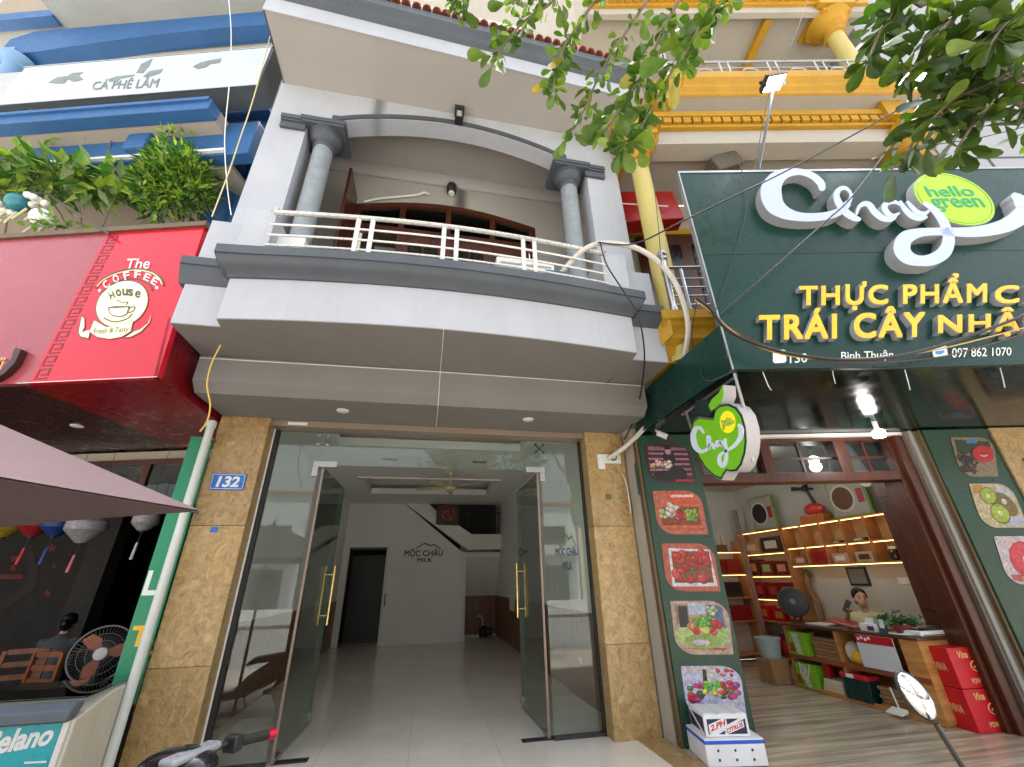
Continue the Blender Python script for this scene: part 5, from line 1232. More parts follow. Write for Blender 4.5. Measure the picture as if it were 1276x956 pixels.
for r_, (z, c1, c2, tx) in enumerate(((.10, (110, 20, 22), (150, 40, 40), 'lowest'), (.642, (150, 22, 26), (200, 120, 60), 'second'), (1.002, (170, 30, 30), (190, 90, 60), 'third'), (1.382, (120, 34, 24), (210, 170, 120), 'fourth'))):
    for k, w in enumerate(('near', 'middle', 'far')):
        jit = lambda c: tuple(max(8, min(250, int(v*rnd.uniform(.7, 1.25)))) for v in c)
        pack(SFX+.02+rnd.uniform(0, .03), SX1-.05, 6.84+k*.36+rnd.uniform(0, .03), 7.15+k*.36+rnd.uniform(-.03, .02), z, (.28 if z > .2 else .36)*rnd.uniform(.72, 1.0), (jit(c1), jit(c2)), 'red gift box on the %s board of the tall corner shelf, %s one' % (tx, w))
pack(SFX+.02, SX1-.05, 6.86, 7.35, 1.7605, .26, ((60, 44, 36), (220, 210, 196)), 'dark printed hamper box on the top lit board of the corner shelf, near one'); pack(SFX+.02, SX1-.05, 7.40, 7.86, 1.7605, .22, ((190, 150, 90), (226, 206, 160)), 'pale hamper box on the top lit board of the corner shelf, far one')
for k, (x0, x1, z, c1, c2, w) in enumerate(((5.42, 6.05, .62, (130, 20, 30), (170, 60, 60), 'red box on the low board'), (5.42, 5.95, 1.02, (40, 34, 34), (200, 196, 190), 'black and white box on the middle board'), (5.42, 5.72, 1.42, (130, 30, 24), (210, 180, 120), 'red tin on the upper board'), (5.75, 6.05, 1.42, (150, 40, 30), (200, 140, 90), 'orange tin on the upper board'))):
    pack(x0, x1, 7.80, 8.0, z+.0005, .26, (c1, c2), w + ' of the rear shelf unit')
# white basket on the rear unit
bk = thing('wire_basket', (5.6, 7.9, 1.8205), 'white wire basket with tall handles on top of the rear shelf', 'basket')
m = MB()
for dx in (-.16, .0, .16):
    m.tube([(5.6+dx, 7.9, 1.822), (5.6+dx, 7.9, 2.1), (5.6+dx+.05, 7.9, 2.2), (5.6+dx+.1, 7.9, 2.1), (5.6+dx+.1, 7.9, 1.822)], .009, 6, sub=4)
m.build('handle', WHITEPL, bk); MB().box(5.4, 5.85, 7.82, 7.98, 1.8215, 1.94).build('tray', mat('wicker', S(120, 88, 60), .8, .2, 60), bk)
# prints leaning on top of the wall shelf
def leaning(y0, y1, z0, z1, cb, disc_c, label):
    t = thing('leaning_poster', (6.3, (y0+y1)/2, z0), label, 'poster', 'prints leaning above the lit shelves')
    MB().box(6.30, 6.33, y0, y1, z0, z1).build('board', mat('lime_edge', S(130, 160, 60), .5), t)
    MB().box(6.292, 6.2995, y0+.03, y1-.03, z0+.03, z1-.03).build('print', mat('print_%d' % cb[0], S(*cb), .4, .1, 10), t)
    m = MB(); m.cyl((6.2915, (y0+y1)/2+.08, (z0+z1)/2), (6.289, (y0+y1)/2+.08, (z0+z1)/2), min(y1-y0, z1-z0)*.36, n=24); m.build('bowl_print', mat('bowl_rim', S(206, 200, 190), .4), t)
    m = MB(); m.cyl((6.2885, (y0+y1)/2+.08, (z0+z1)/2), (6.287, (y0+y1)/2+.08, (z0+z1)/2), min(y1-y0, z1-z0)*.30, n=24); m.build('nut_print', mat('nuts_%d' % disc_c[0], S(*disc_c), .6, .5, 60), t)
    m = MB(); m.box(6.288, 6.2915, y0+.06, y0+.16, (z0+z1)/2-.1, (z0+z1)/2+.1); m.build('red_print', mat('red_print', S(170, 40, 44), .4), t)
leaning(5.08, 5.72, 2.152, 2.72, (172, 168, 158), (110, 74, 56), 'printed board of red nuts leaning above the lit shelves, nearer one')
leaning(6.88, 7.48, 2.152, 2.76, (164, 164, 160), (30, 28, 30), 'printed board of black berries leaning above the lit shelves, farther one')
bb = thing('fruit_box', (6.3, 6.12, 2.152), 'orange printed carton with red bag on top of the lit shelves', 'box')
MB().box(6.24, 6.42, 5.86, 6.32, 2.1505, 2.28).build('carton', mat('orange_carton', S(190, 110, 50), .5, .3, 25), bb); m = MB(); m.ball((6.32, 6.06, 2.36), (.09, .19, .10), 14, 9); m.build('red_bag', mat('red_film', S(214, 60, 60), .3, .15, 12), bb)
# wall fan, CCTV domes, certificate, switches, monitor, red pouch
wf_ = thing('black_wall_fan', (6.40, 6.2, 2.8), 'dark wall fan with thin blades high on the fruit shop wall', 'fan')
p = PX(1003, 609, 6.3); MB().ball(p, .06, raw=True).build('hub', DARKMET, wf_)
for a in (8, 128, 248):
    d = Vector((0, math.cos(math.radians(a)), math.sin(math.radians(a)))); q = d.cross(Vector((1, 0, 0)))
    MB().prism_w([p+d*.05-q*.02, p+d*.28-q*.045, p+d*.30+q*.03, p+d*.05+q*.02], (.008, 0, 0)).build('blade', DARKMET, wf_)
MB().cyl(p, Vector((SX1-.002, p.y, p.z)), .018, n=10, raw=True).build('mount', DARKMET, wf_)
for (x, y, lb) in ((1079, 601, 'white dome camera behind the door head, left one'), (1115, 598, 'white dome camera behind the door head, right one')):
    p = RF.P(x, y, .55); t = thing('dome_camera', p, lb, 'camera', 'dome cameras inside the fruit shop door')
    MB().lathe([(.05, .04), (.06, .04), (.06, -.01), (.05, -.035), (.02, -.055), (.0, -.058)], p, 18).build('dome', WHITEPL, t); MB().box(p.x-.02, p.x+.02, p.y-.15, p.y-.02, p.z+.01, p.z+.05).build('arm', WHITEPL, t)
a, b = PX(1054, 707, SX1), PX(1087, 730, SX1)
ct = thing('certificate', (SX1, (a.y+b.y)/2, b.z), 'black framed certificate on the white wall above the counter', 'picture')
MB().box(SX1-.02, SX1-.002, b.y, a.y, b.z, a.z).build('frame', BLACK, ct); MB().box(SX1-.024, SX1-.0205, b.y+.03, a.y-.03, b.z+.03, a.z-.03).build('sheet', mat('grey_paper', S(120, 128, 128), .5, .1, 30), ct)
for (x, y, w, lb) in ((1130, 724, .11, 'wide white switch plate on the wall behind the counter'), (1143, 724, .06, 'small white socket with a red plug behind the counter')):
    p = PX(x, y, SX1); t = thing('switch_plate', p, lb, 'switch'); MB().box(SX1-.012, SX1-.001, p.y-w, p.y+w, p.z-.045, p.z+.045).build('plate', WHITEPL, t, bevel=.003)
    MB().box(SX1-.017, SX1-.0125, p.y-w*.4, p.y-w*.1, p.z-.02, p.z+.02).build('rocker', WHITEPL if w > .1 else mat('red_plug', S(150, 30, 30), .4), t)
a, b = PX(1154, 728, SX1), PX(1188, 764, SX1)
tv = thing('black_banner', (SX1, 4.8, b.z), 'black notice panel on the wall behind the scale', 'panel'); MB().box(SX1-.03, SX1-.002, 4.62, 4.92, b.z-.02, a.z).build('panel', BLACK, tv); MB().box(SX1-.034, SX1-.0305, 4.74, 4.82, 1.08, 1.13).build('mark', WHITEPL, tv)
p = PX(1159, 700, 6.2); t = thing('red_pouch', p, 'red velvet pouch hanging from the end of the lit shelf', 'pouch'); MB().ball(p+Vector((0, 0, -.02)), (.05, .06, .10), raw=True).build('pouch', mat('red_velvet', S(190, 16, 30), .7), t); MB().cyl(p+Vector((0, 0, .07)), p+Vector((0, 0, .12)), .006, raw=True).build('cord', mat('red_velvet', S(190, 16, 30), .7), t)
dp = thing('wall_decor', (6.42, 6.3, 1.2), 'hanging straw and leaf decoration on the wall behind the grey fan', 'decoration')
q0 = PX(1006, 715, 6.40); MB().tube([q0, q0+Vector((-.02, .03, -.2)), q0+Vector((0, -.05, -.5)), q0+Vector((0, -.02, -.7))], [.05, .03], 8, raw=True, sub=4).build('straw', mat('straw', S(150, 120, 80), .9, .2, 40), dp); MB().ball(q0, (.05, .06, .07), raw=True).build('leaf_knot', mat('dull_leaf', S(80, 100, 60), .8, .3, 40), dp)

# ---- counter
CX0, CX1, CY0, CY1, CZT = 5.14, 5.62, 4.20, 6.05, .75
co = thing('counter', (5.4, 5.1, 0), 'plywood shop counter with open shelves and a dark top', 'counter')
MB().box(CX0-.03, CX1+.03, CY0-.03, CY1+.03, CZT-.015, CZT+.015).build('top', wood('counter_top', S(60, 34, 24), S(96, 56, 36), .25), co, bevel=.004)
for z in (.004, .37): MB().box(CX0, CX1, CY0+.02, CY1-.02, z, z+.025).build('shelf', PLY, co)
for y in (CY0, 4.38, 5.21, CY1-.02): MB().box(CX0, CX1, y, y+.02, .03, CZT-.016).build('divider', PLY, co)
MB().box(CX1-.02, CX1-.001, CY0+.021, CY1-.021, .03, CZT-.017).build('back', PLY, co)
MB().box(CX0-.004, CX0-.001, CY0+.005, 4.40, .02, CZT-.017).build('front_panel', PLY, co)
MB().box(CX0-.018, CX0-.001, CY0, CY1, .352, .40).build('shelf_edge', wood('edge_wood', S(120, 60, 36), S(150, 84, 52), .4), co)
MB().box(CX0-.012, CX0-.001, 4.41, CY1, .004, .05).build('skirting', PLY, co)
LBAG = mat('lime_bag', S(120, 176, 34), .4, .1, 12)
def bag(y0, y1, z0, h, lb, handle):
    t = thing('paper_bag', ((CX0+.1), (y0+y1)/2, z0), lb, 'bag', 'lime paper bags in the counter')
    m = MB(); m.prism([(CX0-.03, y0, z0), (CX0+.16, y0, z0), (CX0+.13, y0, z0+h), (CX0, y0, z0+h)], (0, y1-y0, 0)); m.build('bag', LBAG, t, bevel=.004)
    yc = (y0+y1)/2
    m = MB(); m.col = S(222, 226, 220); k = lambda f: (CX0-.0325+.031*f)
    m.add([(k(.02), yc-.06, z0+.02*h), (k(.95), yc-.02, z0+.95*h), (k(.95), yc+.10, z0+.95*h), (k(.02), yc+.01, z0+.02*h)], [(0, 1, 2, 3)]); m.build('label', PRINT, t, smooth=False, recalc=False)
    m = MB(); m.col = S(170, 90, 40)
    m.add([(k(.1)-.001, y1-.11, z0+.1*h), (k(.5)-.001, y1-.09, z0+.5*h), (k(.5)-.001, y1-.01, z0+.5*h), (k(.1)-.001, y1-.01, z0+.1*h)], [(0, 1, 2, 3)]); m.build('fruit_print', PRINT, t, smooth=False, recalc=False)
    if handle: MB().tube([(CX0-.0, yc-.08, z0+h), (CX0-.05, yc-.06, z0+h*.5), (CX0-.05, yc+.04, z0+h*.4), (CX0-.0, yc+.09, z0+h)], .004, 5, sub=5).build('handle', WHITEPL, t)
bag(5.68, 6.0, .396, .27, 'lime green paper bag on the upper counter shelf', False); bag(5.66, 6.0, .03, .27, 'lime green paper bag with cord handles on the lower counter shelf', True)
KRAFT = mat('kraft', S(150, 116, 78), .8, .15, 12)
for (y0, y1, z0, n, lb) in ((5.25, 5.64, .396, 6, 'stack of folded brown bags on the upper counter shelf'), (4.44, 4.88, .03, 5, 'stack of brown cartons on the lower counter shelf behind the dustpan')):
    t = thing('kraft_stack', (CX0+.2, (y0+y1)/2, z0), lb, 'stack')
    for k in range(n): MB().box(CX0+.03+.01*(k % 2), CX1-.06, y0+.01*(k % 3), y1-.012*(k % 2), z0+k*.04, z0+k*.04+.036).build('sheet_bundle', KRAFT, t, bevel=.004)
t = thing('white_paper_stack', (CX0+.15, 5.45, .03), 'stack of white cartons beside the dark green box in the counter', 'stack')
for k in range(3): MB().box(CX0, CX1-.1, 5.32, 5.62-.02*k, .0305+k*.05, .0305+k*.05+.047).build('carton', mat('cream_card', S(206, 196, 172), .7), t, bevel=.003)
t = thing('red_packet', (CX0+.1, 5.58, .19), 'red packet standing on the white cartons in the counter', 'packet'); MB().box(CX0+.06, CX0+.12, 5.52, 5.6, .183, .35).build('packet', mat('red_packet', S(170, 20, 24), .4), t, bevel=.004)
t = thing('plastic_sack', (CX0+.1, 5.05, .396), 'clear sack of white and yellow snacks on the upper counter shelf', 'bag')
MB().ball((CX0+.10, 5.10, .515), (.09, .09, .118)).build('white_bag', mat('clear_film', S(206, 196, 180), .25, .15, 14), t); MB().ball((CX0+.06, 5.00, .475), (.08, .09, .078)).build('yellow_bag', mat('yellow_film', S(220, 170, 40), .25, .15, 14), t)
t = thing('price_board', (CX0-.02, 4.68, .41), 'white sheet with a red heading on the counter front', 'notice')
m = MB(); m.box(CX0-.03, CX0-.022, 4.45, 4.90, .405, .735); m.build('sheet', mat('pale_sheet', S(200, 206, 214), .4, .03, 4), t); MB().box(CX0-.0325, CX0-.0305, 4.452, 4.898, .65, .733).build('heading', mat('crimson_print', S(176, 16, 36), .4), t)
for k in range(4): MB().cyl((CX0-.0335, 4.86-.045*k, .69+.015*(k % 2)), (CX0-.033, 4.86-.045*k, .69+.015*(k % 2)), .018, n=10).build('flower_print', PAINTW, t)
t = thing('green_box', (CX0+.1, 5.1, .03), 'dark green gift box with red lid in the lower counter shelf', 'box')
m = MB(); m.prism([(CX0-.02, 4.94, .031), (CX0+.15, 4.94, .031), (CX0+.15, 4.94, .25), (CX0-.0, 4.94, .25)], (0, .34, 0)); m.build('box', mat('bottle_green', S(20, 52, 48), .3), t, bevel=.004); MB().box(CX0-.02, CX0+.16, 4.93, 5.29, .2515, .30).build('lid', mat('lid_red', S(200, 36, 50), .35), t, bevel=.006); MB().box(CX0-.022, CX0-.0205, 5.10, 5.2, .255, .296).build('label', PAINTW, t)
t = thing('dustpan', (CX0-.12, 4.62, 0), 'white long handled dustpan leaning on the counter front', 'dustpan')
m = MB(); m.prism([(CX0-.16, 4.52, .03), (CX0-.06, 4.52, .05), (CX0-.055, 4.52, .08), (CX0-.16, 4.52, .04)], (0, .17, 0)); m.build('pan', WHITEPL, t); MB().tube([(CX0-.06, 4.61, .07), (CX0-.035, 4.66, .25)], .008, 8).build('handle', WHITEPL, t)
# on the counter top
TZ = CZT+.0155
t = thing('paper_plate', (5.36, 5.5, TZ), 'flat white tray on the far end of the counter', 'tray'); MB().box(5.24, 5.5, 5.40, 5.74, TZ, TZ+.015).build('tray', WHITEPL, t, bevel=.004)
t = thing('snack_packet', (5.36, 5.2, TZ), 'red and white snack packets in front of the shopkeeper', 'packet')
for k in range(3):
    m = MB(); m.col = [S(180, 20, 44), S(214, 196, 190), S(196, 40, 60)][k]
    m.prism([(5.25+.05*k, 5.0+.05*k, TZ+.012*k), (5.5+.03*k, 5.02+.05*k, TZ+.012*k), (5.47, 5.36+.04*k, TZ+.012*k+.06), (5.27, 5.34+.04*k, TZ+.012*k+.05)], (0, 0, .011)); m.build('packet', PRINT, t)
t = thing('tissue_box', (5.25, 4.76, TZ), 'white tissue box with a purple patch on the counter', 'tissue box')
MB().box(5.18, 5.32, 4.66, 4.86, TZ, TZ+.085).build('box', PAINTW, t, bevel=.006); MB().box(5.176, 5.1795, 4.68, 4.76, TZ+.015, TZ+.06).build('print', mat('purple_print', S(80, 50, 130), .4), t); m = MB(); m.prism([(5.22, 4.70, TZ+.086), (5.28, 4.72, TZ+.086), (5.26, 4.82, TZ+.086), (5.22, 4.80, TZ+.086)], (.01, .0, .05)); m.build('tissue', PAINTW, t)
t = thing('payment_stand', (5.23, 4.60, TZ), 'small dark teal payment card stand on the counter', 'stand')
m = MB(); m.prism([(5.20, 4.55, TZ), (5.20, 4.64, TZ), (5.235, 4.645, TZ+.17), (5.235, 4.555, TZ+.17)], (.012, 0, 0)); m.build('card', mat('teal_card', S(50, 84, 92), .3), t); m = MB(); m.prism([(5.2065, 4.57, TZ+.05), (5.2065, 4.625, TZ+.05), (5.2245, 4.628, TZ+.135), (5.2245, 4.573, TZ+.135)], (-.003, 0, 0)); m.build('card_print', PAINTW, t); MB().box(5.213, 5.29, 4.55, 4.65, TZ, TZ+.008).build('foot', BLACK, t)
bsk = thing('herb_basket', (5.32, 4.40, TZ), 'red basket of green leaves on a white plate on the counter', 'basket')
MB().lathe([(.0, 0), (.13, 0), (.15, .008), (.14, .014), (.0, .014)], (5.28, 4.42, TZ), 22).build('plate', PAINTW, bsk); MB().lathe([(.0, .015), (.085, .015), (.115, .10), (.108, .10), (.08, .03), (.0, .03)], (5.30, 4.42, TZ), 18).build('basket', mat('maroon_weave', S(110, 40, 44), .7, .3, 50), bsk)
m = MB(); rl = random.Random(4)
for k in range(130):
    c0 = Vector((5.30+rl.gauss(0, .075), 4.45+rl.gauss(0, .10), TZ+.10+abs(rl.gauss(0, .05)))); a_ = Vector((rl.gauss(0, 1), rl.gauss(0, 1), rl.gauss(0, .7))).normalized(); b_ = a_.orthogonal().normalized()
    g = rl.uniform(.6, 1.3); m.col = tuple(q*g for q in S(58, 104, 44)); l = rl.uniform(.03, .05)
    m.add([c0-a_*l, c0+b_*l*.4, c0+a_*l, c0-b_*l*.4], [(0, 1, 2, 3)], raw=True)
tag(m.build('leaves', leafmat('herb_leaf', [], True, .2), bsk, smooth=False, recalc=False), kind='stuff')
scl = thing('weighing_scale', (5.44, 4.28, TZ), 'white digital weighing scale at the street end of the counter', 'scale')
m = MB(); m.prism([(5.22, 4.20, TZ+.002), (5.62, 4.20, TZ+.002), (5.62, 4.46, TZ+.002), (5.22, 4.46, TZ+.002)], (0, 0, .05)); m.build('body', WHITEPL, scl, bevel=.01)
m = MB(); m.prism([(5.24, 4.195, TZ+.012), (5.60, 4.195, TZ+.012), (5.58, 4.23, TZ+.055), (5.26, 4.23, TZ+.055)], (0, .01, .004)); m.build('keypad', BLACK, scl); MB().box(5.26, 5.58, 4.26, 4.44, TZ+.07, TZ+.08).build('pan', STEEL, scl, bevel=.003); MB().cyl((5.42, 4.35, TZ+.05), (5.42, 4.35, TZ+.07), .03).build('pan_post', BLACK, scl)
# red cartons by the jamb
BXR = mat('red_carton', S(196, 20, 34), .4, .08, 6)
GPR = mat('gold_print', S(220, 176, 120), .4)
for k, lb in enumerate(('red printed carton on the floor by the door jamb', 'red printed carton on top of another by the door jamb')):
    z0 = .001+k*.345; t = thing('red_carton', (5.48, 4.13, z0), lb, 'box', 'red cartons by the jamb')
    A, Bv = Vector((5.24, 4.02, 0)), Vector((5.72, 3.99, 0))
    u = (Bv-A); n2 = Vector((u.y, -u.x, 0)).normalized(); 
    T = lambda a, b, z, A=A, u=u, n2=n2: A + u*a - n2*b + Vector((0, 0, z))
    MB(T).box(0, 1, 0, .26, z0, z0+.34).build('box', BXR, t, bevel=.006)
    ff = lambda a0, a1, b0, b1, z0=z0, A=A, u=u, n2=n2: (lambda a, b, w: A + u*(a0+(a1-a0)*a) + n2*(w+.0015) + Vector((0, 0, z0+.34*(b0+(b1-b0)*b))))
    lettering('POWER JUICE', ff(.30, .86, .08, .24), .001, 'carton_lettering', GPR, t, bold=.03)
    lettering('Vina', ff(.2, .44, .74, .92), .001, 'carton_lettering', GPR, t, bold=.03, shear=.25); lettering('Rượu', ff(.62, .88, .76, .92), .001, 'carton_lettering', GPR, t, bold=.02)
    m = MB(); rr = random.Random(k+3)
    c_ = ff(.4, .7, .38, .68)
    m.tube([c_(.5+.45*math.cos(a), .5+.45*math.sin(a), .001) for a in [q*.5 for q in range(13)]], .006, 5, raw=True); m.tube([c_(.3, .4, .001), c_(.5, .6, .001), c_(.7, .45, .001), c_(.55, .3, .001)], .006, 5, raw=True, sub=3); m.build('emblem', GPR, t)
    sf = lambda a0, a1, b0, b1, z0=z0, A=A, u=u, n2=n2: (lambda a, b, w: A - n2*(.26*(1-(a0+(a1-a0)*a))) - u.normalized()*(w+.0015) + Vector((0, 0, z0+.34*(b0+(b1-b0)*b))))
    lettering('VINA', sf(.3, .75, .4, .6), .001, 'carton_lettering', GPR, t, bold=.03)
# round grey fan head behind the counter end
gfan = thing('grey_stand_fan', (5.62, 6.28, 0), 'dark grey round fan standing beyond the far end of the counter', 'fan')
gc = PX(988, 750, 5.62); DG = mat('dark_grey_plastic', S(62, 64, 68), .45, .1, 8); ax_ = Vector((-.75, -.62, .1)).normalized()
m = MB(); m.lathe([(.0, -.10), (.08, -.10), (.19, -.05), (.21, 0), (.20, .04), (.19, .045)], gc, 28, ax_); m.build('shroud', DG, gfan)
for r_ in (.18, .145, .11, .075):
    m = MB(); a_ = ax_.orthogonal().normalized(); b_ = ax_.cross(a_); m.tube([gc + ax_*.05 + (a_*math.cos(q)+b_*math.sin(q))*r_ for q in [k*math.pi/12 for k in range(25)]], .005, 5, raw=True); m.build('grille_ring', DG, gfan)
MB().lathe([(.0, .06), (.04, .055), (.045, .03)], gc, 16, ax_).build('hub', mat('grey_hub', S(110, 112, 116), .4), gfan)
MB().cyl((gc.x, gc.y+.05, .03), (gc.x, gc.y+.05, gc.z-.15), .022, n=12).build('pole', DG, gfan); MB().lathe([(.0, 0), (.19, 0), (.18, .02), (.04, .04), (.0, .04)], (gc.x, gc.y+.05, .001), 24).build('base', DG, gfan)
# plastic tub on the floor at the far end
t = thing('plastic_tub', (5.05, 6.3, 0), 'clear plastic tub on the floor beyond the counter', 'tub'); m = MB(); m.lathe([(.0, .0), (.13, .0), (.17, .24), (.18, .24), (.18, .26), (.16, .26), (.12, .02), (.0, .02)], (5.05, 6.32, .30), 20); m.build('tub', mat('milky_plastic', S(150, 168, 172), .3), t); MB().box(4.9, 5.2, 6.17, 6.47, .001, .299).build('stool', KRAFT, t, bevel=.01)

# ---- shopkeeper
def capsule(m, p0, p1, r0, r1):
    p0, p1 = Vector(p0), Vector(p1); n = max(2, int((p1-p0).length/(min(r0, r1)*.6)))
    for k in range(n+1): m.ball(p0.lerp(p1, k/n), r0+(r1-r0)*k/n, 12, 8, raw=True)
def remesh(o, vox, sm=4):
    r = o.modifiers.new('skin', 'REMESH'); r.mode = 'VOXEL'; r.voxel_size = vox; r.use_smooth_shade = True
    s = o.modifiers.new('smooth', 'SMOOTH'); s.factor = .5; s.iterations = sm; return o
def person(base, yaw, hair_c, shirt_c, label, hands, head_turn=0, vox=.011, skin_c=(206, 160, 130)):
    """seated figure; base = seat centre on the floor; local +y is the way the body faces"""
    cy, sy = math.cos(yaw), math.sin(yaw)
    T = lambda x, y, z: Vector((base[0]+x*cy-y*sy, base[1]+x*sy+y*cy, base[2]+z))
    t = thing('person', T(0, 0, 0), label, 'person')
    SK = mat('skin_%d' % skin_c[0], S(*skin_c), .5, .05, 12)
    m = MB(); hd = T(.0, .10, 1.075); ht = head_turn; hc, hs = math.cos(yaw+ht), math.sin(yaw+ht)
    Hd = lambda x, y, z: hd + Vector((x*hc-y*hs, x*hs+y*hc, z)); rot = Matrix.Rotation(yaw+ht, 3, 'Z')
    m.ball(Hd(0, -.012, .02), (.076, .092, .095), 18, 12, raw=True, rot=rot); m.ball(Hd(0, .025, -.045), (.058, .064, .066), 16, 10, raw=True, rot=rot)   # skull, jaw
    capsule(m, Hd(0, .078, .008), Hd(0, .098, -.022), .010, .016); m.ball(Hd(0, .082, -.058), (.026, .014, .010), 10, 6, raw=True, rot=rot)         # nose, lips
    m.ball(Hd(.076, -.005, -.012), (.012, .022, .034), 8, 6, raw=True, rot=rot); m.ball(Hd(-.076, -.005, -.012), (.012, .022, .034), 8, 6, raw=True, rot=rot)
    for sx in (-1, 1): m.ball(Hd(sx*.045, .052, -.02), (.026, .022, .022), 8, 6, raw=True)
    capsule(m, T(0, .045, .90), Hd(0, -.012, -.06), .056, .048)
    r1 = Matrix.Rotation(yaw, 3, 'Z')
    m.ball(T(0, .02, .78), (.165, .10, .15), 16, 10, raw=True, rot=r1); m.ball(T(0, 0, .58), (.14, .10, .16), 16, 10, raw=True, rot=r1); m.ball(T(0, -.02, .46), (.17, .13, .11), 16, 10, raw=True, rot=r1)
    arms = []
    for sx, hand in zip((-1, 1), hands):
        sh_ = T(sx*.165, .015, .855); h = T(*hand); mid = sh_.lerp(h, .5) + T(sx*.09, -.05, -.10) - T(0, 0, 0)
        capsule(m, sh_, mid, .046, .038); capsule(m, mid, h, .038, .026); arms.append((sh_, mid, h))
        d = (h-mid).normalized(); sd_ = d.cross(Vector((0, 0, 1))).normalized(); up_ = sd_.cross(d)
        pc = h+d*.045
        for q in range(4): capsule(m, h+d*.015+sd_*(.024-.016*q)*.8, h+d*.07+sd_*(.028-.0187*q), .013, .012)
        for q, ln in enumerate((.062, .072, .068, .052)):          # four fingers, bent at the knuckle
            k0 = h+d*.075+sd_*(.028-.0187*q); k1 = k0+d*ln*.55-up_*.004; k2 = k1+d*ln*.3-up_*ln*.4
            capsule(m, k0, k1, .0085, .008); capsule(m, k1, k2, .008, .007)
        capsule(m, h+d*.02+sd_*.026*sx*-1, h+d*.055+sd_*.05*sx*-1-up_*.012, .0105, .009); capsule(m, h+d*.055+sd_*.05*sx*-1-up_*.012, h+d*.085+sd_*.046*sx*-1-up_*.026, .009, .008)
    for sx in (-1, 1):
        capsule(m, T(sx*.09, 0, .46), T(sx*.11, .40, .48), .082, .060); capsule(m, T(sx*.11, .40, .48), T(sx*.11, .36, .08), .056, .040); capsule(m, T(sx*.11, .34, .045), T(sx*.12, .52, .035), .040, .032)
    remesh(m.build('body', SK, t, recalc=False), vox)
    m = MB(); m.ball(T(0, .02, .78), (.180, .118, .165), 18, 12, raw=True, rot=r1); m.ball(T(0, 0, .60), (.158, .118, .17), 18, 12, raw=True, rot=r1); m.ball(T(0, -.02, .46), (.18, .14, .11), 16, 10, raw=True, rot=r1)
    for (a, b, c_) in arms: capsule(m, a, a.lerp(b, .62), .062, .058)
    capsule(m, T(0, .03, .885), T(0, .035, .905), .07, .064)
    remesh(m.build('shirt', mat('shirt_%d_%d' % shirt_c[:2], S(*shirt_c), .85, .08, 30), t, recalc=False), vox*1.15)
    m = MB()
    for sx in (-1, 1):
        capsule(m, T(sx*.09, 0, .46), T(sx*.11, .40, .48), .095, .072); capsule(m, T(sx*.11, .40, .48), T(sx*.11, .36, .14), .068, .055)
    remesh(m.build('trousers', mat('dark_trousers', S(40, 42, 54), .9), t, recalc=False), vox*1.3)
    HM = mat('hair_%d' % hair_c[0], S(*hair_c), .45, .3, 30)
    m = MB(); m.ball(Hd(0, -.028, .045), (.086, .092, .092), 18, 12, raw=True, rot=rot); m.ball(Hd(0, -.075, -.01), (.068, .05, .085), 14, 9, raw=True, rot=rot); m.ball(Hd(0, -.125, .0), (.045, .04, .05), 12, 8, raw=True, rot=rot)
    for sx in (-1, 1): capsule(m, Hd(sx*.04, .045, .095), Hd(sx*.078, -.0, .015), .022, .016)
    remesh(m.build('hair', HM, t, recalc=False), vox*.9, 2)
    for sx in (-1, 1):
        MB().ball(Hd(sx*.031, .070, .002), (.014, .008, .008), 10, 6, raw=True, rot=rot).build('eye', BLACK, t)
        m = MB(); m.tube([Hd(sx*.014, .083, .022), Hd(sx*.032, .081, .028), Hd(sx*.05, .070, .022)], .0035, 5, raw=True); m.build('eyebrow', HM, t)
    MB().ball(Hd(0, .092, -.060), (.022, .006, .006), 10, 6, raw=True, rot=rot).build('mouth', mat('lip', S(150, 80, 76), .5), t)
    return t, T
ws, WT = person((5.98, 5.42, 0.0), math.radians(118), (18, 15, 15), (206, 206, 160), 'shopkeeper in a pale yellow shirt seated behind the counter holding a phone', [(-.24, .34, .86), (.12, .36, .92)], math.radians(30))
ph = thing('phone', WT(-.2, .42, .84), 'black phone in a white case held over the counter', 'phone')
pc = PX(1040, 768, 5.62); d1 = Vector((.15, .9, .35)).normalized(); d2 = Vector((.35, -.35, .8)).normalized(); d2 = (d2-d1*d1.dot(d2)).normalized(); dn = d1.cross(d2)
hp = WT(.12, .46, .95)
MB(lambda a, b, c: hp + d1*a + d2*b + dn*c).box(-.04, .04, -.02, .135, .0, .009).build('case', BLACK, ph, bevel=.003)
stl = thing('stool', (5.98, 5.42, 0), 'plain dark stool under the shopkeeper', 'stool'); MB().box(5.82, 6.14, 5.26, 5.58, .32, .352).build('seat', DG, stl, bevel=.01)
for a, b in ((5.84, 5.28), (6.09, 5.28), (5.84, 5.53), (6.09, 5.53)): MB().box(a, a+.03, b, b+.03, .001, .319).build('leg', DG, stl)
# ceiling bulbs inside
bulb(Vector((4.55, 5.1, 2.93)), 'shop_bulb', 'white LED bulb on the fruit shop ceiling near the door', 1.8)
bulb(Vector((4.2, 6.9, 2.93)), 'shop_bulb', 'white LED bulb on the fruit shop ceiling at the back', 1.2)
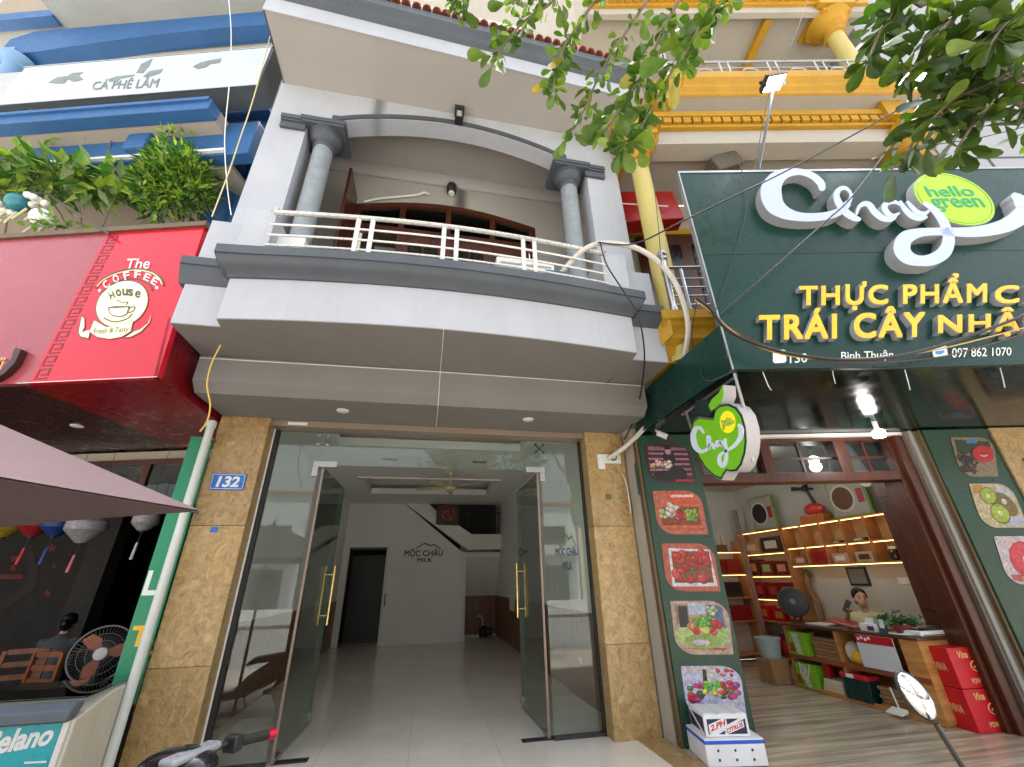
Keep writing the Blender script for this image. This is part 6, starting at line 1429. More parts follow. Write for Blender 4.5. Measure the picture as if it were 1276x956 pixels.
# ------------------------------------------------------------------ left: blue house and cafe
Lw = LF.W; LB = lambda *a: MB(Lw).box(*a); LN = -LF.n
BEIGE = mat('beige_soffit', S(168, 160, 148), .8, .05, 1.2, .05, 50)  # plain beige paint of the balcony undersides and ceilings
BGREY = mat('grey_concrete_soffit', S(150, 156, 156), .85, .08, 1.5, .1, 40)
bh = thing('blue_house', Lw(-3, 2, 0), 'grey house with blue painted balcony beams above the red cafe', 'house')
LB(-7, -.68, .0, .16, 6.72, 6.90).build('balcony_beam', BLUE, bh, bevel=.008)
LB(-7, -.70, -.03, .0, 6.86, 6.91).build('beam_lip', BLUE, bh)
LB(-7, -.72, .161, .34, 6.73, 6.95).build('balcony_soffit', BEIGE, bh)
LB(-7, -.30, .341, .50, 6.33, 6.95).build('lower_beam', BLUE, bh, bevel=.008)
LB(-7, -.6, .30, .34, 6.36, 6.40).build('white_line', PAINTW, bh)
LB(-7, -.64, .501, 2.4, 6.34, 6.40).build('first_floor_ceiling', BEIGE, bh)
LB(-7, -.64, 2.4, 2.5, 3.05, 6.34).build('first_floor_wall', mat('taupe_wall', S(150, 138, 122), .8, .06, 1.5), bh)
MB(Lw).box(-1.9, -1.6, .22, .34, 6.42, 6.70).build('blue_lamp', BLUE, bh, bevel=.02)
# second-floor arched beam and slabs
m = MB(Lw); N_ = 14
for k in range(N_):
    sa, sb_ = -4.6+4.5*k/N_, -4.6+4.5*(k+1)/N_
    za_, zb_ = 8.62+.22*math.sin(math.pi*min(1, max(0, (sa+4.0)/5.6))), 8.62+.22*math.sin(math.pi*min(1, max(0, (sb_+4.0)/5.6)))
    m.prism([(sa, .1, za_), (sb_, .1, zb_), (sb_, .1, 9.22), (sa, .1, 9.05 if k == 0 else 9.22)], (0, .22, 0))
m.build('upper_beam', BLUE, bh, ang=30)
LB(-4.9, -4.2, .02, .34, 8.56, 8.62).build('capital_block', mat('pale_blue_paint', S(120, 160, 200), .6), bh)
for s in (-4.62, -4.30):
    m = MB(Lw); m.lathe([(.12, 7.0), (.11, 8.40), (.15, 8.42), (.15, 8.47), (.20, 8.55)], (s, .18, 0), 20); m.build('column', mat('pale_blue_paint', S(120, 160, 200), .6), bh)
LB(-4.25, -.44, .321, 1.6, 8.75, 8.80).build('second_floor_ceiling', BEIGE, bh)
LB(-7, -.44, 1.6, 1.7, 6.95, 8.75).build('second_floor_wall', mat('taupe_wall', S(150, 138, 122), .8, .06, 1.5), bh)
LB(-3.95, -.42, -.45, 1.6, 9.40, 9.55).build('upper_slab', BGREY, bh)
LB(-7, -3.96, .12, .9, 9.40, 9.5).build('upper_slab', BGREY, bh)
LB(-5.2, -3.95, -.02, .12, 9.35, 9.55).build('upper_lip', BLUE, bh)
LB(-6, -.2, .3, .5, 9.56, 16.5).build('upper_wall', mat('taupe_wall', S(150, 138, 122), .8, .06, 1.5), bh)  # unseen height added to keep the sun off the foreground
# right bay: tiled strip, blue wall and round pier
LB(-.9, -.26, .95, 1.15, 3.1, 8.0).build('side_wall', BLUE, bh)
LB(-2.0, -.85, .96, 1.3, 7.72, 7.98).build('side_beam', BLUE, bh, bevel=.006)
LB(-1.8, -.4, .60, .95, 6.95, 7.05).build('side_slab', BLUE, bh)
m = MB(Lw); m.prism([(-1.9, .85, 8.10), (-.7, .85, 8.10), (-.7, 1.5, 8.75), (-1.9, 1.5, 8.75)], (0, .02, .06)); m.build('tile_strip', ROOFT, bh)
LB(-2.0, -.7, .80, .95, 8.0, 8.12).build('tile_gutter', BLUE, bh)
m = MB(Lw); m.lathe([(.19, 4.6), (.19, 6.75), (.21, 6.8), (.22, 6.85)], (-1.04, 1.0, 0), 22); m.build('round_pier', mat('deep_blue_paint', S(36, 78, 120), .5, .1, 3), bh)
# CA PHE LAM light box
cs = thing('light_box_sign', Lw(-1.9, .05, 7.13), 'long pale light box cafe sign on the blue balcony', 'sign')
LB(-3.72, -.15, .012, .30, 7.13, 8.0).build('box', mat('sign_box_grey', S(70, 78, 82), .5), cs, bevel=.006)
LB(-3.70, -.17, .0, .011, 7.15, 7.98).build('face', mat('backlit_white', S(176, 190, 190), .3, .03, 2), cs)
for bx in ((-3.725, -.145, 7.985, 8.005), (-3.725, -.145, 7.125, 7.145)): LB(bx[0], bx[1], -.004, .0115, bx[2], bx[3]).build('edge_frame', STEEL, cs)
LB(-6.5, -3.74, .03, .2, 7.1, 7.95).build('side_board', mat('grey_board', S(170, 174, 176), .6), cs)
CGR = mat('sign_grey_print', S(112, 120, 122), .5)
lq = lambda tl, tr, br, bl, t: quadfit(LF.P(*tl, t), LF.P(*tr, t), LF.P(*br, t), LF.P(*bl, t), LN)
lettering('CÀ PHÊ LÂM', lq((117, 99.5), (200, 95), (197, 109), (115, 112), -.002), .002, 'sign_lettering', CGR, cs, fat=.01, shear=.15)
def silh(pts):
    m = MB(); m.prism_w([LF.P(*p, -.002) for p in pts], LN*.002); m.build('sign_drawing', CGR, cs)
silh([(60, 103), (72, 96), (84, 95), (90, 91), (104, 90), (98, 94), (104, 99), (92, 102), (84, 99), (80, 104), (70, 104)]); silh([(170, 91), (176, 80), (190, 73), (186, 82), (178, 91)]); silh([(178, 96), (186, 89), (203, 86), (200, 91), (188, 95)]); silh([(134, 99), (146, 95), (168, 93), (166, 95), (150, 98), (146, 101), (136, 102)]); silh([(240, 83), (250, 78), (262, 75), (276, 73), (274, 78), (262, 80), (256, 84), (246, 86)])
# ---- red fascia
rf = thing('red_shop_fascia', Lw(-2.5, .5, 3.0), 'glossy red cafe fascia box with a cream coffee cup emblem', 'sign')
KEY = -1.14
m = MB(Lw); m.prism([(KEY, 0, 3.0), (.0, 0, 3.0), (-.11, 0, 4.70), (KEY, 0, 4.70)], (0, .05, 0)); m.build('red_face', REDP, rf)
m = MB(Lw); m.prism([(-6.0, 0.002, 3.0), (KEY-.001, 0.002, 3.0), (KEY-.001, 0.002, 4.70), (-6.0, 0.002, 4.70)], (0, .05, 0)); m.build('sky_sheen_face', mat('sky_sheen_red_vinyl', S(156, 72, 80), .25, .06, 1.0), rf)  # this panel's muted rose colour includes the pale sky reflection
LB(-6, -.08, -.03, .06, 4.701, 4.76).build('top_trim', mat('brown_trim', S(96, 76, 52), .5), rf)
m = MB(Lw); m.prism([(.0, .0, 3.0), (-.44, 2.0, 3.0), (-.44, 2.0, 3.62), (-.08, .0, 3.6)], (-.03, 0, 0)); m.build('side_return', DREDP, rf)
m = MB(Lw); m.prism([(-6, .052, 3.002), (-1.25, .052, 3.002), (-1.35, 2.05, 3.002), (-6, 2.05, 3.002)], (0, 0, .03)); m.build('dark_soffit', mat('dark_brown_soffit', S(60, 34, 34), .3, .06, 1), rf)
m = MB(Lw); m.prism([(-1.249, .052, 3.002), (-.012, .052, 3.002), (-.46, 2.05, 3.002), (-1.349, 2.05, 3.002)], (0, 0, .03)); m.build('red_soffit', DREDP, rf)
p = PZ(96, 531, 3.0); MB().lathe([(.0, -.01), (.05, -.01), (.06, 0), (.06, .002)], p, 18).build('downlight', WHITEPL, rf)
LB(-1.249, 0, -.002, -.001, 3.0, 3.006).build('edge_line', PAINTW, rf)
# meander band along the joint
KM = mat('meander_print', S(120, 22, 34), .4)
for k in range(13):
    z0 = 3.03+k*.127; pat = [(0, 0, 1, .14), (0, .14, .16, .86), (0, .86, 1, 1), (.84, .36, 1, .86), (.36, .36, .84, .5)]
    for (a0, b0, a1, b1) in pat:
        if False: pass
    m = MB(Lw)
    for (a0, b0, a1, b1) in pat: m.box(KEY+.03+.11*a0, KEY+.03+.11*a1, -.003, -.0005, z0+.105*b0, z0+.105*b1)
    m.build('meander_key', KM, rf, smooth=False)
# coffee emblem
CRM = mat('emblem_cream', S(232, 236, 196), .4, .03); DOL = mat('emblem_olive', S(96, 84, 60), .5)
FT = -.004
def fprint(pts, mt, k, name): m = MB(); m.prism_w([LF.P(*p, FT-.0006*k) for p in pts], LN*.0006); return m.build(name, mt, rf, smooth=False)
zt = lambda x, y: (x*.2196, 280+y*.2196)
def ell(cx, cy, a, b, rot, n=32): return [zt(cx+a*math.cos(t)*math.cos(rot)-b*math.sin(t)*math.sin(rot), cy+a*math.cos(t)*math.sin(rot)+b*math.sin(t)*math.cos(rot)) for t in [2*math.pi*k/n for k in range(n)]]
fprint(ell(692, 450, 160, 126, -.55), DOL, 0, 'emblem_rim'); fprint(ell(692, 450, 154, 120, -.55), CRM, 1, 'emblem_disc')
fprint([zt(*p) for p in ((440, 612), (462, 512), (482, 530), (484, 580), (470, 610), (520, 590), (505, 650), (455, 640))], DOL, 0, 'ribbon'); fprint([zt(*p) for p in ((866, 502), (846, 560), (800, 590), (760, 600), (700, 645), (745, 640), (800, 612), (850, 560))], DOL, 0, 'ribbon')
fprint([zt(*p) for p in ((447, 610), (464, 522), (478, 535), (478, 580), (462, 612), (512, 596), (500, 643), (458, 634))], CRM, 1, 'ribbon'); fprint([zt(*p) for p in ((860, 508), (840, 560), (795, 596), (765, 605), (712, 640), (745, 634), (796, 608), (845, 558))], CRM, 1, 'ribbon')
rb_ = [(505, 608), (532, 540), (600, 580), (680, 575), (758, 540), (744, 606), (690, 640), (620, 652), (550, 640)]
fprint([zt(*p) for p in rb_], DOL, 2, 'ribbon'); fprint([zt(630+(x-630)*.97, 595+(y-595)*.93) for x, y in rb_], CRM, 3, 'ribbon')
fprint([zt(*p) for p in ((612, 470), (650, 462), (735, 462), (740, 472), (722, 510), (690, 525), (640, 520), (618, 500))], DOL, 4, 'cup'); fprint([zt(*p) for p in ((622, 476), (728, 470), (716, 505), (688, 518), (642, 514), (624, 498))], CRM, 5, 'cup')
def arc(pts, w, mt, k, name='emblem_line'):
    P = smooth_path([LF.P(*zt(*p), FT-.0006*k) for p in pts], 5); m = MB(); m.tube(P, w, 5, raw=True); m.build(name, mt, rf)
arc([(735, 470), (765, 468), (755, 492), (722, 500)], .006, DOL, 4); arc([(590, 530), (650, 552), (720, 535), (752, 505)], .006, DOL, 4); arc([(665, 430), (690, 440), (725, 440), (715, 455)], .005, DOL, 4); arc([(540, 360), (580, 312), (660, 270), (760, 250), (860, 265), (910, 300), (930, 345)], .008, DOL, 1); arc([(548, 352), (590, 312), (665, 277), (760, 258), (850, 270), (900, 302), (920, 340)], .006, CRM, 2); arc([(585, 385), (640, 335), (720, 305), (800, 312), (850, 345), (862, 375)], .006, DOL, 1)
def letter_arc(txt, pts, h, mt, k, wd):
    P = smooth_path([Vector(zt(*p)) for p in pts], 8); n = len(txt)
    for i, ch in enumerate(txt):
        if ch == ' ': continue
        j = int((i+.5)/n*(len(P)-1)); c = P[j]; d = (P[min(j+2, len(P)-1)]-P[max(j-2, 0)]).normalized(); nn = Vector((d.y, -d.x))
        a = c-d*wd/2; q = [a+nn*h/2, a+d*wd+nn*h/2, a+d*wd-nn*h/2, a-nn*h/2]
        lettering(ch, lq(*[(v.x, v.y) for v in q], FT-.0006*k), .001, 'emblem_letter', mt, rf, fat=.02)
letter_arc('COFFEE', [(590, 352), (640, 315), (720, 290), (790, 285), (850, 305), (900, 335)], 9, PAINTW, 3, 7)
letter_arc('House', [(625, 405), (680, 385), (740, 385), (800, 400)], 8, DOL, 6, 6)
lettering('The', lq(zt(722, 195), zt(850, 190), zt(852, 250), zt(724, 250), FT-.002), .001, 'emblem_lettering', PAINTW, rf, shear=.3, bold=.01)
lettering('Fresh & Tasty', lq(zt(528, 590), zt(735, 578), zt(730, 612), zt(535, 632), FT-.004), .001, 'emblem_lettering', DOL, rf, shear=.3)
for q in ((565, 374), (890, 358)): fprint(ell(*q, 9, 9, 0, 10), PAINTW, 2, 'dot')
# brown corner bracket with script at the far left
br_ = thing('wooden_sign', Lw(-3.5, -.05, 3.0), 'curved dark wooden sign end with gold script on the pale red face', 'sign')
m = MB(); m.prism_w([LF.P(*zt(*p), -.006) for p in ((122, 712), (156, 722), (120, 800), (60, 860), (0, 895), (-120, 910), (-120, 880), (0, 862), (50, 835), (95, 785))], LN*.05); m.build('frame', mat('dark_walnut', S(58, 34, 28), .4), br_)
lettering('ơi', lq(zt(-30, 760), zt(40, 755), zt(25, 825), zt(-40, 830), -.01), .01, 'script', GPR, br_, shear=.3)
# awning support rod
tag(MB().tube([LF.P(30, 240, .3), LF.P(58, 241, .25), LF.P(122, 283, -.03), LF.P(136, 292, -.06)], .012, 7, raw=True).build('support_rod', mat('brown_steel', S(74, 62, 54), .6)), 'thin bent brown steel rod above the red fascia', 'rod')
# planting behind the red fascia
pots = thing('planter_box', Lw(-1.6, .9, 4.2), 'long dark planter box behind the top of the red fascia', 'planter'); LB(-5.5, -.45, .55, .95, 4.35, 4.85).build('box', mat('dark_planter', S(60, 58, 54), .9), pots); LB(-5.5, -.45, .10, 1.0, 4.25, 4.349).build('bracket_shelf', DARKMET, pots)
def lance(m, c, d, up, l, w, col):
    s_ = d.cross(up).normalized(); m.col = col
    m.add([c, c+d*l*.35+s_*w, c+d*l-up*l*.12, c+d*l*.35-s_*w, c+d*l*.4+up*w*.3], [(0, 1, 4), (1, 2, 4), (2, 3, 4), (3, 0, 4)], raw=True)
def bush(name, ctr, rad, n, l, w, cols, label, stems, seed, bias=0.0, base=None):
    r = random.Random(seed); t = thing(name, base or ctr, label, 'plant'); m = MB(); tips = []
    for k in range(n):
        v = Vector((r.gauss(0, 1), r.gauss(0, 1), r.gauss(0, 1))).normalized()*(r.random()**.45)
        wob = 1+.35*noise.noise(Vector(v)*1.7+Vector((seed, 0, 0)))
        c = ctr + Vector((v.x*rad[0], v.y*rad[1], v.z*rad[2]))*wob
        d = (Vector((v.x, v.y, v.z*.5))+Vector((r.gauss(0, .6), r.gauss(0, .6), r.gauss(.15, .5)))).normalized()
        g = r.uniform(.6, 1.2)*(.75+.35*max(0, v.z+.3)); base_c = r.choice(cols); ll = l*r.uniform(.6, 1.25)
        up = Vector((r.gauss(0, .3), r.gauss(0, .3), 1)).normalized()
        if abs(up.dot(d)) > .9: up = Vector((1, 0, 0))
        lance(m, c, d, up, ll, w*r.uniform(.7, 1.2), tuple(q*g for q in base_c))
    tag(m.build('foliage', leafmat('bush_leaf', [], True, .35), t, smooth=False, recalc=False), kind='stuff')
    for a, b in stems: MB().tube([a, a.lerp(b, .5)+Vector((r.uniform(-.08, .08), 0, .06)), b], [.014, .006], 6, raw=True, sub=4).build('stem', BARK, t)
    return t
G1, G2, G3 = S(136, 178, 50), S(84, 136, 46), S(178, 206, 84)
c1 = LF.P(222, 222, .45); b1 = Lw(-.95, .7, 4.85)
bush('leafy_shrub', c1, (.45, .35, .68), 2000, .13, .019, [G1, G2, S(52, 98, 40), G3], 'dense bright green shrub above the right end of the red fascia', [(b1, c1), (b1+Vector((.1, 0, 0)), c1+Vector((.2, 0, .3))), (b1, c1+Vector((-.25, 0, .4)))], 3, base=b1)
c2 = LF.P(95, 222, .35); b2 = Lw(-2.2, .7, 4.85)
bush('broad_leaf_plant', c2+Vector((0, 0, -.05)), (.75, .3, .28), 300, .24, .05, [S(104, 140, 60), G2, S(150, 176, 120), G3], 'sprawling broad leaved plant left of the dense shrub', [(b2, c2), (b2, c2+Vector((-.6, 0, .1))), (b2, c2+Vector((.5, 0, -.1)))], 5, base=b2)
c4 = LF.P(20, 225, .35); b4 = Lw(-3.3, .7, 4.85)
bush('pale_leaf_plant', c4, (.5, .3, .25), 170, .22, .05, [S(120, 150, 70), S(160, 180, 130), G3], 'pale leaved plant at the far left above the red fascia', [(b4, c4)], 6, base=b4)
c3 = LF.P(84, 163, .25)
bush('climbing_twig', c3, (.55, .12, .16), 110, .15, .028, [G3, G1], 'thin yellow green climbing twig in front of the blue beam', [(c2+Vector((.25, 0, .1)), LF.P(140, 170, .3)), (LF.P(140, 170, .3), LF.P(35, 148, .25)), (LF.P(110, 165, .3), LF.P(105, 160, .25))], 8, base=c2+Vector((.25, 0, .1)))
c5 = LF.P(145, 285, .1)
bush('low_twig', LF.P(72, 280, .1), (.35, .1, .09), 40, .14, .026, [G1, S(150, 176, 120)], 'small twig hanging just above the pale red face', [(Lw(-2.7, .6, 4.85), LF.P(72, 280, .1))], 9)
# wind chimes and balls
def chime(px, col, n, lb, seed):
    r = random.Random(seed); c = LF.P(*px, .2); t = thing('wind_chime', c, lb, 'wind chime', 'wind chimes above the faded red face'); 
    MB().ball(c, .11 if n == 0 else .05, 18, 12, raw=True).build('globe', mat('chime_%d' % col[0], S(*col), .3, .08, 6), t)
    for k in range(n):
        a = 2*math.pi*k/max(n, 1); q = c+Vector((math.cos(a)*.085, math.sin(a)*.08, .05*(k % 2)-.03)); MB().ball(q, .042, 12, 8, raw=True).build('ball', WHITEPL, t)
    MB().tube([c+Vector((0, 0, .1)), c+Vector((0, 0, .6))], .004, 5, raw=True).build('string', BLACK, t)
    for k in range(2): MB().cyl(c+Vector((.05-.1*k, 0, -.14)), c+Vector((.0-.12*k, 0, -.32)), .014, n=8, raw=True).build('tube', mat('bamboo', S(196, 190, 150), .5), t)
chime((22, 253), (46, 128, 140), 0, 'teal globe wind chime above the pale red face', 1); chime((47, 250), (224, 224, 220), 5, 'white wind chime of clustered balls beside the teal globe', 2); chime((4, 262), (224, 224, 220), 4, 'white wind chime cluster at the left edge below the teal globe', 3); chime((53, 272), (226, 226, 224), 0, 'single small white ball chime under the clustered one', 4)

# ---- downpipe, green banner, freezer
pipe = thing('downpipe', (-2.225, 4.53, -.3), 'pale plastic downpipe against the left stone pillar', 'pipe')
MB().cyl((-2.215, 4.53, -.3), (-2.215, 4.53, 2.93), .036, n=16).build('pipe', mat('pvc_grey', S(206, 212, 208), .45, .05, 3, streak=.2), pipe); MB().lathe([(.036, 0), (.044, .0), (.044, .06), (.036, .06)], (-2.215, 4.53, 2.86), 16).build('socket', mat('pvc_grey', S(206, 212, 208), .45, .05, 3), pipe)
for z in (.9, 2.75): MB().box(-2.26, -2.19, 4.56, 4.66, z, z+.02).build('clip', STEEL, pipe)
BNG = mat('banner_green', S(20, 136, 96), .4, .05, 2)
ban = thing('green_banner', (-2.31, 4.64, .6), 'narrow bright green banner with capitals behind the downpipe', 'banner')
MB().box(-2.43, -2.225, 4.66, 4.68, .55, 2.80).build('board', BNG, ban)
bq = lambda x0, x1, y0, y1: wallfit(x0, x1, y0, y1, 4.6595)
lettering('L', bq(186, 203, 711, 742), .002, 'banner_letter', WV, ban, bold=.03); lettering('T', bq(167, 190, 780, 806), .002, 'banner_letter', GOLD, ban, bold=.04)
fz = thing('ice_cream_freezer', (-2.9, 4.35, -.1), 'beige chest freezer with a teal front panel beside the left pillar', 'freezer')
FB = mat('freezer_beige', S(206, 200, 184), .4, .04, 2, streak=.25, dirt=S(120, 112, 96)); TEAL = mat('freezer_teal', S(0, 160, 172), .3, .04, 3)
fx1 = -2.25
m = MB(); m.prism([(fx1, 4.03, -.1), (fx1, 4.64, -.1), (fx1, 4.64, .72), (fx1, 4.38, .70), (fx1, 4.03, .60)], (-1.35, 0, 0)); m.build('body', FB, fz, bevel=.012)
MB().box(-3.58, fx1-.06, 4.018, 4.0295, .0, .59).build('front_panel', TEAL, fz); MB().box(fx1-.055, fx1-.02, 4.012, 4.0285, -.05, .60).build('corner_trim', WHITEPL, fz, bevel=.004)
m = MB(); m.prism([(fx1-.02, 3.985, .595), (fx1-.02, 4.06, .595), (fx1-.02, 4.12, .69), (fx1-.02, 4.05, .70), (fx1-.02, 3.985, .66)], (-1.33, 0, 0)); m.build('handle_rail', mat('freezer_slate', S(84, 94, 104), .5), fz, bevel=.012)
m = MB(); m.prism([(fx1-.03, 4.13, .705), (fx1-.03, 4.62, .735), (fx1-.03, 4.62, .745), (fx1-.03, 4.13, .715)], (-1.3, 0, 0)); m.build('glass_lid', glass('lid_glass', (.8, .86, .86), 1.5, .02, 1.3), fz)
cq = lambda tl, tr, br, bl: quadfit(*[PY(*p, 4.0175) for p in (tl, tr, br, bl)], Vector((0, -1, 0)))
lettering('Celano', cq((-22, 913), (70, 901), (64, 928), (-26, 944)), .001, 'freezer_lettering', PAINTW, fz, shear=.35, bold=.035)
m = MB(); m.prism_w([PY(*p, 4.0172) for p in ((30, 949.5), (58, 948), (58, 950.5), (30, 952))], (0, -.001, 0)); m.build('print_line', PAINTW, fz)

# ---- cafe interior
cafe = thing('cafe_room', Lw(-3, 4, 0), 'dark cafe room open to the street under the red fascia', 'cafe')
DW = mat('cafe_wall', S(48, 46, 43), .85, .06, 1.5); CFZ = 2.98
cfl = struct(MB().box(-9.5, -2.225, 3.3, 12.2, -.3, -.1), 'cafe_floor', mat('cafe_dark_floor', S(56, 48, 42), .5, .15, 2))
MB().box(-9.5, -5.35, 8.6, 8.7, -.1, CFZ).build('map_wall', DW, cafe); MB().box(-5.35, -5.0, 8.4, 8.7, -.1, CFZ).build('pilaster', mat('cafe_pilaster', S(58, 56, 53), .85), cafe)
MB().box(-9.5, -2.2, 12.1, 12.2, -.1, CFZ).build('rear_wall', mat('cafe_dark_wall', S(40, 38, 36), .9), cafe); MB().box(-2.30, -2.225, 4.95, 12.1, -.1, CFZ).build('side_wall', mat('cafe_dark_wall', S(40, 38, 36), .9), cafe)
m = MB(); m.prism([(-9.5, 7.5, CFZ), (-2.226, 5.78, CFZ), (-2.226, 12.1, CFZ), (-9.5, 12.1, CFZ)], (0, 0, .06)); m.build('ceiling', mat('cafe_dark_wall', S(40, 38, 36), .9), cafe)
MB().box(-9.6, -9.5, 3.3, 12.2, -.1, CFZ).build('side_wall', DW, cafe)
LB(-6, -.47, 1.96, 2.05, 2.88, 2.98).build('lintel', CREAM, cafe)
tr_ = LB(-6, -.9, 1.90, 1.958, 2.80, 2.86).build('transom_head', REDWOOD, cafe); LB(-6, -.9, 1.90, 1.958, 2.30, 2.38).build('transom_rail', REDWOOD, cafe)
for s in (-3.6, -2.6, -1.75, -.95): LB(s, s+.09, 1.905, 1.955, 2.38, 2.80).build('transom_post', REDWOOD, cafe)
for s0, s1 in ((-3.51, -2.6), (-2.51, -1.75), (-1.66, -.95)): LB(s0, s1, 1.93, 1.936, 2.38, 2.80).build('transom_pane', DGL, cafe, smooth=False)
DKP = mat('sticker_dark', S(50, 40, 36), .7); RDP = mat('sticker_red', S(120, 44, 40), .7)
def sticker(pts, mt, nm): m = MB(); m.prism_w([PY(*p, 8.597) for p in pts], (0, -.003, 0)); m.build(nm, mt, cafe)
zz = lambda x, y: (x*.1882, 620+y*.1882)
sticker([zz(*p) for p in ((155, 300), (215, 320), (255, 480), (250, 560), (215, 620), (100, 690), (0, 770), (0, 720), (80, 640), (180, 580), (190, 520), (180, 420))], DKP, 'map_sticker')
for (cx, cy, r_) in ((315, 635, 32), (345, 335, 34), (360, 455, 22)): sticker([zz(cx+r_*(1 if k % 2 == 0 else .42)*math.sin(k*math.pi/5), cy-r_*(1 if k % 2 == 0 else .42)*math.cos(k*math.pi/5)) for k in range(10)], RDP, 'star_sticker')
for (x, y, w, h) in ((75, 390, 50, 34), (70, 450, 34, 34), (0, 510, 150, 30)): sticker([zz(x, y), zz(x+w, y), zz(x+w, y+h), zz(x, y+h)], RDP, 'lettering_sticker')
# lanterns
def lantern(px, Y, r_, col, lb, tassel):
    p = PY(*px, Y); t = thing('silk_lantern', p, lb, 'lantern', 'silk lanterns hanging in the cafe')
    m = MB(); m.lathe([(.02, -r_), (.05, -r_*.98), (r_, -.05), (r_, .04), (.06, r_*.8), (.03, r_*.85)], p+Vector((0, 0, r_*.9)), 14); m.build('shade', mat('silk_%d_%d' % col[:2], tuple(.45*q for q in S(*col)), .5, .3, 25), t)
    MB().lathe([(.03, 0), (.035, .02), (.02, .03)], p-Vector((0, 0, .03)), 10).build('cap', BLACK, t); MB().tube([p-Vector((0, 0, .03)), p-Vector((.01, 0, .14))], .003, 5, raw=True).build('cord', BLACK, t); MB().cyl(p-Vector((.01, 0, .14)), p-Vector((.02, 0, .32)), .012, .016, 8, raw=True).build('tassel', mat('tassel_%d' % tassel[0], S(*tassel), .7), t)
    MB().tube([p+Vector((0, 0, r_*1.7)), Vector((p.x, p.y, 2.97))], .003, 5, raw=True).build('wire', BLACK, t)
lantern((3, 668), 6.2, .17, (190, 170, 50), 'yellow silk lantern at the far left of the cafe', (160, 140, 60)); lantern((39, 667), 6.2, .16, (190, 40, 50), 'red silk lantern hanging beside the blue one', (190, 60, 60)); lantern((67, 667), 6.2, .15, (40, 80, 170), 'blue silk lantern hanging beside the red one', (50, 80, 150)); lantern((101, 675), 5.9, .19, (200, 196, 206), 'white patterned silk lantern with a pink tassel', (206, 110, 120)); lantern((178, 660), 5.8, .13, (206, 206, 206), 'small white silk lantern nearest the green banner', (200, 200, 196))
# chairs, table
CHW = wood('cafe_chair_wood', S(96, 50, 24), S(140, 80, 40), .4)
def chair(loc, rz, lb):
    t = thing('cafe_chair', loc, lb, 'chair', 'wooden cafe chairs'); Rz = Matrix.Rotation(rz, 3, 'Z'); T = lambda x, y, z: Vector(loc)+Rz @ Vector((x, y, z))
    MB(T).box(-.2, .2, -.2, .2, .42, .45).build('seat', CHW, t, bevel=.006)
    for x, y, h in ((-.19, -.19, .42), (.16, -.19, .42), (-.19, .16, .9), (.16, .16, .9)): MB(T).box(x, x+.035, y, y+.035, 0.001, h).build('leg', CHW, t)
    for z in (.62, .74, .86): MB(T).box(-.155, .16, .165, .185, z, z+.05).build('back_slat', CHW, t)
    for x in (-.19, .16): MB(T).box(x, x+.03, -.155, .16, .2, .23).build('stretcher', CHW, t)
CFL = -.0995
def fl(x, y): p = PZ(x, y, CFL); return p
chair((-3.75, 6.2, CFL), math.radians(160), 'wooden chair nearest the freezer in the dark cafe'); chair((-4.35, 6.6, CFL), math.radians(200), 'wooden chair in the middle of the dark cafe'); chair((-4.95, 6.2, CFL), math.radians(20), 'wooden chair at the left edge of the cafe opening'); chair((-3.4, 7.3, CFL), math.radians(80), 'wooden chair behind the stand fan in the cafe')
t = thing('cafe_table', (-4.6, 5.7, CFL), 'low wooden cafe table at the left of the opening', 'table'); MB().box(-5.1, -4.1, 5.35, 5.85, .50, .54).build('top', CHW, t, bevel=.008)
for x, y in ((-5.05, 5.4), (-4.2, 5.4), (-5.05, 5.75), (-4.2, 5.75)): MB().box(x, x+.05, y, y+.05, CFL, .499).build('leg', CHW, t)
# stand fan with orange blades
of = thing('orange_stand_fan', (-3.05, 5.5, CFL), 'stand fan with orange blades behind the beige freezer', 'fan')
oc = PY(126, 815, 5.4); ax2 = Vector((.35, -.9, .1)).normalized(); a2 = ax2.orthogonal().normalized(); b2_ = ax2.cross(a2)
for r_, w_ in ((.235, .008), (.17, .0025), (.11, .0025)):
    m = MB(); m.tube([oc + (a2*math.cos(q)+b2_*math.sin(q))*r_ + ax2*(.04*(1-r_/.235)) for q in [k*math.pi/16 for k in range(33)]], w_, 5, raw=True); m.build('cage_ring', mat('fan_wire', S(120, 120, 120), .5), of)
m = MB()
for k in range(48):
    q = k*2*math.pi/48; d_ = a2*math.cos(q)+b2_*math.sin(q); m.tube([oc+d_*.05+ax2*.05, oc+d_*.15+ax2*.045, oc+d_*.235], .0013, 4, raw=True)
tag(m.build('cage_wires', mat('fan_wire', S(120, 120, 120), .5), of), kind='stuff')
MB().lathe([(.0, .06), (.05, .055), (.055, .04), (.0, .035)], oc, 18, ax2).build('badge', mat('fan_badge', S(206, 206, 206), .3), of)
for k in range(3):
    q = .5+k*2*math.pi/3; d_ = a2*math.cos(q)+b2_*math.sin(q); e_ = ax2.cross(d_)
    MB().prism_w([oc+d_*.04-e_*.02, oc+d_*.12-e_*.06, oc+d_*.20-e_*.03, oc+d_*.21+e_*.05, oc+d_*.12+e_*.05, oc+d_*.04+e_*.02], ax2*.004).build('blade', mat('fan_orange', S(170, 84, 48), .35), of)
MB().cyl(oc-ax2*.02, oc-ax2*.16, .06, .05, 16, raw=True).build('motor', mat('fan_wood_brown', S(150, 84, 44), .4), of); MB().cyl((oc-ax2*.1)+Vector((0, 0, -.04)), Vector((oc.x-ax2.x*.1, oc.y-ax2.y*.1, CFL+.03)), .02, n=10, raw=True).build('pole', DG, of); MB().lathe([(.0, 0), (.2, 0), (.19, .02), (.03, .05), (.0, .05)], (oc.x-ax2.x*.1, oc.y-ax2.y*.1, CFL), 22).build('base', DG, of)
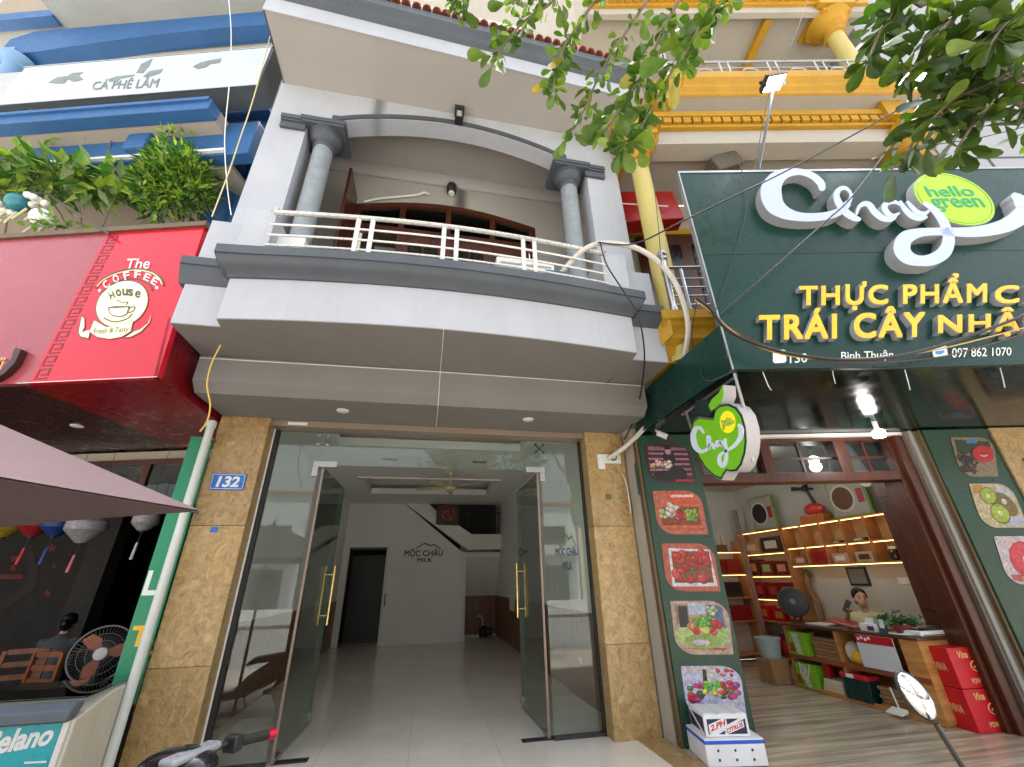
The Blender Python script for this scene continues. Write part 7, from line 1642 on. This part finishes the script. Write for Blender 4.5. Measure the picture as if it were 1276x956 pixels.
# guest in the dark
gs, GT_ = person((-4.75, 7.6, CFL), math.radians(15), (14, 12, 12), (84, 88, 92), 'person in a light shirt sitting in the dark cafe', [(.2, .3, .72), (-.2, .3, .72)], 0, vox=.016)
t = thing('cafe_stool', (-4.75, 7.6, CFL), 'dark stool under the seated cafe guest', 'stool'); MB().box(-4.92, -4.58, 7.43, 7.77, CFL+.31, CFL+.345).build('seat', CHW, t, bevel=.008)
for a, b in ((-4.9, 7.45), (-4.64, 7.45), (-4.9, 7.71), (-4.64, 7.71)): MB().box(a, a+.04, b, b+.04, CFL, CFL+.309).build('leg', CHW, t)
# ------------------------------------------------------------------ parasol in the left foreground
PINK = mat('dusty_pink_canvas', S(134, 113, 116), .9, .05, 3, .05, 300)
tip = Vector((-1.156, 2.5, 1.758)); e1 = Vector((-.313, -.95, 0)); e2 = Vector((-.874, .485, 0)); SL = 2.2
pc_ = tip+(e1+e2)*(SL/2); apex = Vector((pc_.x, pc_.y, 2.31))
um = thing('parasol', Vector((pc_.x, pc_.y, -.29)), 'dusty pink square canvas parasol at the left edge', 'parasol')
cn = [tip, tip+e1*SL, tip+(e1+e2)*SL, tip+e2*SL]
for i in range(4):
    a, b = cn[i], cn[(i+1) % 4]; m = MB(); n = 8; rows = []
    for j in range(n+1):
        v = j/n; row = []
        for k in range(n+1):
            u = k/n; p = apex.lerp(a.lerp(b, u), v); pass
            sag = math.sin(math.pi*u)*v*.055; p = p.lerp(Vector((pc_.x, pc_.y, p.z)), sag); row.append(p)
        rows.append(row)
    for j in range(n):
        for k in range(n): m.add([rows[j][k], rows[j][k+1], rows[j+1][k+1], rows[j+1][k]], [(0, 1, 2, 3)], raw=True)
    o = m.build('canopy_panel', PINK, um, recalc=True); l_ = MB(); l_.v = [p-Vector((0, 0, .006)) for p in m.v]; l_.f = m.f; l_.m = m.m; l_.c = m.c; l_.build('shaded_underside', mat('underside_shade_brown', S(78, 62, 64), .9), o)  # extra brown sheet puts the shade under the canopy into colour
for c_ in cn: MB().tube([apex-Vector((0, 0, .03)), apex.lerp(c_, .5)-Vector((0, 0, .045)), c_-Vector((0, 0, .012))], .010, 6, raw=True, sub=4).build('rib', DARKMET, um)
MB().cyl((pc_.x, pc_.y, -.29), apex+Vector((0, 0, .05)), .022, n=14, raw=True).build('pole', DARKMET, um); MB().lathe([(.0, 0), (.24, 0), (.24, .07), (.05, .1), (.0, .1)], (pc_.x, pc_.y, -.294), 24).build('base', CONC, um)

# ------------------------------------------------------------------ scooters
def scooter(loc, rz, body_c, label, red_ends=False, scale=1.0, mirrors=True, mh=0.0):
    t = thing('scooter', loc, label, 'scooter', 'parked scooters'); Rz = Matrix.Rotation(rz, 3, 'Z')
    T = lambda x, y, z: Vector(loc)+Rz @ Vector((x*scale, y*scale, z*scale))
    BD = mat('scooter_%d_%d' % body_c[:2], S(*body_c), .25, .06, 4, coat=.5)
    def wheel(y):
        w = MB(T); n = 28; prof = [(.20, -.035), (.235, -.045), (.255, -.025), (.262, 0), (.255, .025), (.235, .045), (.20, .035)]
        vs = [(x, y+math.cos(2*math.pi*k/n)*r, .262+math.sin(2*math.pi*k/n)*r) for r, x in prof for k in range(n)]; L_ = len(prof)
        w.add(vs, [(i*n+k, i*n+(k+1) % n, ((i+1) % L_)*n+(k+1) % n, ((i+1) % L_)*n+k) for i in range(L_) for k in range(n)]); wo = w.build('wheel', RUBBER, t)
        m = MB(T); m.cyl((-.03, y, .262), (.03, y, .262), .05, n=14)
        for k in range(5):
            a = 2*math.pi*k/5; m.prism([(-.012, y+math.cos(a-.12)*.04, .262+math.sin(a-.12)*.04), (-.012, y+math.cos(a-.08)*.205, .262+math.sin(a-.08)*.205), (-.012, y+math.cos(a+.08)*.205, .262+math.sin(a+.08)*.205), (-.012, y+math.cos(a+.12)*.04, .262+math.sin(a+.12)*.04)], (.024, 0, 0))
        m.build('rim', DARKMET, wo)
    wheel(.62); wheel(-.62)
    def shell(rings, name, mt):
        m = MB(T); R_ = []
        for (y, zc_, w, h) in rings: R_.append([(math.cos(q)*w*(abs(math.cos(q))**-.25 if abs(math.cos(q)) > .2 else 1.3), y, zc_+math.sin(q)*h) for q in [2*math.pi*k/16 for k in range(16)]])
        m.loft(R_); return m.build(name, mt, t, ang=60)
    shell([(-.88, .62, .02, .03), (-.80, .64, .09, .08), (-.55, .58, .14, .14), (-.25, .48, .15, .16), (.0, .36, .14, .13), (.12, .30, .12, .06)], 'rear_body', BD)
    shell([(-.05, .27, .13, .04), (.25, .26, .14, .05), (.38, .30, .13, .06)], 'footboard', BLACK)
    m = MB(T); m.loft([[(-.20, .30, .32), (.20, .30, .32), (.15, .42, .30), (-.15, .42, .30)], [(-.21, .36, .55), (.21, .36, .55), (.12, .50, .55), (-.12, .50, .55)], [(-.16, .40, .80), (.16, .40, .80), (.09, .54, .80), (-.09, .54, .80)], [(-.10, .42, .92), (.10, .42, .92), (.06, .52, .90), (-.06, .52, .90)]]); m.build('front_apron', BD, t, bevel=.03)
    m = MB(T); m.loft([[(-.13, -.72, .69), (.13, -.72, .69), (.12, -.72, .73), (-.12, -.72, .73)], [(-.16, -.4, .66), (.16, -.4, .66), (.14, -.4, .745), (-.14, -.4, .745)], [(-.13, -.05, .64), (.13, -.05, .64), (.10, -.05, .71), (-.10, -.05, .71)], [(-.06, .06, .60), (.06, .06, .60), (.05, .05, .64), (-.05, .05, .64)]]); m.build('seat', mat('seat_vinyl', (.02, .02, .022), .5, .1, 8), t, bevel=.02)
    m = MB(T)
    for sx in (-1, 1): m.cyl((sx*.07, .62, .262), (sx*.055, .47, .78), .022, n=10)
    m.build('fork', STEEL, t)
    m = MB(T); n = 10
    m.loft([[(-.06, .62+math.cos(a)*.285, .262+math.sin(a)*.285), (.06, .62+math.cos(a)*.285, .262+math.sin(a)*.285), (.05, .62+math.cos(a)*.30, .262+math.sin(a)*.30), (-.05, .62+math.cos(a)*.30, .262+math.sin(a)*.30)] for a in [math.radians(20+130*k/n) for k in range(n+1)]]); m.build('front_fender', BD, t)
    # handlebar cover, headlamp, dash, bar, grips, levers, mirrors
    hb = MB(T); hb.ball((0, .46, .99), (.16, .11, .085), 18, 12); hb.build('headlamp_cowl', BD, t)
    hl = MB(T); hl.ball((0, .545, .975), (.09, .035, .05), 14, 9); hl.build('headlamp', glass('lamp_lens', (.8, .8, .8), 1.5, .02, 1.5), t)
    MB(T).box(-.12, .12, .36, .44, 1.035, 1.065).build('instrument_panel', mat('silver_dash', S(150, 156, 162), .3, .05, 5), t, bevel=.012)
    MB(T).tube([(-.36, .33, 1.02), (-.2, .40, 1.03), (0, .43, 1.02), (.2, .40, 1.03), (.36, .33, 1.02)], .014, 10, sub=4).build('handlebar', DARKMET, t)
    for sx in (-1, 1):
        MB(T).cyl((sx*.245, .378, 1.026), (sx*.365, .328, 1.02), .021, n=14).build('grip', RUBBER, t)
        MB(T).cyl((sx*.366, .3275, 1.02), (sx*.398, .314, 1.018), .022, n=14).build('bar_end', mat('red_anodised', S(210, 30, 60), .3, .05, 4, metal=.5) if red_ends else DARKMET, t)
        MB(T).box(min(sx*.185, sx*.235), max(sx*.185, sx*.235), .35, .42, .995, 1.06).build('switch_block', BLACK, t, bevel=.008)
        MB(T).tube([(sx*.2, .42, 1.01), (sx*.27, .44, 1.005), (sx*.36, .40, 1.0), (sx*.385, .385, 1.0)], .008, 8, sub=3).build('brake_lever', BLACK, t)
        if not mirrors: continue
        MB(T).tube([(sx*.19, .39, 1.05), (sx*.21, .39, 1.13), (sx*.27, .38, 1.20+mh)], .0075, 8, sub=4).build('mirror_stem', BLACK, t)
        mm = MB(T); mm.ball((sx*.30, .375, 1.265+mh), (.036, .016, .062), 22, 14, rot=Rz @ Matrix.Rotation(sx*.35, 3, 'Y') @ Matrix.Rotation(-.12, 3, 'X')); mo = mm.build('mirror', BLACK, t)
        g = MB(T); g.ball((sx*.30, .3735, 1.265+mh), (.032, .016, .057), 22, 14, rot=Rz @ Matrix.Rotation(sx*.35, 3, 'Y') @ Matrix.Rotation(-.12, 3, 'X')); g.v = [p - (Rz @ Vector((0, .002, 0))) for p in g.v]; g.build('mirror_glass', mat('mirror_silver', (.85, .87, .88), .02, 0, 1, metal=1.0), mo)
    MB(T).cyl((.16, -.85, .34), (.15, -.25, .28), .055, .035, 14).build('exhaust', DARKMET, t)
    MB(T).box(-.08, .08, -.93, -.90, .50, .60).build('tail_lamp', mat('red_lens', S(150, 16, 20), .2), t, bevel=.01); MB(T).box(-.09, .09, -.96, -.955, .36, .48).build('number_plate', PAINTW, t)
    MB(T).tube([(-.1, .0, .2), (-.2, -.05, .02), (-.22, -.06, .006)], .011, 7).build('side_stand', DARKMET, t)
    return T
GZ = -.294
# left foreground: right-hand grip appears at the bottom of the picture
hbL = PZ(343, 910, GZ+1.03); dirL = (PZ(343, 910, GZ+1.03)-PZ(250, 952, GZ+1.03)).normalized()
aL = math.atan2(dirL.y, dirL.x); cL = hbL - Matrix.Rotation(aL, 3, 'Z') @ Vector((.398, .314, 0)); 
scooter(Vector((cL.x, cL.y, GZ)), aL, (30, 32, 36), 'dark scooter with a red bar end in front of the left pillar', True, mirrors=False)
# right foreground: only a mirror shows
def mirror_at(px, zrel, xrel, yrel, rz):
    p = PZ(*px, GZ+zrel); return Vector((p.x, p.y, 0)) - Matrix.Rotation(rz, 3, 'Z') @ Vector((xrel, yrel, 0))
rzR = math.radians(-18)
cR = mirror_at((1145, 868), 1.375, -.30, .36, rzR); scooter(Vector((cR.x, cR.y, GZ)), rzR, (40, 40, 44), 'dark scooter whose left mirror shows in front of the fruit shop', mh=.11)
scooter(Vector((-2.45, 1.75, GZ)), math.radians(78), (44, 40, 38), 'dark scooter mirrored in the left glass pane of the grey house')

# ------------------------------------------------------------------ cables
CBL = mat('black_cable', (.012, .012, .013), .5, .1, 10)
def cable(pts, r, mt, label, sub=6): return tag(MB().tube(pts, r, 7, raw=True, sub=sub).build('cable', mt), label, 'cable')
cable([PY(x, y, Y) for x, y, Y in ((757, 572, 4.64), (775, 560, 4.55), (795, 542, 4.35), (822, 510, 3.95), (846, 462, 3.5), (857, 420, 3.2), (854, 385, 3.08), (840, 350, 3.03), (820, 326, 3.02), (790, 308, 3.06), (752, 303, 3.12), (728, 311, 3.18), (710, 328, 3.26), (700, 340, 3.34))], .028, mat('white_conduit', S(206, 202, 192), .5, .08, 6, streak=.3), 'thick pale conduit looping from the balcony to the right stone pillar')
wall = lambda pts, t: [RF.P(x, y, t) for x, y in pts]
cable([PY(745, 302, 3.1), RF.P(790, 304, -1.5), RF.P(850, 276, -1.8), RF.P(920, 242, -1.95), RF.P(974, 216, -2.0), RF.P(1060, 170, -2.1), RF.P(1143, 124, -2.2), RF.P(1300, 40, -2.3)], .008, CBL, 'black cable rising from the balcony corner across the script sign')
cable([RF.P(x, y, t) for x, y, t in ((898, 392, -1.75), (960, 338, -1.85), (1030, 275, -1.9), (1070, 235, -1.95), (1150, 125, -2.0), (1235, 0, -2.1), (1260, -40, -2.1))], .008, CBL, 'black cable slanting up past the lime badge')
cable([RF.P(x, y, -1.82) for x, y in ((868, 372), (885, 385), (905, 410), (940, 428), (985, 441), (1040, 448), (1095, 447), (1150, 437), (1210, 418), (1290, 388))], .013, CBL, 'thick black cable sagging along the foot of the green sign')
cable([RF.P(x, y, -1.80) for x, y in ((866, 374), (890, 392), (912, 412), (950, 434), (1000, 446), (1060, 447), (1120, 443), (1180, 433), (1290, 405))], .006, mat('yellow_cable', S(200, 160, 90), .5), 'thin yellow cable beside the thick black one on the green sign')
cable([RF.P(x, y, -1.79) for x, y in ((870, 376), (905, 406), (960, 433), (1020, 449), (1090, 452), (1170, 445), (1230, 430), (1290, 412))], .005, mat('maroon_cable', S(96, 50, 50), .5), 'thin maroon cable below the yellow one on the green sign')
cable([RF.P(x, y, SF-.02) for x, y in ((915, 460), (950, 459), (1040, 458), (1095, 459), (1180, 456), (1290, 453))], .006, CBL, 'thin black cable tied along the bottom edge of the green sign')
cable([PY(x, y, Y) for x, y, Y in ((748, 303, 3.1), (756, 330, 3.08), (775, 360, 3.05), (795, 393, 3.06), (803, 440, 3.3), (800, 480, 3.8), (792, 518, 4.2), (778, 548, 4.6))], .008, CBL, 'thin black cable hanging from the balcony pier to the right stone pillar')
cable([PY(x, y, 2.9) for x, y in ((800, 90), (806, 150), (814, 220), (821, 290), (824, 330))], .004, CBL, 'very thin black wire hanging beside the yellow column')
cable([RF.P(x, y, -1.72) for x, y in ((920, 200), (932, 250), (915, 320), (890, 392))], .004, CBL, 'thin dark wire drooping on the left part of the green sign', 5)
cable([RF.P(x, y, t) for x, y, t in ((868, 378, -1.3), (862, 420, -1.25), (870, 450, -1.2), (880, 475, -1.6), (915, 462, -1.72))], .005, CBL, 'thin black wire tangle under the ochre ledge')
cable([PY(x, y, 3.5) for x, y in ((275, 430), (263, 455), (258, 480), (262, 505), (258, 525), (249, 538))], .006, mat('yellow_flex', S(212, 176, 80), .5), 'loose yellow flex hanging under the balcony by the red fascia')
cable([PY(x, y, 3.3) for x, y in ((338, 40), (325, 90), (312, 135), (300, 170), (285, 215), (264, 270))], .006, mat('cream_flex', S(206, 190, 140), .5), 'cream wire running down left of the grey house wall')
cable([PY(x, y, 3.35) for x, y in ((284, -10), (288, 40), (286, 100), (280, 170), (283, 230), (288, 268))], .005, WHITEPL, 'thin white wire hanging in front of the blue round pier')
cable([RF.P(x, y, -1.9) for x, y in ((1110, 203), (1160, 182), (1220, 172), (1300, 152))], .005, CBL, 'thin black wire above the lime badge among the leaves')
cable([RF.P(x, y, -1.3) for x, y in ((1010, -10), (985, 60), (960, 110), (940, 215))], .005, CBL, 'thin black wire hanging beside the left floodlight arm')
cable([PX(x, y, 2.3) for x, y in ((760, 575), (775, 590), (782, 610), (786, 640))], .006, WHITEPL, 'short white lead hanging from the pillar bracket', 5)

# ------------------------------------------------------------------ street tree reaching over the camera
tree = thing('street_tree', (1.6, -1.9, -.3), 'street tree whose leafy twigs hang over the top of the picture', 'tree')
TR = Vector((1.6, -1.9, -.3)); top = Vector((1.5, -1.3, 5.2))
MB().tube([TR, TR+Vector((.05, .05, 1.2)), TR+Vector((-.05, .1, 2.6)), TR+Vector((-.1, .3, 4.0)), top], [.17, .09], 14, raw=True, sub=5).build('trunk', BARK, tree)
LEAFS = leafmat('tree_leaf', [S(58, 84, 32), S(84, 112, 40), S(70, 98, 40), S(104, 132, 50), S(76, 100, 38), S(118, 140, 56), S(64, 90, 40), S(96, 122, 46), S(72, 104, 40), S(196, 160, 60)], False, .3)
lf = MB(); nL = 6; prof = [(0, .012), (.12, .13), (.32, .32), (.56, .50), (.78, .50), (.93, .30), (1.0, .03)]
vs = []
for (u, w) in prof:
    z = -.10*u*u; vs += [(-w*.5, u, z+.10*w), (0, u, z), (w*.5, u, z+.10*w)]
for i in range(len(prof)-1):
    a = 3*i; lf.f += [[a, a+1, a+4, a+3], [a+1, a+2, a+5, a+4]]; lf.m += [0, 0]; lf.c += [(1, 1, 1)]*2
lf.v = [Vector(p) for p in vs]
leaf_me = lf.mesh('leaf', recalc=False, ang=180); leaf_me.materials.append(LEAFS)
leaf_dk = leaf_me.copy(); leaf_dk.materials.clear(); leaf_dk.materials.append(leafmat('dark_tree_leaf', [S(44, 66, 30), S(62, 86, 38), S(52, 74, 34), S(78, 100, 46), S(56, 80, 36)], False, .25))  # darker greens for the twigs on the right
rt_ = random.Random(21)
twigs = [  # (pixel path, range from the lens, leaves, leaf length)
    ([(735, -60), (690, 0), (655, 25), (632, 52), (616, 78)], 2.5, 26, .10), ([(780, -60), (735, 10), (705, 55), (692, 95), (688, 118)], 2.4, 26, .11), ([(840, -60), (800, 10), (765, 62), (745, 98), (722, 150), (708, 168)], 2.3, 30, .105),
    ([(880, -60), (830, 30), (805, 85), (780, 125), (752, 165)], 2.1, 32, .12), ([(905, -60), (880, 20), (845, 75), (815, 130), (790, 172), (770, 182)], 2.0, 30, .125), ([(600, -50), (575, -10), (566, 12)], 2.6, 5, .10), ([(700, -60), (665, -15), (640, 5)], 2.5, 10, .10),
    ([(930, -60), (895, 10), (862, 50), (850, 85)], 2.0, 14, .12),
    ([(1180, -60), (1130, 0), (1100, 35), (1080, 80)], 1.75, 14, .12), ([(1340, -20), (1260, 30), (1200, 60), (1150, 80), (1130, 90)], 1.6, 26, .125), ([(1340, 60), (1250, 100), (1195, 120), (1160, 150)], 1.6, 26, .12), ([(1340, 40), (1220, 80), (1165, 120), (1148, 160), (1118, 208)], 1.65, 20, .12), ([(1340, 100), (1262, 125), (1225, 140), (1190, 190)], 1.6, 18, .11), ([(1250, -60), (1210, 0), (1180, 30), (1150, 55)], 1.7, 22, .125), ([(1340, -40), (1290, 10), (1255, 30), (1235, 55)], 1.6, 16, .125),
]
cnt = 0; extra = []
for path, rg, nl, ll in twigs:
    pts = [PR(x, y, rg*(1.0+.06*(len(path)-1-i))) for i, (x, y) in enumerate(path)]
    hub = top + Vector((rt_.uniform(-.3, .3), rt_.uniform(-.2, .3), rt_.uniform(-.9, .2)))
    full = [hub, hub.lerp(pts[0], .55)+Vector((0, 0, .15))] + pts
    sp_ = smooth_path(full, 6)
    MB().tube(sp_, [.012, .0025], 6, raw=True).build('branch', BARK, tree)
    i0 = int(len(sp_)*.42); extra.append((sp_, i0, ll, path[0][0]))
    for k in range(nl):
        if cnt >= 290: break
        f = (k+rt_.random())/nl; j = min(len(sp_)-2, int(i0+(len(sp_)-1-i0)*f**.85)); p = sp_[j].lerp(sp_[j+1], rt_.random()); d = (sp_[j+1]-sp_[j]).normalized()
        sd = Vector((rt_.gauss(0, 1), rt_.gauss(0, 1), rt_.gauss(-.25, .7))).normalized(); yv = (d*.5+sd*.9+Vector((0, 0, -.35))).normalized()
        zv = Vector((rt_.gauss(0, .6), rt_.gauss(0, .6), 1)).normalized(); xv = yv.cross(zv).normalized(); zv = xv.cross(yv)
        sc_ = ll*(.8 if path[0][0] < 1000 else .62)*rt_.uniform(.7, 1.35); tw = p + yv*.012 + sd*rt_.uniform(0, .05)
        M = Matrix((xv*sc_*rt_.uniform(.85, 1.1), yv*sc_, zv*sc_)).transposed().to_4x4(); M.translation = tw
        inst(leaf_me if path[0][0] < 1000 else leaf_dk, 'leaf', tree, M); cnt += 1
m = MB()                                # the small leaves between the large ones
for sp_, i0, ll, x0_ in extra:
    for k in range(62):
        j = rt_.randint(i0, len(sp_)-2); p = sp_[j].lerp(sp_[j+1], rt_.random()); d = (sp_[j+1]-sp_[j]).normalized()
        sd = Vector((rt_.gauss(0, 1), rt_.gauss(0, 1), rt_.gauss(-.2, .7))).normalized(); yv = (d*.5+sd).normalized(); zv = Vector((rt_.gauss(0, .6), rt_.gauss(0, .6), 1)).normalized(); xv = yv.cross(zv).normalized(); zv = xv.cross(yv)
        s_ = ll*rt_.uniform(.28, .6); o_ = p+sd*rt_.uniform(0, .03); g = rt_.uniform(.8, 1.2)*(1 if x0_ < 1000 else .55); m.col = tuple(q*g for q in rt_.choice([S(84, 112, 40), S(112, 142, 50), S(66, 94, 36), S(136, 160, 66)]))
        m.add([o_+xv*(v[0]*s_)+yv*(v[1]*s_)+zv*(v[2]*s_) for v in vs], lf.f, raw=True)
tag(m.build('small_leaves', leafmat('bush_leaf', [], True, .35), tree, recalc=False, ang=180), kind='stuff')
# crown above and behind the lens
m = MB(); cols_ = [S(52, 80, 32), S(78, 112, 40), S(64, 98, 44), S(104, 136, 52)]
blobs = [(Vector((rt_.gauss(1.6, 1.3), rt_.gauss(-1.9, .8), rt_.uniform(4.6, 7.4))), rt_.uniform(.5, 1.0)) for _ in range(26)]
def in_view(p):
    d = p-EYE; z = d.dot(FWD)
    if z < .05: return False
    x, y = PXC+FPX*d.dot(RIGHT)/z, PYC-FPX*d.dot(UP)/z
    return -140 < x < 1420 and -110 < y < 1000
for c_, r_ in blobs:
    for k in range(260):
        v = Vector((rt_.gauss(0, 1), rt_.gauss(0, 1), rt_.gauss(0, .8))).normalized()*r_*rt_.random()**.5; p = c_+v
        if in_view(p): continue
        d = Vector((rt_.gauss(0, 1), rt_.gauss(0, 1), rt_.gauss(-.4, .6))).normalized(); s_ = d.orthogonal().normalized(); l = rt_.uniform(.08, .14); g = rt_.uniform(.7, 1.2)
        m.col = tuple(q*g for q in rt_.choice(cols_)); m.add([p, p+d*l*.5+s_*l*.3, p+d*l, p+d*l*.5-s_*l*.3], [(0, 1, 2, 3)], raw=True)
tag(m.build('crown', leafmat('bush_leaf', [], True, .35), tree, smooth=False, recalc=False), kind='stuff')
for c_, r_ in blobs[:12]: MB().tube([top-Vector((0, 0, .4)), top.lerp(c_, .5)+Vector((0, 0, .1)), c_], [.05, .012], 7, raw=True, sub=4).build('limb', BARK, tree)

# ------------------------------------------------------------------ across the street (seen only in the glass)
def far_house(x0, x1, h, col, label, seed):
    r = random.Random(seed); t = thing('far_house', ((x0+x1)/2, -30.5, -.31), label, 'house', 'houses across the street')
    MB().box(x0, x1, -38, -30, -.31, h).build('wall', mat('far_%d' % col[0], S(*col), .8, .06, 1, streak=.2), t)
    nf = int(h/3.4); w = (x1-x0)
    for f in range(nf):
        for k in range(2):
            xa = x0+w*(.12+.44*k); za_ = .9+f*3.4
            wo = MB().box(xa, xa+w*.32, -29.99, -29.95, za_ if f else -.3, za_+1.6).build('window', DARKMET, t); MB().box(xa+.06, xa+w*.32-.06, -29.945, -29.94, (za_ if f else -.3)+.08, za_+1.52).build('pane', DGL, wo)
        if f: MB().box(x0+.1, x1-.1, -29.98, -29.0, f*3.4-.1, f*3.4+.1).build('balcony', CONC, t)
    MB().box(x0-.1, x1+.1, -38.1, -29.8, h, h+.25).build('roof', ROOFT, t)
for k, (x0, x1, h, c) in enumerate(((-30, -19.2, 7.2, (190, 180, 160)), (-19, -10, 8.5, (170, 176, 180)), (-9.8, -2.2, 4.4, (200, 190, 170)), (-2, 5, 4.0, (160, 150, 140)), (5.2, 14, 7.8, (186, 190, 186)), (14.2, 24, 6.4, (196, 176, 150)))):
    far_house(x0, x1, h, c, ['wide beige house across the street, first from the left', 'tall grey house across the street, second from the left', 'low cream house across the street', 'low brown house across the street behind the tree', 'tall pale house across the street', 'tan house across the street at the right end'][k], k)
